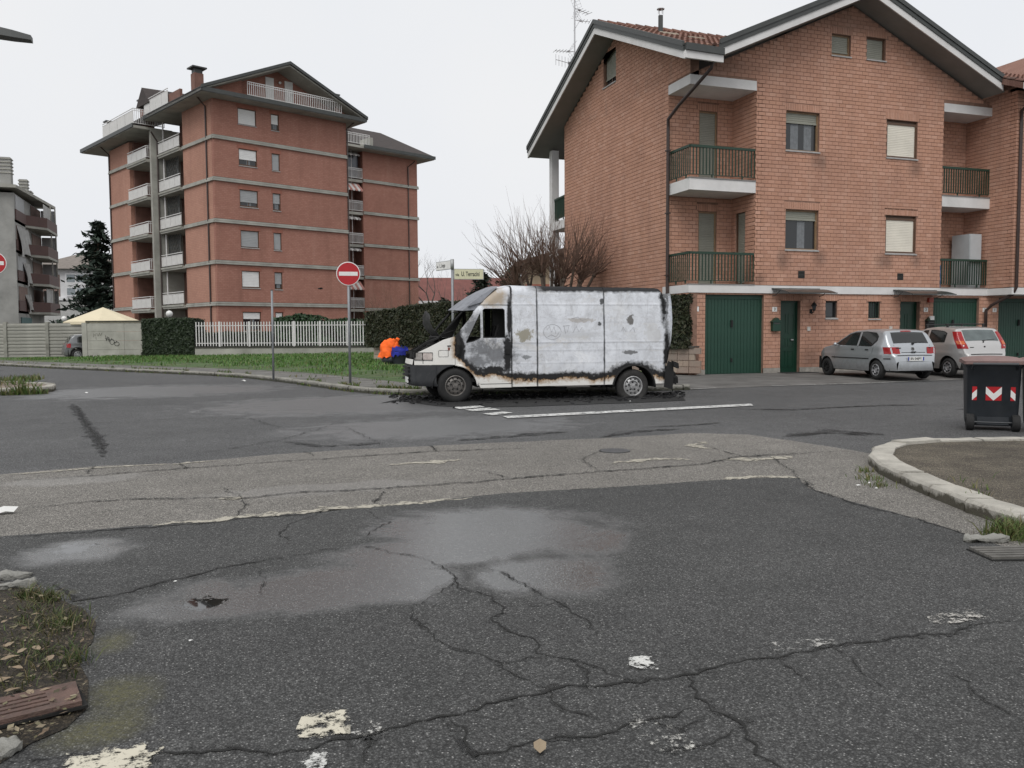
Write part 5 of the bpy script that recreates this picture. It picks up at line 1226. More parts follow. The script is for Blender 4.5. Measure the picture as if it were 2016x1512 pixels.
MB().add([(-.7, -.8, 5.4), (-.7, 8.6, 5.4), (7, 8.6, 7.6), (7, -.8, 7.6), (-.7, -.8, 5.15), (-.7, 8.6, 5.15), (7, 8.6, 7.3), (7, -.8, 7.3)], [(0, 3, 2, 1), (4, 5, 6, 7), (0, 4, 7, 3), (0, 1, 5, 4)]).build('roof', mat('brown_roof_far', (.09, .06, .05), .9, .2, 3), hb)
w_ = MB().box(2.2, 3.2, -.1, -.03, 2.2, 3.6).build('window', m_wst, hb); MB().box(2.3, 3.1, -.12, -.105, 2.3, 3.5).build('pane', m_glass, w_)
w_ = MB().box(4.4, 5.2, -.1, -.03, 2.2, 3.6).build('window', m_wst, hb); MB().box(4.5, 5.1, -.12, -.105, 2.3, 3.5).build('pane', m_glass, w_)
MB().box(4.4, 5.2, 2, 2.8, 6, 8.0).build('chimney', m_redw, hb)
# ================================================================== BURNT-OUT VAN
VA = R(-5); van = thing('burnt_van', 'burnt-out white high-roof van with scorched flaking panels and raised hood', 'van', (4.668+math.sin(VA)*.02, 16.912-.02*math.cos(VA), 0), VA)
VW = 1.98
def van_paint(name, burn=True, base=(.74, .73, .70), dark=0.):
    g = NT(name); v = g.coord(); x, y, z = g.sep(v)
    n1 = g.noise(2.2, 8, .65, v, .6); n2 = g.noise(9, 7, .7, v, .3); n3 = g.noise(38, 5, .7, v); n4 = g.noise(.9, 5, .6, v)
    N = lambda n, a: g.rng(n, .2, .8, -a, a)
    ash = g.mix(g.rng(n1, .3, .7), (.78, .805, .85, 1), (.60, .62, .66, 1))
    n5 = g.noise(4.5, 9, .75, g.coord('Object', (1, 1, .45)), .8); ash = g.mix(g.rng(n2, .5, .78, 0, .6), ash, (.42, .43, .45, 1)); ash = g.mix(g.rng(n3, .6, .76, 0, .6), ash, (.36, .35, .34, 1)); ash = g.mix(g.rng(n5, .5, .66, 0, .65), ash, (.43, .435, .45, 1)); ash = g.mix(g.rng(n5, .64, .70, 0, .75), ash, (.24, .235, .225, 1)); n6 = g.noise(1.4, 9, .8, g.coord('Object', (.6, 1, 1.6)), 1.2); ash = g.mix(g.rng(n6, .53, .62, 0, .5), ash, (.52, .49, .44, 1)); ash = g.mix(g.rng(n6, .42, .36, 0, .6), ash, (.84, .85, .87, 1)); n7 = g.noise(75, 2, .5, v); ash = g.mix(g.rng(n7, .66, .72, 0, .75), ash, (.25, .25, .25, 1)); edge_ = g.math('ABSOLUTE', g.math('SUBTRACT', n6, .53)); ash = g.mix(g.rng(edge_, .008, .002, 0, .5), ash, (.27, .27, .28, 1))
    ash = g.mix(g.rng(n4, .55, .75, 0, .35), ash, (.80, .79, .76, 1))
    def blob(cx, cz, rx, rz, soft=.35, wob=.5, nn=None):
        dx = g.math('MULTIPLY', g.math('SUBTRACT', x, cx), 1/rx); dz = g.math('MULTIPLY', g.math('SUBTRACT', z, cz), 1/rz)
        d = g.math('SQRT', g.math('ADD', g.math('MULTIPLY', dx, dx), g.math('MULTIPLY', dz, dz)))
        return g.rng(g.math('ADD', d, N(nn or n2, wob)), 1+soft/2, 1-soft/2)
    # bare, browned metal on the roof front; exposed patches on the panels
    rust = g.math('MULTIPLY', blob(.82, 2.2, .32, .2, .8, .6), .85); ash = g.mix(rust, ash, g.mix(n2, (.46, .34, .20, 1), (.28, .25, .22, 1)))
    for (cx, cz, rx, rz, col, k) in ((1.5, 1.41, .17, .13, (.30, .28, .22), .95), (3.92, 1.72, .085, .10, (.16, .155, .15), 1.), (2.55, 1.40, .75, .07, (.50, .51, .53), .5), (2.75, 1.71, .3, .05, (.36, .33, .30), .7), (1.55, .93, .1, .045, (.22, .23, .24), .9), (3.9, 1.0, .16, .045, (.10, .10, .10), .85), (4.45, 1.4, .2, .2, (.5, .5, .5), .6), (3.2, 1.62, .05, .05, (.05, .05, .05), .9), (3.25, 2.12, .05, .06, (.04, .04, .04), .9), (1.2, 2.3, .05, .2, (.5, .5, .52), .6)):
        ash = g.mix(g.math('MULTIPLY', blob(cx, cz, rx, rz, .3, .9), k), ash, (*col, 1))
    if not burn: g.done(g.mix(g.rng(n2, .5, .8, 0, .25), (*base, 1), (.45, .44, .41, 1)), .45); return g.mat
    # line between burnt and unburnt paint
    zb = g.ramp(g.math('MULTIPLY', x, 1/5.), [(0, 1.02), (.02, .93), (.055, .74), (.085, .60), (.125, .545), (.165, .62), (.205, .54), (.235, .47), (.3, .49), (.45, .48), (.62, .46), (.71, .47), (.745, .45), (.80, .45), (.865, .45), (.9, .48), (.96, .47)])
    B = g.math('ADD', g.math('SUBTRACT', z, zb), g.math('ADD', N(n2, .075), N(n1, .10)))
    B = g.math('MINIMUM', B, g.math('ADD', g.math('ADD', x, -.02), N(n2, .06)))
    clean = g.mix(g.rng(n1, .4, .8, 0, .25), (*base, 1), (.60, .54, .42, 1))
    clean = g.mix(g.rng(n3, .66, .8, 0, .5), clean, (.3, .28, .25, 1))
    c = g.ramp(g.rng(B, -.16, .24), [(0, (0, 0, 0)), (1, (1, 1, 1))])
    f = g.rng(B, -.13, -.03); c = g.mix(f, clean, g.mix(n2, (.42, .25, .10, 1), (.22, .13, .07, 1)))
    c = g.mix(g.rng(B, -.045, -.015), c, (.016, .015, .015, 1))
    c = g.mix(g.rng(g.math('ADD', B, N(n5, .05)), .07, .16), c, ash)
    # soot: door pillar, door centre, rear edge, seams, roof edge
    soot = blob(.09, 1.16, .13, .34, .5, .5)
    for a in ((.86, .98, .42, .24, 1.0, 1.0), (.45, .85, .3, .16, .9, .9), (.35, 1.55, .2, .35, 1.2, 1.1), (1.13, 1.0, .10, .42, .5, .6), (1.17, 1.75, .05, .5, .6, .5), (.8, .66, .4, .09, .7, .9), (.6, 1.1, .35, .22, 1.2, 1.4), (4.72, 2.1, .09, .5, .7, .8), (4.80, .9, .09, .7, .6, .6), (3.99, .50, .60, .29, .3, .35), (2.3, .52, 1.5, .045, .8, .9), (.1, .95, .1, .2, .5, .6)):
        soot = g.math('MAXIMUM', soot, g.math('MULTIPLY', blob(*a), 1. if a[4] < .85 else .72))
    soot = g.math('MULTIPLY', soot, g.rng(B, -.03, .02))
    for sx in (1.22, 1.782, 3.302): 
        soot = g.math('MAXIMUM', soot, g.math('MULTIPLY', g.rng(g.math('ABSOLUTE', g.math('ADD', g.math('SUBTRACT', x, sx), N(n2, .012))), .03, .012), g.rng(n1, .35, .6, .25, .95)))
    top = g.rng(g.math('ADD', z, N(n2, .035)), 2.29, 2.345); top = g.math('MULTIPLY', top, g.rng(g.math('ADD', x, N(n1, .3)), 1.5, 2.0)); soot = g.math('MAXIMUM', soot, top)
    c = g.mix(soot, c, (.020, .020, .021, 1))
    if dark: c = g.mix(dark, c, (.012, .012, .012, 1))
    rr = g.mix(g.rng(B, -.05, .05), (.4, .4, .4, 1), (.75, .75, .75, 1))
    g.bump(g.math('ADD', g.math('MULTIPLY', n3, .5), n2), .25, .008)
    g.done(c, rr, 0, .3); return g.mat
m_van = van_paint('scorched_van_paint'); m_vanin = mat('charred_inside', (.012, .012, .012), .9, .4, 6); m_vanfar = m_vanin
m_bump = mat('black_bumper_plastic', (.022, .024, .027), .55, .25, 5, .2, 40, dirt=.4, dscale=3, dcol=(.08, .08, .08)); m_tyre = mat('tyre_rubber', (.016, .016, .016), .85, .3, 10, .4, 60); m_tyreash = mat('burnt_tyre', (.03, .029, .028), .95, .4, 10, .6, 50)
m_steel = mat('steel_wheel', (.17, .16, .15), .45, .3, 12, .3, 60, metal=.5, dirt=.6, dscale=14, dcol=(.07, .055, .045)); m_steelr = mat('bare_wheel_rim', (.42, .42, .42), .4, .3, 10, .2, 60, metal=.5, dirt=.5, dscale=9)
def ztop(x): return pw(x, [(-.84, .93), (-.79, 1.03), (-.55, 1.15), (-.25, 1.31), (0, 1.38), (.3, 1.73), (.46, 1.96), (.7, 2.2), (.94, 2.38), (1.24, 2.44), (4.62, 2.41), (4.70, 2.37), (4.76, 2.22)])
SW_ = (2.05, 1.68, 1.24, 1.07, .80)
def yoff(x, z):
    o = 0.
    if x < -.1: o += ((-.1-x)/.74)**2*.32
    if z > 1.3: o += (z-1.3)*.055
    d = ztop(x)-z; r_ = .13
    if x > .4 and d < r_: o += r_-math.sqrt(max(0, r_*r_-(r_-max(0, d))**2))
    if x > 4.55: o += ((x-4.55)/.25)**2*.05
    if x > 1.21:
        for s_, k_ in zip(SW_, (.0045, .0015, .0045, .0025, .0025)): o += -k_*math.exp(-((z-s_)/.018)**2)+k_*.45*math.exp(-((z-s_+.04)/.022)**2)
        o += mnoise.noise(Vector((x*1.7, z*1.9, 2)))*.011+mnoise.noise(Vector((x*4.2, z*4.4, 7)))*.004
    return o
def farch(x): return .30+math.sqrt(max(0, .47**2-x*x)) if abs(x) < .47 else 0
def rarch(x): return .22+math.sqrt(max(0, .49**2-(x-4.0)**2)) if abs(x-4.0) < .49 else 0
ZL = sorted(set([.26+.05*k for k in range(45)]+[s_+d for s_ in SW_ for d in (-.05, -.025, -.012, 0, .012, .03)]))
def vpanel(name, xs, lo, hi, m, parent=van, side=0, smooth=True, extra=0.):
    mb = MB(); k = len(ZL); zz = [-1]+ZL+[9]
    for x in xs:
        a, b = lo(x), hi(x)
        for z in zz:
            z = max(a, min(b, z)); y = yoff(x, z)-extra; mb.v.append((x, y if side == 0 else VW-y, z))
    k = len(zz)
    for i in range(len(xs)-1):
        for j in range(k-1):
            q = (i*k+j, (i+1)*k+j, (i+1)*k+j+1, i*k+j+1)
            if len(set(mb.v[t] for t in q)) >= 3: mb.f.append(q if side == 0 else q[::-1]); mb.m.append(0)
    o = mb.build(name, m, parent, smooth=False, fix=True); me = o.data; me.polygons.foreach_set('use_smooth', [smooth]*len(me.polygons)); return o
fr_ = lambda a, b, n: [lerp(a, b, i/n) for i in range(n+1)]
w1b = lambda x: pw(x, [(.235, 1.235), (.40, 1.27), (.545, 1.34)]); w1t = lambda x: pw(x, [(.235, 1.27), (.545, 1.88)]); w2b = lambda x: 1.34; w2t = lambda x: pw(x, [(.60, 1.93), (.64, 1.96), (1.04, 1.96), (1.075, 1.93)])
DT = lambda x: min(ztop(x)-.0, 2.025)
dlo = lambda x: max(.375, farch(x))
for sd_ in (0, 1):
    mm = m_van if sd_ == 0 else m_vanfar
    vpanel('fender', fr_(-.82, -.008, 22), lambda x: max(.785, farch(x)), ztop, mm, side=sd_)
    # door with its two openings: frame pieces joined into one leaf
    mbs = []
    dr_ = vpanel('door', fr_(.0, .235, 8), dlo, DT, mm, side=sd_)
    for (xs, lo, hi) in ((fr_(.235, .545, 10), dlo, w1b), (fr_(.235, .545, 10), w1t, DT), (fr_(.545, .60, 2), dlo, DT), (fr_(.60, 1.075, 12), dlo, w2b), (fr_(.60, 1.075, 12), w2t, DT), (fr_(1.075, 1.205, 4), dlo, DT)): vpanel('door_panel', xs, lo, hi, mm, dr_, sd_)
    # window seals
    for loop in ([(.245, 1.25), (.40, 1.28), (.54, 1.35), (.54, 1.86), (.245, 1.27)], [(.605, 1.35), (1.07, 1.35), (1.07, 1.92), (1.035, 1.955), (.645, 1.955), (.605, 1.92), (.605, 1.35)]):
        mb = MB(); mb.tube([(x, (yoff(x, z)+.01) if sd_ == 0 else VW-yoff(x, z)-.01, z) for x, z in loop], .013, 5); mb.build('window_seal', m_vanin, dr_)
    vpanel('roof_side', fr_(.50, 1.205, 14), lambda x: 2.04 if ztop(x) > 2.04 else ztop(x), ztop, mm, side=sd_)
    vpanel('sill', fr_(.44, 1.21, 8), lambda x: max(.29, farch(x)), lambda x: max(.362, farch(x)), mm, side=sd_)
    for a, b in ((1.222, 1.776), (1.788, 3.296), (3.308, 4.76)): vpanel('side_panel', fr_(a, b, max(6, int((b-a)/.05))), lambda x: max(.30, rarch(x)), ztop, mm, side=sd_)
    vpanel('rear_corner', fr_(4.765, 4.82, 2), lambda x: .74, lambda x: 2.2, mm, side=sd_)
# dark line of the door gap and panel gaps (an inner black skin shows through them)
vpanel('inner_skin', fr_(1.19, 4.75, 40), lambda x: max(.31, rarch(x)+.01), lambda x: ztop(x)-.03, m_vanin, side=0, extra=-.03)
vpanel('inner_skin', fr_(-.06, .24, 8), lambda x: max(.4, farch(x)+.01), lambda x: ztop(x)-.03, m_vanin, side=0, extra=-.03)
# arch lips
for cx, cz, r_, a0, a1, m_ in ((0, .30, .475, 5, 92, m_van), (4.0, .22, .495, 0, 180, m_vanin)):
    mb = MB(); mb.tube([(cx+r_*math.cos(R(a)), yoff(0.2, .6)-.008, cz+r_*math.sin(R(a))) for a in range(a0, a1+1, 8)], .022, 6); mb.build('arch_lip', m_, van, smooth=True)
    MB().grid(lambda u, v: (cx+(r_+.01)*math.cos(math.pi*u), .02+v*.45, cz+(r_+.01)*math.sin(math.pi*u)), 16, 2).build('wheel_well', m_vanin, van)
# roof skin, visor
mb = MB(); xs = fr_(.94, 4.72, 38)
for x in xs:
    for j in range(13): t = j/12; e = yoff(x, ztop(x)); y = lerp(e, VW-e, t); mb.v.append((x, y, ztop(x)+.045*(1-(2*t-1)**2)+mnoise.noise(Vector((x*2, y*2, 0)))*.012))
for i in range(38):
    for j in range(12): a = i*13+j; mb.f.append((a, a+13, a+14, a+1)); mb.m.append(0)
mb.build('roof', m_van, van, smooth=True)
m_visor = mat('scorched_visor', (.21, .22, .245), .6, .2, 4, .2, 40, dirt=.5, dscale=6)
mb = MB()
vprof = [(.20, 1.915), (.38, 2.08), (.58, 2.23), (.78, 2.35), (.96, 2.43)]
for (x, z) in vprof:
    for j in range(11): t = j/10; e = .16-.04*(z-1.9); y = lerp(e, VW-e, t); bul = (1-(2*t-1)**2); mb.v.append((x-.16*bul*(1.0-(z-1.9)*1.6 if z < 2.4 else .15), y, z+.03*bul))
for i in range(4):
    for j in range(10): a = i*11+j; mb.f.append((a, a+1, a+12, a+11)); mb.m.append(0)
k = len(mb.v)
mb.v += [(.22, .16, 1.90), (.22, VW-.16, 1.90), (.62, VW-.13, 2.03), (.62, .13, 2.03)]; mb.f += [(k, k+1, k+2, k+3)]; mb.m += [0]
mb.add([(.2, .155, 1.915), (.38, .15, 2.08), (.58, .145, 2.23), (.78, .14, 2.35), (.96, .13, 2.43), (.9, .125, 2.38), (.7, .125, 2.2), (.46, .13, 1.96), (.44, .13, 1.93)], [(0, 8, 7, 1), (1, 7, 6, 2), (2, 6, 5, 3), (3, 5, 4)])
mb.build('roof_visor', m_visor, van)
mb = MB(); mb.tube([(x, yoff(x, ztop(x))+.02, ztop(x)-.015+mnoise.noise(Vector((x*9, 0, 1)))*.012) for x in fr_(1.75, 4.68, 60)], [.022+.012*abs(mnoise.noise(Vector((x*7, 3, 0)))) for x in fr_(1.75, 4.68, 60)], 6); mb.build('roof_rail', m_vanin, van)
# windscreen frame and pillars, cowl, engine bay, raised hood
mb = MB(); mb.tube([(-.27, .38, 1.36), (-.05, .28, 1.62), (.22, .25, 1.91)], .022, 6); mb.tube([(-.27, VW-.38, 1.36), (-.05, VW-.28, 1.62), (.22, VW-.25, 1.91)], .028, 6); mb.tube([(-.27, .38, 1.36), (-.36, VW/2, 1.36), (-.27, VW-.38, 1.36)], .035, 6); mb.tube([(-.2, .4, 1.42), (.1, .75, 1.5)], .012, 5); mb.build('windscreen_frame', m_vanin, van)
MB().add([(-.30, .3, 1.34), (0.0, .06, 1.37), (0.25, .08, 1.25), (0.25, VW-.08, 1.25), (0, VW-.06, 1.37), (-.30, VW-.3, 1.34)], [(0, 1, 2, 3, 4, 5)]).build('cowl', m_vanin, van)
rnd = random.Random(14); mb = MB()
for _ in range(60):
    x = rnd.uniform(-.74, -.2); c = (x, rnd.uniform(.28, VW-.28), ztop(x)-rnd.uniform(.03, .35)); s_ = rnd.uniform(.04, .12); mb.obox(c, (s_, rnd.uniform(-.04, .04), rnd.uniform(-.03, .03)), (rnd.uniform(-.03, .03), s_*rnd.uniform(.5, 1.4), 0), (0, 0, s_*rnd.uniform(.4, .8)))
mb.box(-.72, 0, .24, VW-.24, .5, .98); mb.build('engine_bay', m_vanin, van)
mb = MB(); mb.grid(lambda u, v: (lerp(-.18, -.42, v)-.10*math.sin(v*2.8)+.03*mnoise.noise(Vector((u*4, v*5, 0))), lerp(.42, VW-.42, u), lerp(1.33, 1.93, v)-.16*(2*u-1)**2*v+.03*mnoise.noise(Vector((u*6, v*4, 3)))), 16, 12); mb.build('hood', mat('charred_hood', (.03, .03, .031), .6, .6, 5, .5, 30), van, smooth=True)
mb = MB()
for j in range(2): mb.tube([(-.80+.03*k, .34-k*.012, 1.06+.028*k*.8+j*.02) for k in range(9)]+[(-.3, .22, 1.35)], .022, 5)
mb.build('hood_seal', m_vanin, van)
# bumper wrapping round the nose
def bfn(u, v):
    # u: 0 rear end by the near wheel -> .5 nose -> 1 far wheel
    t = u*2 if u < .5 else (1-u)*2
    if t < .6: x = lerp(-.40, -.77, t/.6); y = yoff(x, .7)-.03
    else: a = (t-.6)/.4; x = lerp(-.77, -.92, math.sin(a*1.57)); y = lerp(yoff(-.77, .7)-.03, VW/2, a**1.6)
    if u > .5: y = VW-y
    z = lerp(.34, .785, v); inn = .05*max(0, (.25-v)/.25)**2
    return (x+inn+(.012 if int(v*12) % 3 == 2 and t > .78 else 0), y if u <= .5 else y, z)
MB().grid(bfn, 44, 14).build('front_bumper', m_bump, van, smooth=True)
vpanel('bumper_side', fr_(-.49, -.06, 12), lambda x: max(.36, farch(x)), lambda x: max(.79, farch(x)+.012), m_bump, extra=.015)
MB().grid(lambda u, v: (lerp(-.85, -.88, math.sin(u*math.pi))+.02*v, lerp(.37, VW-.37, u), lerp(.79, .90, v)), 12, 2).build('nose_panel', m_van, van, smooth=True)
for j in range(4): MB().box(-.93, -.89, .55, VW-.55, .70-j*.085, .74-j*.085).build('grille_bar', m_vanin, van)
MB().obox((-.925, .75, .46), (.008, 0, 0), (0, .2, 0), (0, 0, .06)).build('number_plate', m_plate, van)
# lamp
def lamp(sd_, cols):
    f_ = (lambda y: y) if sd_ == 0 else (lambda y: VW-y); o = None
    for (xa, xb, m_) in ((-.82, -.665, cols[0]), (-.655, -.47, cols[1])):
        mb = MB(); mb.grid(lambda u, v: (lerp(xa, xb, u), f_(yoff(lerp(xa, xb, u), .95)-.014), lerp(.895, 1.035, v)), 5, 3); q = mb.build('headlamp', m_, van, smooth=True)
        MB().tube([(xa, f_(yoff(xa, .95)-.01), .89), (xb, f_(yoff(xb, .95)-.01), .89), (xb, f_(yoff(xb, .95)-.01), 1.04), (xa, f_(yoff(xa, .95)-.01), 1.04), (xa, f_(yoff(xa, .95)-.01), .89)], .010, 5).build('lamp_frame', m_vanin, q)
m_lens = mat('sooty_lamp_lens', (.33, .31, .29), .25, .3, 9, dirt=.6, dscale=9); m_lens2 = mat('clouded_lamp_lens', (.50, .44, .41), .25, .2, 9, dirt=.5, dscale=10)
lamp(0, (m_lens, m_lens2)); lamp(1, (m_lens, m_lens2))
# scraps of old sprayed lettering still readable in the scorched paint
mb = MB(); P_ = lambda x, z: (x, yoff(x, z)-.002, z)
for pth in ([(2.12+.2*math.cos(R(a)), 1.46+.16*math.sin(R(a))) for a in range(0, 375, 25)], [(2.0, 1.5), (2.06, 1.58), (2.1, 1.45), (2.16, 1.57), (2.2, 1.42)], [(2.02, 1.36), (2.1, 1.40), (2.2, 1.35), (2.26, 1.44)], [(2.38, 1.6), (2.42, 1.42)], [(2.36, 1.58), (2.5, 1.6), (2.46, 1.46)], [(2.58, 1.44), (2.66, 1.58), (2.72, 1.46), (2.8, 1.56)], [(2.55, 1.74), (2.7, 1.78), (2.8, 1.70), (2.95, 1.76)], [(3.7, 1.46), (3.74, 1.56), (3.8, 1.45)], [(3.9, 1.46), (3.98, 1.55), (4.02, 1.44)]):
    mb.tube([P_(x, z) for x, z in pth], .004, 4)
mb.build('faded_lettering', mat('scorched_grey_mark', (.34, .34, .35), .8), van, kind='stuff')
# fuel flap, badge scorch marks, handles
mb = MB(); ol = [(-.335, .955), (-.16, .955), (-.15, .965), (-.15, 1.08), (-.16, 1.09), (-.335, 1.09), (-.345, 1.08), (-.345, .965)]
mb.tube([(x, yoff(x, z)-.003, z) for x, z in ol+[ol[0]]], .005, 4); mb.build('fuel_flap', mat('gap_shadow_grey', (.12, .12, .12), .8), van)
MB().obox((-.135, yoff(-.135, 1.13)-.004, 1.12), (.02, 0, 0), (0, .004, 0), (0, 0, .03)).build('badge', mat('scorched_badge', (.20, .06, .04), .6), van)
MB().obox((-.13, yoff(-.13, 1.18)-.004, 1.18), (.035, 0, 0), (0, .004, 0), (0, 0, .012)).build('side_repeater', m_vanin, van)
MB().obox((1.13, yoff(1.13, 1.05)-.012, 1.05), (.05, 0, 0), (0, .012, 0), (0, 0, .05)).build('door_handle', m_vanin, van)
mb = MB(); mb.tube([(.05, -.02, 1.35), (.07, -.07, 1.2), (.06, -.05, 1.02), (.09, -.01, .95)], [.03, .05, .035, .02], 6); mb.build('melted_mirror', m_vanin, van)
# interior: bulkhead, seats, dash, wheel
mb = MB(); mb.box(1.24, 1.28, .06, VW-.06, .4, 2.3); mb.box(-.1, 1.24, .06, VW-.06, .42, .5); mb.box(-.2, .2, .1, VW-.1, .8, 1.22); mb.build('bulkhead', m_vanin, van)
mb = MB()
for y in (.3, .55, .8): mb.tube([(.75, y, .6), (.85, y, 1.1), (1.0, y, 1.6)], .018, 5)
mb.tube([(1.0, .3, 1.6), (1.0, .8, 1.6)], .018, 5); mb.tube([(.9, .3, 1.3), (.9, .8, 1.3)], .014, 5); mb.build('seat_frame', m_vanin, van)
MB().add([(.3, .1, 2.0), (1.24, .1, 2.3), (1.24, VW-.1, 2.3), (.3, VW-.1, 2.0)], [(0, 1, 2, 3)]).build('headlining', m_vanin, van)
# underbody, rear wreckage
mb = MB(); mb.box(.5, 3.5, .25, VW-.25, .30, .45).box(3.5, 4.7, .45, VW-.45, .33, .5); mb.tube([(1.6, .35, .28), (2.1, .3, .24), (2.5, .28, .2)], [.03, .05, .035], 6); mb.tube([(.9, .2, .27), (2.6, .5, .22)], .02, 5); mb.tube([(4.0, .2, .27), (4.0, VW-.2, .27)], .05, 6); mb.build('underbody', m_vanin, van)
rnd = random.Random(4); mb = MB(); mb.add([(4.70, -.02, .22), (4.92, .0, .16), (5.0, .1, .5), (4.96, .05, .75), (4.82, .02, .80), (4.74, -.01, .6), (4.86, .3, .5)], [(0, 1, 2, 3, 4, 5), (1, 6, 2), (2, 6, 3)])
for _ in range(34): c = (rnd.uniform(4.85, 5.12), rnd.uniform(.0, 1.9), rnd.uniform(.35, .78)); s_ = rnd.uniform(.02, .07); mb.obox(c, (s_, 0, rnd.uniform(-.03, .03)), (0, s_, rnd.uniform(-.03, .03)), (rnd.uniform(-.02, .02), 0, s_))
mb.tube([(4.95, .1, .3), (4.98, .12, .1)], .012, 4); mb.build('rear_bumper', m_vanin, van)
mb = MB(); mb.grid(lambda u, v: (4.80+.12*math.sin(v*2.6)+.015*mnoise.noise(Vector((u*5, v*5, 9))), lerp(.03, VW-.03, u), lerp(.75, 2.3, v)), 10, 14); mb.build('rear_door', m_van, van, smooth=True)
mb = MB(); mb.grid(lambda u, v: (4.80+u*.14*math.sin(v*2.2+.35), .035+u*.06, lerp(1.22, 2.24, v)), 4, 10); mb.build('rear_hinge_cover', m_van, van, smooth=True)
def wheel(parent, x, y, z, r, face, mt, mr, flat=0., w=.2, holes=True, style='steel'):
    """wheel with tyre and rim; face = -1 looks towards -y"""
    o = bpy.data.objects.new('wheel', None); C.objects.link(o); o.parent = parent; o.location = (x, y, z); ri = r*.60
    pr = [(ri, -w/2+.01), (ri+.02, -w/2), (r-.06, -w/2-.004), (r-.02, -w/2+.025), (r, -w/2+.055), (r, w/2-.055), (r-.02, w/2-.02), (ri, w/2)]
    mb = MB().lathe(pr, axis='Y', n=36)
    if flat: mb.v = [(a*(1+max(0, -c-(r-flat))*.6), b*(1+max(0, -c-(r-flat*2))*2.5), max(c, -(r-flat))) for a, b, c in mb.v]
    mb.build('tyre', mt, o, smooth=True, sharp=50)
    s_ = face; mb = MB()
    prr = [(ri+.004, s_*(w/2-.012)), (ri-.015, s_*(w/2-.004)), (ri-.03, s_*(w/2-.02)), (ri*.84, s_*(w/2-.055)), (ri*.72, s_*(w/2-.03)), (ri*.56, s_*(w/2-.02)), (ri*.5, s_*(w/2-.05)), (ri*.28, s_*(w/2-.05)), (ri*.25, s_*(w/2-.02)), (0.001, s_*(w/2-.015))]
    mb.lathe(prr, axis='Y', n=36).build('rim', mr, o, smooth=True, sharp=40)
    if holes:
        mb = MB()
        for k in range(10):
            a = k*.6283; mb.lathe([(0.001, s_*(w/2-.024)), (.019, s_*(w/2-.024)), (.019, s_*(w/2-.06))], (ri*.70*math.cos(a), 0, ri*.70*math.sin(a)), 'Y', 8)
        for k in range(5):
            a = k*1.2566+.3; mb.lathe([(0.001, s_*(w/2-.03)), (.018, s_*(w/2-.03)), (.02, s_*(w/2-.055))], (ri*.39*math.cos(a), 0, ri*.39*math.sin(a)), 'Y', 6)
        mb.build('wheel_holes', m_vanin, o, kind='stuff')
    return o
wheel(van, 0, .10, .345, .37, -1, m_tyre, m_steel, .025); wheel(van, 3.99, .12, .25, .375, -1, m_tyreash, m_steelr, .125)
wheel(van, 0, VW-.12, .345, .37, 1, m_tyre, m_steel, .025); wheel(van, 3.99, VW-.12, .27, .375, 1, m_tyreash, m_steelr, .105)
# ================================================================== WALLS, FENCES, HEDGES, PLANTS
# concrete slab fence at the left
m_slab = mat('precast_concrete', (.27, .265, .235), .9, .3, 1.4, .5, 30, dirt=.85, dscale=.8, dcol=(.07, .065, .045))
cf = thing('concrete_fence', 'weathered fence of stacked horizontal concrete slabs between posts', 'fence', (-6.95, 53.6, .1), 0)
A_, B_ = Vector((0, 0, 0)), Vector((-18, 5.6, 0)); t_ = (B_-A_).normalized(); q_ = Vector((-t_.y, t_.x, 0)); npan = 8; Lp = (B_-A_).length/npan
sm = MB().add([(x, y, z) for x in (0, 1) for y, z in ((-.05, 0), (-.05, .1), (-.015, .16), (-.015, .195), (.05, .195), (.05, 0))], [(0, 1, 7, 6), (1, 2, 8, 7), (2, 3, 9, 8), (3, 4, 10, 9), (4, 5, 11, 10), (0, 5, 4, 3, 2, 1), (6, 7, 8, 9, 10, 11)]).mesh('slab', m_slab)
for i in range(npan):
    for j in range(10):
        o = link('slab', sm, cf, A_+t_*(i*Lp+Lp-.08)+Vector((0, 0, .02+j*.198))); o.rotation_euler = (0, 0, math.atan2(-t_.y, -t_.x)); o.scale = (Lp-.16, 1, 1)
    MB().obox(A_+t_*(i*Lp)+Vector((0, 0, 1.03)), t_*.09, q_*.12, (0, 0, 1.05)).build('post', m_slab, cf)
# board-marked wall with the scrawl
m_board = mat('board_marked_concrete', (.36, .355, .315), .9, .2, 1.2, .4, 40, dirt=.55, dscale=.9, dcol=(.17, .165, .13))
wa, wb3 = Vector((-6.75, 51.1, .1)), Vector((-3.65, 50.0, .1)); td = (wb3-wa).normalized(); L_ = (wb3-wa).length
cw = thing('concrete_wall', 'board-marked concrete wall with black scrawled graffiti beside the clipped hedge', 'wall', wa, math.atan2(td.y, td.x))
for j in range(4):
    for k in range(2):
        x0, x1 = k*L_*.62, (L_*.62 if k == 0 else L_); MB().box(x0+.006, x1-.006, -.0, .3, .02+j*.49, .5+j*.49).build('panel', m_board, cw)
MB().box(-.05, L_+.02, -.04, .34, 1.985, 2.09).build('coping', mat('mossy_coping', (.07, .068, .05), .95, .3, 3), cw); MB().box(-.28, 0-.005, -.02, .32, 0, 1.98).build('pier', m_board, cw)
def scrawl(paths, w=.012, y=-.012):
    mb = MB()
    for p in paths: mb.tube([(x, y, z) for x, z in p], w, 5)
    return mb
circ = lambda cx, cz, rx, rz, a0=0, a1=360: [(cx+rx*math.cos(R(a)), cz+rz*math.sin(R(a))) for a in range(a0, a1+1, 30)]
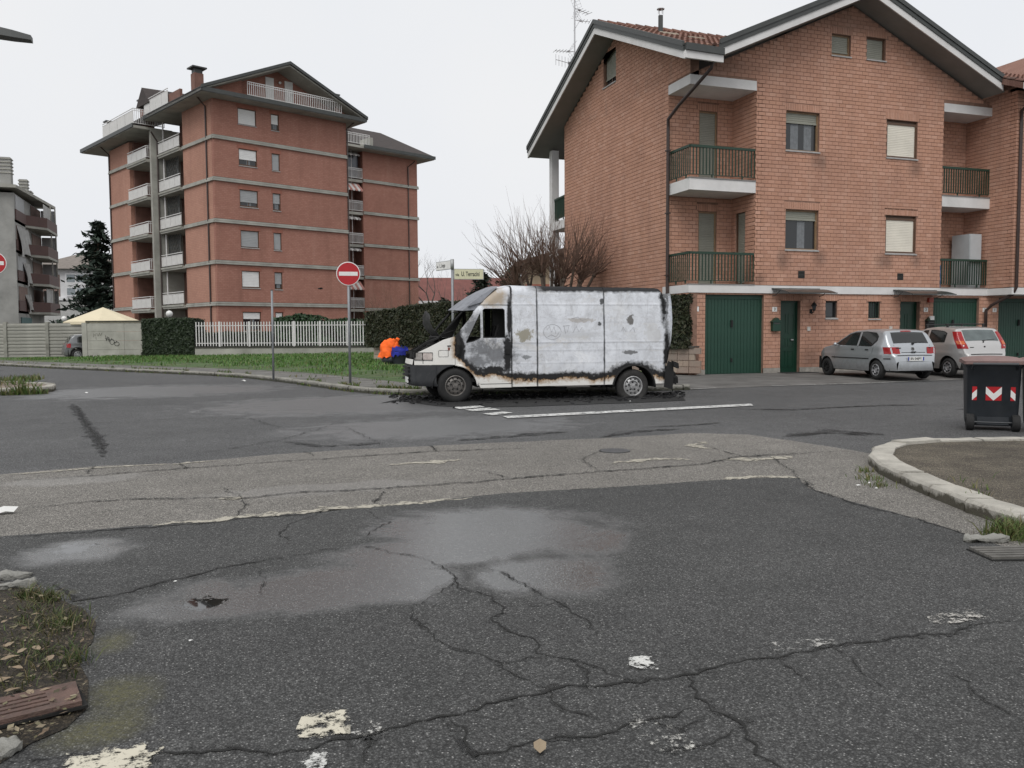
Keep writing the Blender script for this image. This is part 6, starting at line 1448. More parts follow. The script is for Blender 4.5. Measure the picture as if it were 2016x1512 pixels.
scrawl([[(1.02, 1.28), (1.05, .98), (1.12, 1.22), (1.2, .95)], [(1.0, 1.12), (1.25, 1.05)], [(1.18, 1.2), (1.24, 1.0), (1.36, 1.12)], circ(1.36, .93, .12, .14), [(1.44, 1.04), (1.52, .86), (1.62, .98)], circ(1.62, .82, .13, .11)]).build('graffiti', m_black, cw, kind='stuff')
scrawl([[(.35, 1.2), (.38, 1.4), (.45, 1.25), (.5, 1.42)], [(.55, 1.4), (.58, 1.25)], [(.62, 1.25), (.68, 1.42), (.74, 1.28), (.84, 1.45)], [(.5, 1.05), (.48, 1.2)]], .007).build('graffiti', mat('faded_black', (.14, .14, .12), .8), cw, kind='stuff')
# parasol behind the wall
ps = thing('parasol', 'large cream square parasol standing behind the concrete wall', 'parasol', (-6.4, 55.3, .1)); m_par2 = mat('cream_canvas', (.66, .585, .42), .9, .06, 1)
pv = [(2.15*math.cos(R(45*k)), 2.15*math.sin(R(45*k)), 2.08) for k in range(8)]; mb = MB()
for k in range(8): mb.add([pv[k], pv[(k+1) % 8], (0, 0, 2.95)], [(0, 1, 2)]); mb.add([pv[k], pv[(k+1) % 8], tuple(Vector(pv[(k+1) % 8])-Vector((0, 0, .16))), tuple(Vector(pv[k])-Vector((0, 0, .16)))], [(0, 1, 2, 3)])
mb.build('canopy', m_par2, ps); MB().tube([(0, 0, 0), (0, 0, 2.9)], .035, 8).build('pole', m_dmetal, ps); MB().lathe([(.035, 0), (.4, 0), (.4, .08), (.035, .1)], n=12).build('base', m_conc, ps)
def globe(x, y, z, lb):
    t = thing('globe_lamp', lb, 'lamp', (x, y, .2)); MB().tube([(0, 0, 0), (0, 0, z-.2)], .04, 8).build('post', m_dmetal, t); MB().lathe([(.0, -.2), (.12, -.16), (.2, 0), (.14, .14), (0, .2)], (0, 0, z-.05), n=14).build('globe', mat('opal_globe', (.72, .72, .70), .3, .02), t, smooth=True)
globe(.0+-2.6, 52.4, 2.45, 'white globe lamp on a post just behind the clipped hedge'); globe(-10.2, 66.5, 2.4, 'white globe lamp beyond the slab fence below the white building')
# clipped hedges: a dark core and thousands of small leaves
def hedge(name, label, path, wid, z0, zt_, n, m, size=.06, bulge=.06, seed=1, core=True):
    """path: list of (x,y,z_ground,top_height)"""
    rnd = random.Random(seed); P = [Vector(p[:2]) for p in path]; o = thing(name, label, 'hedge', (P[0].x, P[0].y, 0)); org = Vector((P[0].x, P[0].y, 0))
    segs = []; tot = 0
    for i in range(len(P)-1): L = (P[i+1]-P[i]).length; segs.append((tot, L, i)); tot += L
    def pos(s):
        for st, L, i in segs:
            if s <= st+L: t = (s-st)/L; break
        a, b = path[i], path[i+1]; d = (P[i+1]-P[i]).normalized(); return P[i].lerp(P[i+1], t), Vector((-d.y, d.x)), lerp(a[2], b[2], t), lerp(a[3], b[3], t)
    mb = MB(); K = max(2, int(tot/.5)); ring = []
    for k in range(K+1):
        p, q, zb, zz = pos(tot*k/K)
        for d, z in ((-.5, zb), (-.5, zz-.12), (-.35, zz-.05), (.35, zz-.05), (.5, zz-.12), (.5, zb)):
            ww = wid-.12; nz = mnoise.noise(Vector((p.x*.9, p.y*.9, z*1.2)))*bulge; v = p+q*(d*ww*(1+nz)); mb.v.append((v.x-org.x, v.y-org.y, z))
    for k in range(K):
        for j in range(5): a = k*6+j; mb.f.append((a, a+6, a+7, a+1)); mb.m.append(0)
    mb.f += [(0, 1, 2, 3, 4, 5), tuple(K*6+j for j in range(5, -1, -1))]; mb.m += [0, 0]
    mb.build('core', mat('hedge_core', (.010, .012, .008), .95), o)
    mb = MB(); area = []
    for _ in range(n):
        s = rnd.random()*tot; p, q, zb, zz = pos(s); r_ = rnd.random(); hgt = zz-zb; d_ = (P[-1]-P[0]).normalized(); tq = Vector((q.y, -q.x))
        if r_ < .62: off = Vector((-q.x, -q.y))*wid/2; z = lerp(zb, zz, rnd.random()); nrm = Vector((-q.x, -q.y, .25))
        elif r_ < .86: dd = rnd.uniform(-.5, .5); off = q*wid*dd; z = zz-.06*abs(dd)*2; nrm = Vector((0, 0, 1))
        elif r_ < .92: off = q*wid/2; z = lerp(zb, zz, rnd.random()); nrm = Vector((q.x, q.y, .2))
        else:
            e = rnd.random() < .5; s = 0 if e else tot-1e-4; p, q, zb, zz = pos(s); dd = rnd.uniform(-.5, .5); off = q*wid*dd; z = lerp(zb, zz, rnd.random()); nrm = Vector((*(tq*(-1 if e else 1)), .2)); off = off+tq*(-.03 if e else .03)
        bl = mnoise.noise(Vector((p.x*.9, p.y*.9, z*1.2)))*bulge+mnoise.noise(Vector((s*3.1, z*3.1, 5)))*.05+rnd.gauss(0, .022)
        c = Vector((p.x+off.x-org.x, p.y+off.y-org.y, z))+nrm.normalized()*bl
        leaf_quad(mb, c, nrm, size*rnd.uniform(.6, 1.3), rnd)
    mb.build('foliage', m, o, kind='stuff'); return o
def leaf_quad(mb, c, nrm, s, rnd, stretch=.55):
    d = Vector((rnd.gauss(0, 1), rnd.gauss(0, 1), rnd.gauss(0, 1)))*.55+nrm.normalized(); d.normalize()
    u = d.orthogonal().normalized(); u = (Matrix.Rotation(rnd.random()*6.283, 3, d) @ u); v = d.cross(u)
    o = len(mb.v); mb.v += [tuple(c-u*s), tuple(c+v*s*stretch), tuple(c+u*s), tuple(c-v*s*stretch)]; mb.f.append((o, o+1, o+2, o+3)); mb.m.append(0)
m_hedge = leafy('hedge_leaves', [(.014, .020, .009), (.023, .031, .013), (.034, .041, .018), (.018, .022, .010), (.048, .048, .024), (.03, .028, .015)], .55)
m_hedge2 = leafy('dark_hedge_leaves', [(.013, .024, .012), (.022, .036, .017), (.03, .046, .02), (.016, .026, .012)], .55)
m_laurel = leafy('laurel_leaves', [(.014, .036, .014), (.024, .055, .02), (.035, .07, .028), (.02, .042, .016)], .45)
hedge('hedge', 'dark clipped box-shaped hedge beside the graffitied concrete wall', [(-3.55, 49.9, .2, 2.25), (-.95, 48.9, .25, 2.25)], 1.6, .2, 2.2, 9000, m_hedge2, .075, seed=2)
# low wall of blocks with the big hedge on top, running from the lawn to the house
HA, HB = Vector((6.25, 35.6)), Vector((14.0, 22.78)); hd = (HB-HA).normalized(); hL = (HB-HA).length; hq = Vector((-hd.y, hd.x))
m_block = brick_mat('split_stone_block', [(.30, .27, .22), (.24, .215, .18), (.35, .31, .25), (.27, .24, .205), (.21, .195, .17)], .4)
lw = thing('stone_wall', 'low wall of tan split blocks under the long hedge', 'wall', (HA.x, HA.y, .1), math.atan2(hd.y, hd.x))
MB().box(.02, hL, .04, .3, 0, .86).build('core', m_mortar, lw); cnt = 0
bm_ = MB().box(.008, .392, 0, .08, .008, .192); bm_ = bm_.mesh('block', m_block); bs_ = MB().box(.008, .192, 0, .08, .008, .192).mesh('block', m_block)
rnd = random.Random(8)
for j in range(4):
    x = 0
    while x < hL-.1:
        s_ = rnd.random() < .45; o = link('block', bs_ if s_ else bm_, lw, (x, -.01+rnd.uniform(-.012, .012), .03+j*.2)); x += .2 if s_ else .4
MB().box(-.03, hL, -.06, .34, .83, .88).build('coping', mat('wall_coping', (.08, .075, .065), .9, .2, 4), lw)
for j in range(4): MB().box(-.03, .02, .03, .36, .035+j*.2, .225+j*.2).build('end_block', m_block, lw)
hc = lambda t, o=.45: HA+hd*(hL*t)+hq*o
hpath = [(*hc(-.025), .85, 2.3), (*hc(.2), .88, 2.62), (*hc(.45), .9, 2.7), (*hc(.8), .9, 2.62), (*hc(.985), .9, 2.58)]
hedge('hedge', 'long tall dark hedge growing on the low stone wall behind the van', hpath, 1.15, .85, 2.6, 34000, m_hedge, .062, .1, seed=3)
# white picket fence on its plinth
FA, FB = Vector((-1.15, 48.1)), Vector((8.4, 44.7)); fd = (FB-FA).normalized(); fL = (FB-FA).length
pf = thing('picket_fence', 'white metal picket fence on a low concrete plinth at the back of the lawn', 'fence', (FA.x, FA.y, .25), math.atan2(fd.y, fd.x))
MB().box(0, fL, -.06, .2, -.05, .42).build('plinth', m_conc, pf); MB().box(0, fL, -.09, .22, .42, .50).build('coping', mat('dark_coping', (.05, .048, .04), .9, .2, 4), pf)
pk = MB().box(-.024, .024, -.012, .012, .53, 1.82).mesh('picket', m_wrail); n = int(fL/.152)
for i in range(n): link('picket', pk, pf, (.05+i*.152, .06, 0))
for z in (.66, 1.6): MB().box(0, fL, .075, .10, z, z+.04).build('rail', m_wrail, pf)
for x in (1.3, 2.9, 5.3, 6.7, 8.2): MB().box(x-.04, x+.04, .03, .11, .5, 1.84).build('post', m_wrail, pf)
hedge('hedge', 'low dark hedge growing behind the white picket fence', [(-.6, 51.2, .2, 1.5), (3.2, 50.0, .2, 1.5)], 1.0, .2, 1.4, 3000, m_hedge2, .09, seed=5)
hedge('hedge', 'glossy laurel hedge rising above the white picket fence', [(3.2, 50.5, .2, 2.28), (4.6, 50.0, .2, 2.55), (6.2, 49.4, .2, 2.1), (11, 47.6, .2, 2.1)], 1.4, .2, 2.2, 6500, m_laurel, .11, .25, seed=6)
# ---------------------------------------------------------------- trees
m_bark = mat('bark_grey_brown', (.085, .065, .05), .9, .3, 8, .6, 30); m_twig = mat('twig_brown', (.12, .072, .052), .85, .25, 6); m_twigg = mat('twig_grey', (.11, .095, .085), .9, .2, 5)
def grow(mb, p, d, L, r, depth, rnd, spread=.5, up=.2, kids=(2, 3), taper=.6, n=5, tips=None, wig=.12, shrink=.72):
    p = Vector(p); d = Vector(d).normalized(); k = 3 if depth > 0 else 2; pts = [p.copy()]; rs = [r]
    for i in range(k):
        d = (d+Vector((rnd.gauss(0, wig), rnd.gauss(0, wig), rnd.gauss(0, wig)+up*.12))).normalized(); p = p+d*(L/k); pts.append(p.copy()); rs.append(r*lerp(1, taper, (i+1)/k))
    mb.tube(pts, rs, n if r > .012 else 3, cap=False)
    if tips is not None and depth <= 0: tips.append((p.copy(), d.copy()))
    if depth <= 0: return
    for _ in range(rnd.randint(*kids)):
        a = Vector((rnd.gauss(0, spread), rnd.gauss(0, spread), rnd.gauss(0, spread*.6)+up)); j = rnd.choice((k, k, k-1)) if depth < 3 else k
        grow(mb, pts[j], d+a, L*shrink*rnd.uniform(.75, 1.2), rs[j]*.7, depth-1, rnd, spread, up, kids, taper, n, tips, wig, shrink)
def pollard(x, y, z, label):
    t = thing('pollarded_tree', label, 'tree', (x, y, z)); rnd = random.Random(21); mb = MB(); tw = MB()
    mb.tube([(0, 0, 0), (.03, 0, .9), (0, .02, 1.55)], [.17, .14, .16], 9)
    heads = []
    for k in range(13):
        a = k*.4833*2+rnd.uniform(-.2, .2); rr = rnd.uniform(.6, 2.2); hh = rnd.uniform(3.1, 4.0)-.13*rr
        e = Vector((math.cos(a)*rr, math.sin(a)*rr*.6, hh)); s_ = Vector((0, 0, 1.45)); md = s_.lerp(e, .5)+Vector((math.cos(a)*.2, math.sin(a)*.2, -.15))
        mb.tube([s_, md, e], [.085, .062, .05], 6); mb.lathe([(0, -.09), (.075, -.05), (.09, .02), (.05, .09), (0, .1)], e, n=6); heads.append((e, Vector((math.cos(a)*.45*rr, math.sin(a)*.4*rr, 1.1))))
        if rnd.random() < .7:
            e2 = md.lerp(e, .3)+Vector((rnd.gauss(0, .3), rnd.gauss(0, .3), .75)); mb.tube([md.lerp(e, .3), e2], [.05, .035], 5); mb.lathe([(0, -.06), (.06, 0), (0, .07)], e2, n=6); heads.append((e2, Vector((rnd.gauss(0, .5), rnd.gauss(0, .5), 1.1))))
    for e, d in heads:
        for _ in range(27):
            dd = d.normalized()+Vector((rnd.gauss(0, .42), rnd.gauss(0, .42), rnd.gauss(0, .25))); grow(tw, e, dd, rnd.uniform(.7, 1.95), rnd.uniform(.009, .019), rnd.choice((0, 1, 1)), rnd, .28, .3, (1, 3), .45, 4, None, .09, .5)
    mb.build('trunk', m_bark, t, smooth=True); tw.build('twigs', m_twig, t, kind='stuff'); return t
pollard(11.75, 29.1, .1, 'bare pollarded tree with knobbly branches behind the burnt van')
def bare_tree(x, y, h, label, seed, m=None, spread=.42, group=None, thin=1.):
    t = thing('bare_tree', label, 'tree', (x, y, 0), 0, group); rnd = random.Random(seed); mb = MB()
    grow(mb, (0, 0, 0), (0, 0, 1), h*.34, h*.02*thin, 6, rnd, spread, .32, (2, 3), .68, 6, None, .08, .74); 
    tr = MB().tube([(0, 0, -.1), (.02, 0, h*.34)], [h*.022*thin, h*.014*thin], 7).build('trunk', m_bark, t); mb.build('branches', m or m_twigg, t, kind='stuff'); return t
bare_tree(22.9, 94, 11, 'slender bare tree beside the right corner of the apartment block', 4)
bare_tree(25.8, 98, 7.5, 'small bare tree in front of the distant red-roofed building', 9); bare_tree(29.0, 100, 7, 'low bare tree before the pale windows of the red-roofed building', 12)
def bare_shrub(x, y, h, w, label, seed):
    t = thing('bare_shrub', label, 'shrub', (x, y, .2)); rnd = random.Random(seed); mb = MB()
    for k in range(34):
        a = rnd.random()*6.283; grow(mb, (math.cos(a)*.15, math.sin(a)*.15, 0), (math.cos(a)*w*rnd.random(), math.sin(a)*w*rnd.random(), 1), h*.5*rnd.uniform(.7, 1.1), .016, 3, rnd, .3, .25, (2, 3), .5, 4, None, .1, .66)
    mb.build('stems', mat('shrub_twigs', (.10, .075, .05), .9, .25, 5), t, kind='stuff')
bare_shrub(8.0, 43.0, 3.1, .5, 'rounded bare brown shrub behind the left end of the long hedge', 31); bare_shrub(9.7, 42.2, 3.2, .6, 'taller bare brown shrub against the brick wall behind the hedge', 32)
# conifers
m_need = leafy('cedar_needles', [(.022, .036, .028), (.032, .05, .038), (.045, .065, .048), (.018, .03, .023)], .7); m_need2 = leafy('fir_needles', [(.016, .024, .018), (.024, .034, .024), (.034, .044, .030), (.014, .02, .014)], .7)
def conifer(x, y, h, rad, label, m, seed, droop=.12, layers=26, n=13, size=.2, clip=.06):
    t = thing('conifer', label, 'tree', (x, y, 0)); rnd = random.Random(seed); mb = MB(); br = MB(); br.tube([(0, 0, 0), (0, 0, h*.97)], [h*.022, .03], 8)
    for k in range(layers):
        f = (k+.5)/layers; z = h*lerp(.1, .98, f); rr = rad*(1-f)**.75*rnd.uniform(.7, 1.1)+.25
        for b in range(max(4, int(9*(1-f)+4))):
            a = rnd.random()*6.283; L = rr*rnd.uniform(.55, 1.12); e = Vector((math.cos(a)*L, math.sin(a)*L, z-L*droop+rnd.gauss(0, .15))); s_ = Vector((0, 0, z)); br.tube([s_, e], [.03, .008], 3, cap=False)
            for q in range(n):
                c = s_.lerp(e, rnd.uniform(.18, 1.03))+Vector((rnd.gauss(0, .2), rnd.gauss(0, .2), rnd.gauss(0, .08)-.06)); leaf_quad(mb, c, Vector((0, 0, 1)), size*rnd.uniform(.6, 1.4), rnd, .38)
    br.build('trunk', m_bark, t); mb.build('crown', m, t, kind='stuff'); return t
conifer(-10.3, 87, 12.1, 4.6, 'dark spreading cedar standing left of the red apartment block', m_need, 3, .15, 30, 22, .34)
conifer(17.9, 57.7, 6.0, 2.2, 'dark fir tree behind the street-name sign', m_need2, 5, .2, 22, 18, .2); conifer(20.5, 58.5, 6.4, 2.3, 'dark fir tree right of the other fir behind the pollarded tree', m_need2, 8, .2, 22, 18, .2)
conifer(15.8, 60.0, 3.9, 2.4, 'low broad dark fir seen over the hedge below the sign', m_need2, 9, .15, 16, 18, .22)
# ================================================================== PARKED CARS
def car_paint(name, col, rough=.32, metal=.55):
    g = NT(name); v = g.coord(); n1 = g.noise(3, 5, .6, v); n2 = g.noise(300, 1, .5, v)
    c = g.mix(g.rng(n1, .4, .8, 0, .18), (*col, 1), (*[q*.7 for q in col], 1)); c = g.mix(g.rng(n2, .3, .8, 0, .15), c, (*[min(1, q*1.3) for q in col], 1))
    z = g.sep(v)[2]; n3 = g.noise(5, 6, .7, v); dirt = g.math('MULTIPLY', g.rng(g.math('ADD', z, g.rng(n3, .2, .8, -.2, .2)), .55, .25), .45); c = g.mix(dirt, c, (.12, .11, .095, 1))
    g.done(c, g.mix(dirt, (rough,)*3+(1,), (.7, .7, .7, 1)), metal); g.b.inputs['Coat Weight'].default_value = .5; g.b.inputs['Coat Roughness'].default_value = .1; return g.mat
m_cglass = glass_mat('car_glass', (.018, .02, .02), .03); m_crub = mat('car_rubber_trim', (.015, .015, .015), .6); m_tail = mat('tail_lamp_red', (.30, .012, .014), .15, .1, 8); m_tail2 = mat('tail_lamp_orange', (.55, .12, .03), .15); m_alloy = mat('wheel_trim_silver', (.42, .42, .43), .4, .15, 8, metal=.4, dirt=.4, dscale=10); m_under = mat('car_underside', (.01, .01, .01), .9)
class Car:
    def __init__(s, root, L, W, prof, belt, arches, wr, paint, sill=.24, tum=.36, rear_r=.55, front_r=.7, rr=.22, fr=.34):
        s.__dict__.update(locals()); s.prof = prof
        ls = set(); k = 90
        for i in range(k+1): ls.add(round(L*i/k, 4))
        for p in prof: ls.add(round(p[0], 4))
        s.ls = sorted(ls)
    def zt(s, l): return pw(l, s.prof)
    def hw(s, l, z):
        h = s.W/2
        if l < s.rear_r: h -= ((s.rear_r-l)/s.rear_r)**2.4*s.rr
        if l > s.L-s.front_r: h -= ((l-s.L+s.front_r)/s.front_r)**2.2*s.fr
        if z > s.belt: h -= (z-s.belt)*s.tum
        if z < .55: h -= (.55-z)**2*.35
        d = s.zt(l)-z; r_ = .075
        if d < r_: h -= r_-math.sqrt(max(0, r_*r_-(r_-max(0, d))**2))
        h += .010*math.exp(-((z-.70)/.05)**2)
        return max(.05, h)
    def lo(s, l):
        z = s.sill+(.10 if l > s.L-.15 else .03 if l < .3 else 0)
        for (c, r_) in s.arches:
            if abs(l-c) < r_: z = max(z, s.wr+math.sqrt(r_*r_-(l-c)**2))
        return z
    def body(s):
        mb = MB(); R_ = 26
        for sg in (-1, 1):
            o = len(mb.v)
            for l in s.ls:
                a, b = min(s.lo(l), s.zt(l)-.01), s.zt(l)
                for j in range(R_+1): t = j/R_; t = 1-(1-t)**1.5; z = lerp(a, b, t); mb.v.append((sg*s.hw(l, z), l, z))
            for i in range(len(s.ls)-1):
                for j in range(R_): a = o+i*(R_+1)+j; q = (a, a+R_+1, a+R_+2, a+1); mb.f.append(q if sg < 0 else q[::-1]); mb.m.append(0)
        o = len(mb.v); K = 12
        for l in s.ls:
            h = s.hw(l, s.zt(l))
            for j in range(K+1): t = 2*j/K-1; mb.v.append((t*h, l, s.zt(l)+s.crown(l, t)))
        for i in range(len(s.ls)-1):
            for j in range(K): a = o+i*(K+1)+j; mb.f.append((a, a+1, a+K+2, a+K+1)); mb.m.append(0)
        h = s.W/2-.12; mb2 = MB().box(-h, h, .15, s.L-.15, s.sill-.02, s.sill+.35); mb2.build('underside', m_under, s.root)
        # rear and front faces below the profile ends
        for l, sg in ((0, 1), (s.L, -1)):
            h = s.hw(l, s.zt(l)); a = s.lo(l); o = len(mb.v); mb.v += [(-s.hw(l, a), l, a), (s.hw(l, a), l, a), (h, l, s.zt(l)), (-h, l, s.zt(l))]; mb.f.append((o, o+1, o+2, o+3) if sg > 0 else (o+3, o+2, o+1, o)); mb.m.append(0)
        return mb.build('body', s.paint, s.root, smooth=True, sharp=38)
    def crown(s, l, t): return .018*(1-t*t) if s.zt(l) > s.belt else .008*(1-t*t)
    def side(s, name, l0, l1, lo, hi, m, sg=-1, off=.006, n=14, parent=None):
        mb = MB()
        for i in range(n+1):
            l = lerp(l0, l1, i/n); a, b = lo(l), min(hi(l), s.zt(l)-.02)
            for j in range(5): z = lerp(a, max(a, b), j/4); mb.v.append((sg*(s.hw(l, z)+off), l, z))
        for i in range(n):
            for j in range(4): a = i*5+j; q = (a, a+5, a+6, a+1); mb.f.append(q if sg < 0 else q[::-1]); mb.m.append(0)
        return mb.build(name, m, parent or s.root, smooth=True)
    def strip(s, name, l0, l1, t0, t1, m, off=.006, n=12, parent=None, shape=None):
        mb = MB(); K = 10
        for i in range(n+1):
            l = lerp(l0, l1, i/n); d = (s.zt(l+.01)-s.zt(l-.01))/.02; nn = Vector((0, -d, 1)).normalized()
            a, b = (t0, t1) if shape is None else shape(i/n)
            for j in range(K+1): t = lerp(a, b, j/K); p = Vector((t*s.hw(l, s.zt(l)), l, s.zt(l)+s.crown(l, t)))+nn*off; mb.v.append(tuple(p))
        for i in range(n):
            for j in range(K): a = i*(K+1)+j; mb.f.append((a, a+1, a+K+2, a+K+1)); mb.m.append(0)
        return mb.build(name, m, parent or s.root, smooth=True)
    def lens(s, name, zs, ls, t0, wrap, m, sg, off=.012):
        """lamp wrapping a rear corner: for each height z the profile distance l, from the rear face round to the side"""
        mb = MB(); K = 10
        for z, l in zip(zs, ls):
            e = l+wrap; c0 = s.hw(l, s.zt(l)); pl = [Vector((t0*c0, l-off)), Vector((c0*.9+t0*c0*.1, l-off)), Vector((s.hw(l+.035, z)+off*.9, l+.02)), Vector((s.hw(l+wrap*.5, z)+off*.7, l+wrap*.5)), Vector((s.hw(e, z)+off*.5, e))]
            for j in range(K+1): f = j/K*4; k = min(3, int(f)); p = pl[k].lerp(pl[k+1], f-k); mb.v.append((sg*p.x, p.y, z))
        for i in range(len(zs)-1):
            for j in range(K): a = i*(K+1)+j; q = (a, a+1, a+K+2, a+K+1); mb.f.append(q if sg > 0 else q[::-1]); mb.m.append(0)
        return mb.build(name, m, s.root, smooth=True)
    def seam(s, pts, sg=-1, w=.006, parent=None):
        mb = MB(); mb.tube([(sg*(s.hw(l, z)+.0), l, z) for l, z in pts], w, 4); return mb.build('door_seam', m_crub, parent or s.root)
    def wheels(s, x_in=.09):
        for (c, r_) in s.arches:
            for sg in (-1, 1):
                o = wheel(s.root, 0, 0, s.wr, s.wr, -1, m_tyre, m_alloy if (c < s.L/2) else m_under, 0, .18, False); o.rotation_euler = (0, 0, R(-90) if sg < 0 else R(90)); o.location = (sg*(s.W/2-x_in), c, s.wr)
                mb = MB()
                for k in range(7): a = k*.8976; mb.lathe([(.001, -.062), (.021, -.062), (.021, -.1)], (.60*s.wr*.66*math.cos(a), 0, .60*s.wr*.66*math.sin(a)), 'Y', 6)
                mb.build('wheel_slots', m_under, o, kind='stuff')
                mb = MB(); mb.grid(lambda u, v: (sg*(s.W/2-.03-v*.35), c+(r_+.004)*math.cos(math.pi*u), s.wr+(r_+.004)*math.sin(math.pi*u)), 14, 1); mb.build('wheel_well', m_under, s.root)
def plate_num(root, y, z, txt, w=.52, h=.11, rot=(R(90), 0, 0), tilt=0):
    p = MB().box(-w/2, w/2, -.012, 0, -h/2, h/2).build('number_plate', m_plate, root, loc=(0, y, z))
    MB().box(-w/2+.004, -w/2+.045, -.0135, -.0121, -h/2+.004, h/2-.004).build('blue_band', mat('plate_blue', (.01, .04, .30), .4), p); MB().box(w/2-.045, w/2-.004, -.0135, -.0121, -h/2+.004, h/2-.004).build('blue_band', mat('plate_blue', (.01, .04, .30), .4), p)
    text_obj('plate_text', txt, .098, m_black, p, (0, -.0125, 0), (R(90), 0, 0), sx=.86, ext=.001)
# --- silver five-door hatchback
hA = thing('parked_car', 'silver five-door hatchback with small rear lamps parked nose-in by the brick wall', 'car', (18.30, 18.28, .045), R(-7), 'cars parked in front of the brick house')
P1 = [(0, .52), (.03, .68), (.07, .72), (.10, .76), (.14, .92), (.20, 1.0), (.40, 1.30), (.50, 1.375), (.75, 1.41), (1.3, 1.42), (1.8, 1.385), (2.05, 1.33), (2.55, 1.05), (2.72, .97), (3.2, .88), (3.5, .76), (3.66, .62), (3.74, .5)]
c1 = Car(hA, 3.74, 1.64, P1, .93, [(.62, .335), (3.02, .335)], .28, car_paint('silver_paint', (.42, .44, .46)))
c1.body(); c1.wheels()
for sg in (-1, 1):
    c1.side('window_surround', .62, 2.52, lambda l: pw(l, [(.62, 1.10), (.80, .935), (2.52, .965)]), lambda l: pw(l, [(.62, 1.22), (.75, 1.33), (1.2, 1.365), (1.75, 1.345), (2.0, 1.28), (2.52, .99)]), m_crub, sg, .003, 26)
    c1.side('rear_window', .68, 1.40, lambda l: pw(l, [(.68, 1.12), (.84, .955), (1.40, .96)]), lambda l: pw(l, [(.68, 1.22), (.78, 1.31), (1.2, 1.345), (1.40, 1.34)]), m_cglass, sg, .007)
    c1.side('front_window', 1.49, 2.42, lambda l: .965, lambda l: pw(l, [(1.49, 1.335), (1.75, 1.325), (2.0, 1.25), (2.42, 1.0)]), m_cglass, sg, .007)
    c1.side('pillar', 1.405, 1.485, lambda l: .95, lambda l: 1.35, c1.paint, sg, .008, 2)
    c1.side('side_moulding', .92, 2.72, lambda l: .575, lambda l: .605, m_crub, sg, .012); c1.side('side_moulding', .12, .30, lambda l: .585, lambda l: .615, m_crub, sg, .012); c1.side('front_bumper', 3.34, 3.7, lambda l: .34, lambda l: .52, m_crub, sg, .006)
    c1.seam([(1.44, .30), (1.44, .94)], sg); c1.seam([(.92, .62), (.80, .75), (.72, .93)], sg, .004); c1.seam([(2.56, .30), (2.60, .6), (2.5, .95)], sg)
    for l in (1.62, .96): c1.side('door_handle', l-.02, l+.13, lambda q: .825, lambda q: .86, m_crub, sg, .016, 3)
    mr_ = MB().lathe([(0, -.09), (.05, -.06), (.068, 0), (.05, .06), (0, .09)], n=8); mr_.v = [(x*.9+sg*.97, y*.8+2.33, z*.62+.985) for x, y, z in mr_.v]; mr_.tube([(sg*.80, 2.36, .95), (sg*.93, 2.34, .97)], .02, 5); mr_.build('wing_mirror', c1.paint, hA, smooth=True)
    c1.lens('tail_lamp', [.735, .78, .83, .88, .925], [.092, .105, .118, .13, .142], .70, .20, m_tail, sg)
    c1.side('headlamp', 3.4, 3.62, lambda l: .56, lambda l: .70, m_glassw, sg, .008, 4)
c1.strip('rear_window', .215, .43, -.86, .86, m_cglass, .006, 8); c1.strip('windscreen', 1.98, 2.6, -.86, .86, m_cglass, .006, 8); c1.strip('brake_lamp', .44, .475, -.28, .28, m_tail, .012, 2)
mb = MB(); mb.tube([(.02, .20, 1.04), (.42, .23, 1.06)], .010, 5); mb.box(.0, .06, .15, .2, 1.0, 1.03); mb.build('rear_wiper', m_crub, hA)
c1.strip('rear_shelf_seam', .10, .104, -.62, .62, m_crub, .004, 1); mb = MB(); mb.tube([(-.6, .09, .74), (-.57, .175, .985)], .004, 4); mb.tube([(.6, .09, .74), (.57, .175, .985)], .004, 4); mb.tube([(-.6, .085, .735), (.6, .085, .735)], .004, 4); mb.build('tailgate_seam', m_crub, hA)
c1.strip('bumper_strip', .032, .045, -.97, .97, m_crub, .010, 1); plate_num(hA, -.008, .60, 'BN 048PY')
mb = MB(); mb.lathe([(.048, 0), (.055, .006), (.062, 0)], n=20, axis='Y'); bd = mb.build('badge', m_steelr, hA, loc=(0, .125, .885)); bd.rotation_euler = (R(-22), 0, 0)
mb = MB(); mb.lathe([(.001, -.001), (.05, -.001)], n=16, axis='Y'); mb.build('badge_ground', m_crub, bd); mb = MB(); mb.tube([(-.03, -.006, .032), (-.014, -.006, .0), (0, -.006, .028), (.014, -.006, .0), (.03, -.006, .032)], .004, 4); mb.tube([(-.036, -.006, .004), (-.015, -.006, -.04), (0, -.006, -.01), (.015, -.006, -.04), (.036, -.006, .004)], .004, 4); mb.build('badge_emblem', m_steelr, bd)
MB().obox((0, .085, .79), (.07, 0, 0), (0, .012, 0), (0, 0, .014)).build('boot_handle', m_crub, hA); MB().obox((-.46, .115, .90), (.075, 0, 0), (0, .004, .002), (0, 0, .010)).build('model_script', m_crub, hA); MB().obox((.53, .12, .905), (.03, 0, 0), (0, .004, .002), (0, 0, .010)).build('model_script', m_crub, hA)
mb = MB(); mb.tube([(.1, .55, 1.42), (.1, .35, 1.55)], .004, 4); mb.build('aerial', m_crub, hA)
for x in (-.35, .35): MB().box(x-.13, x+.13, 1.15, 1.22, 1.0, 1.28).build('headrest', m_under, hA)
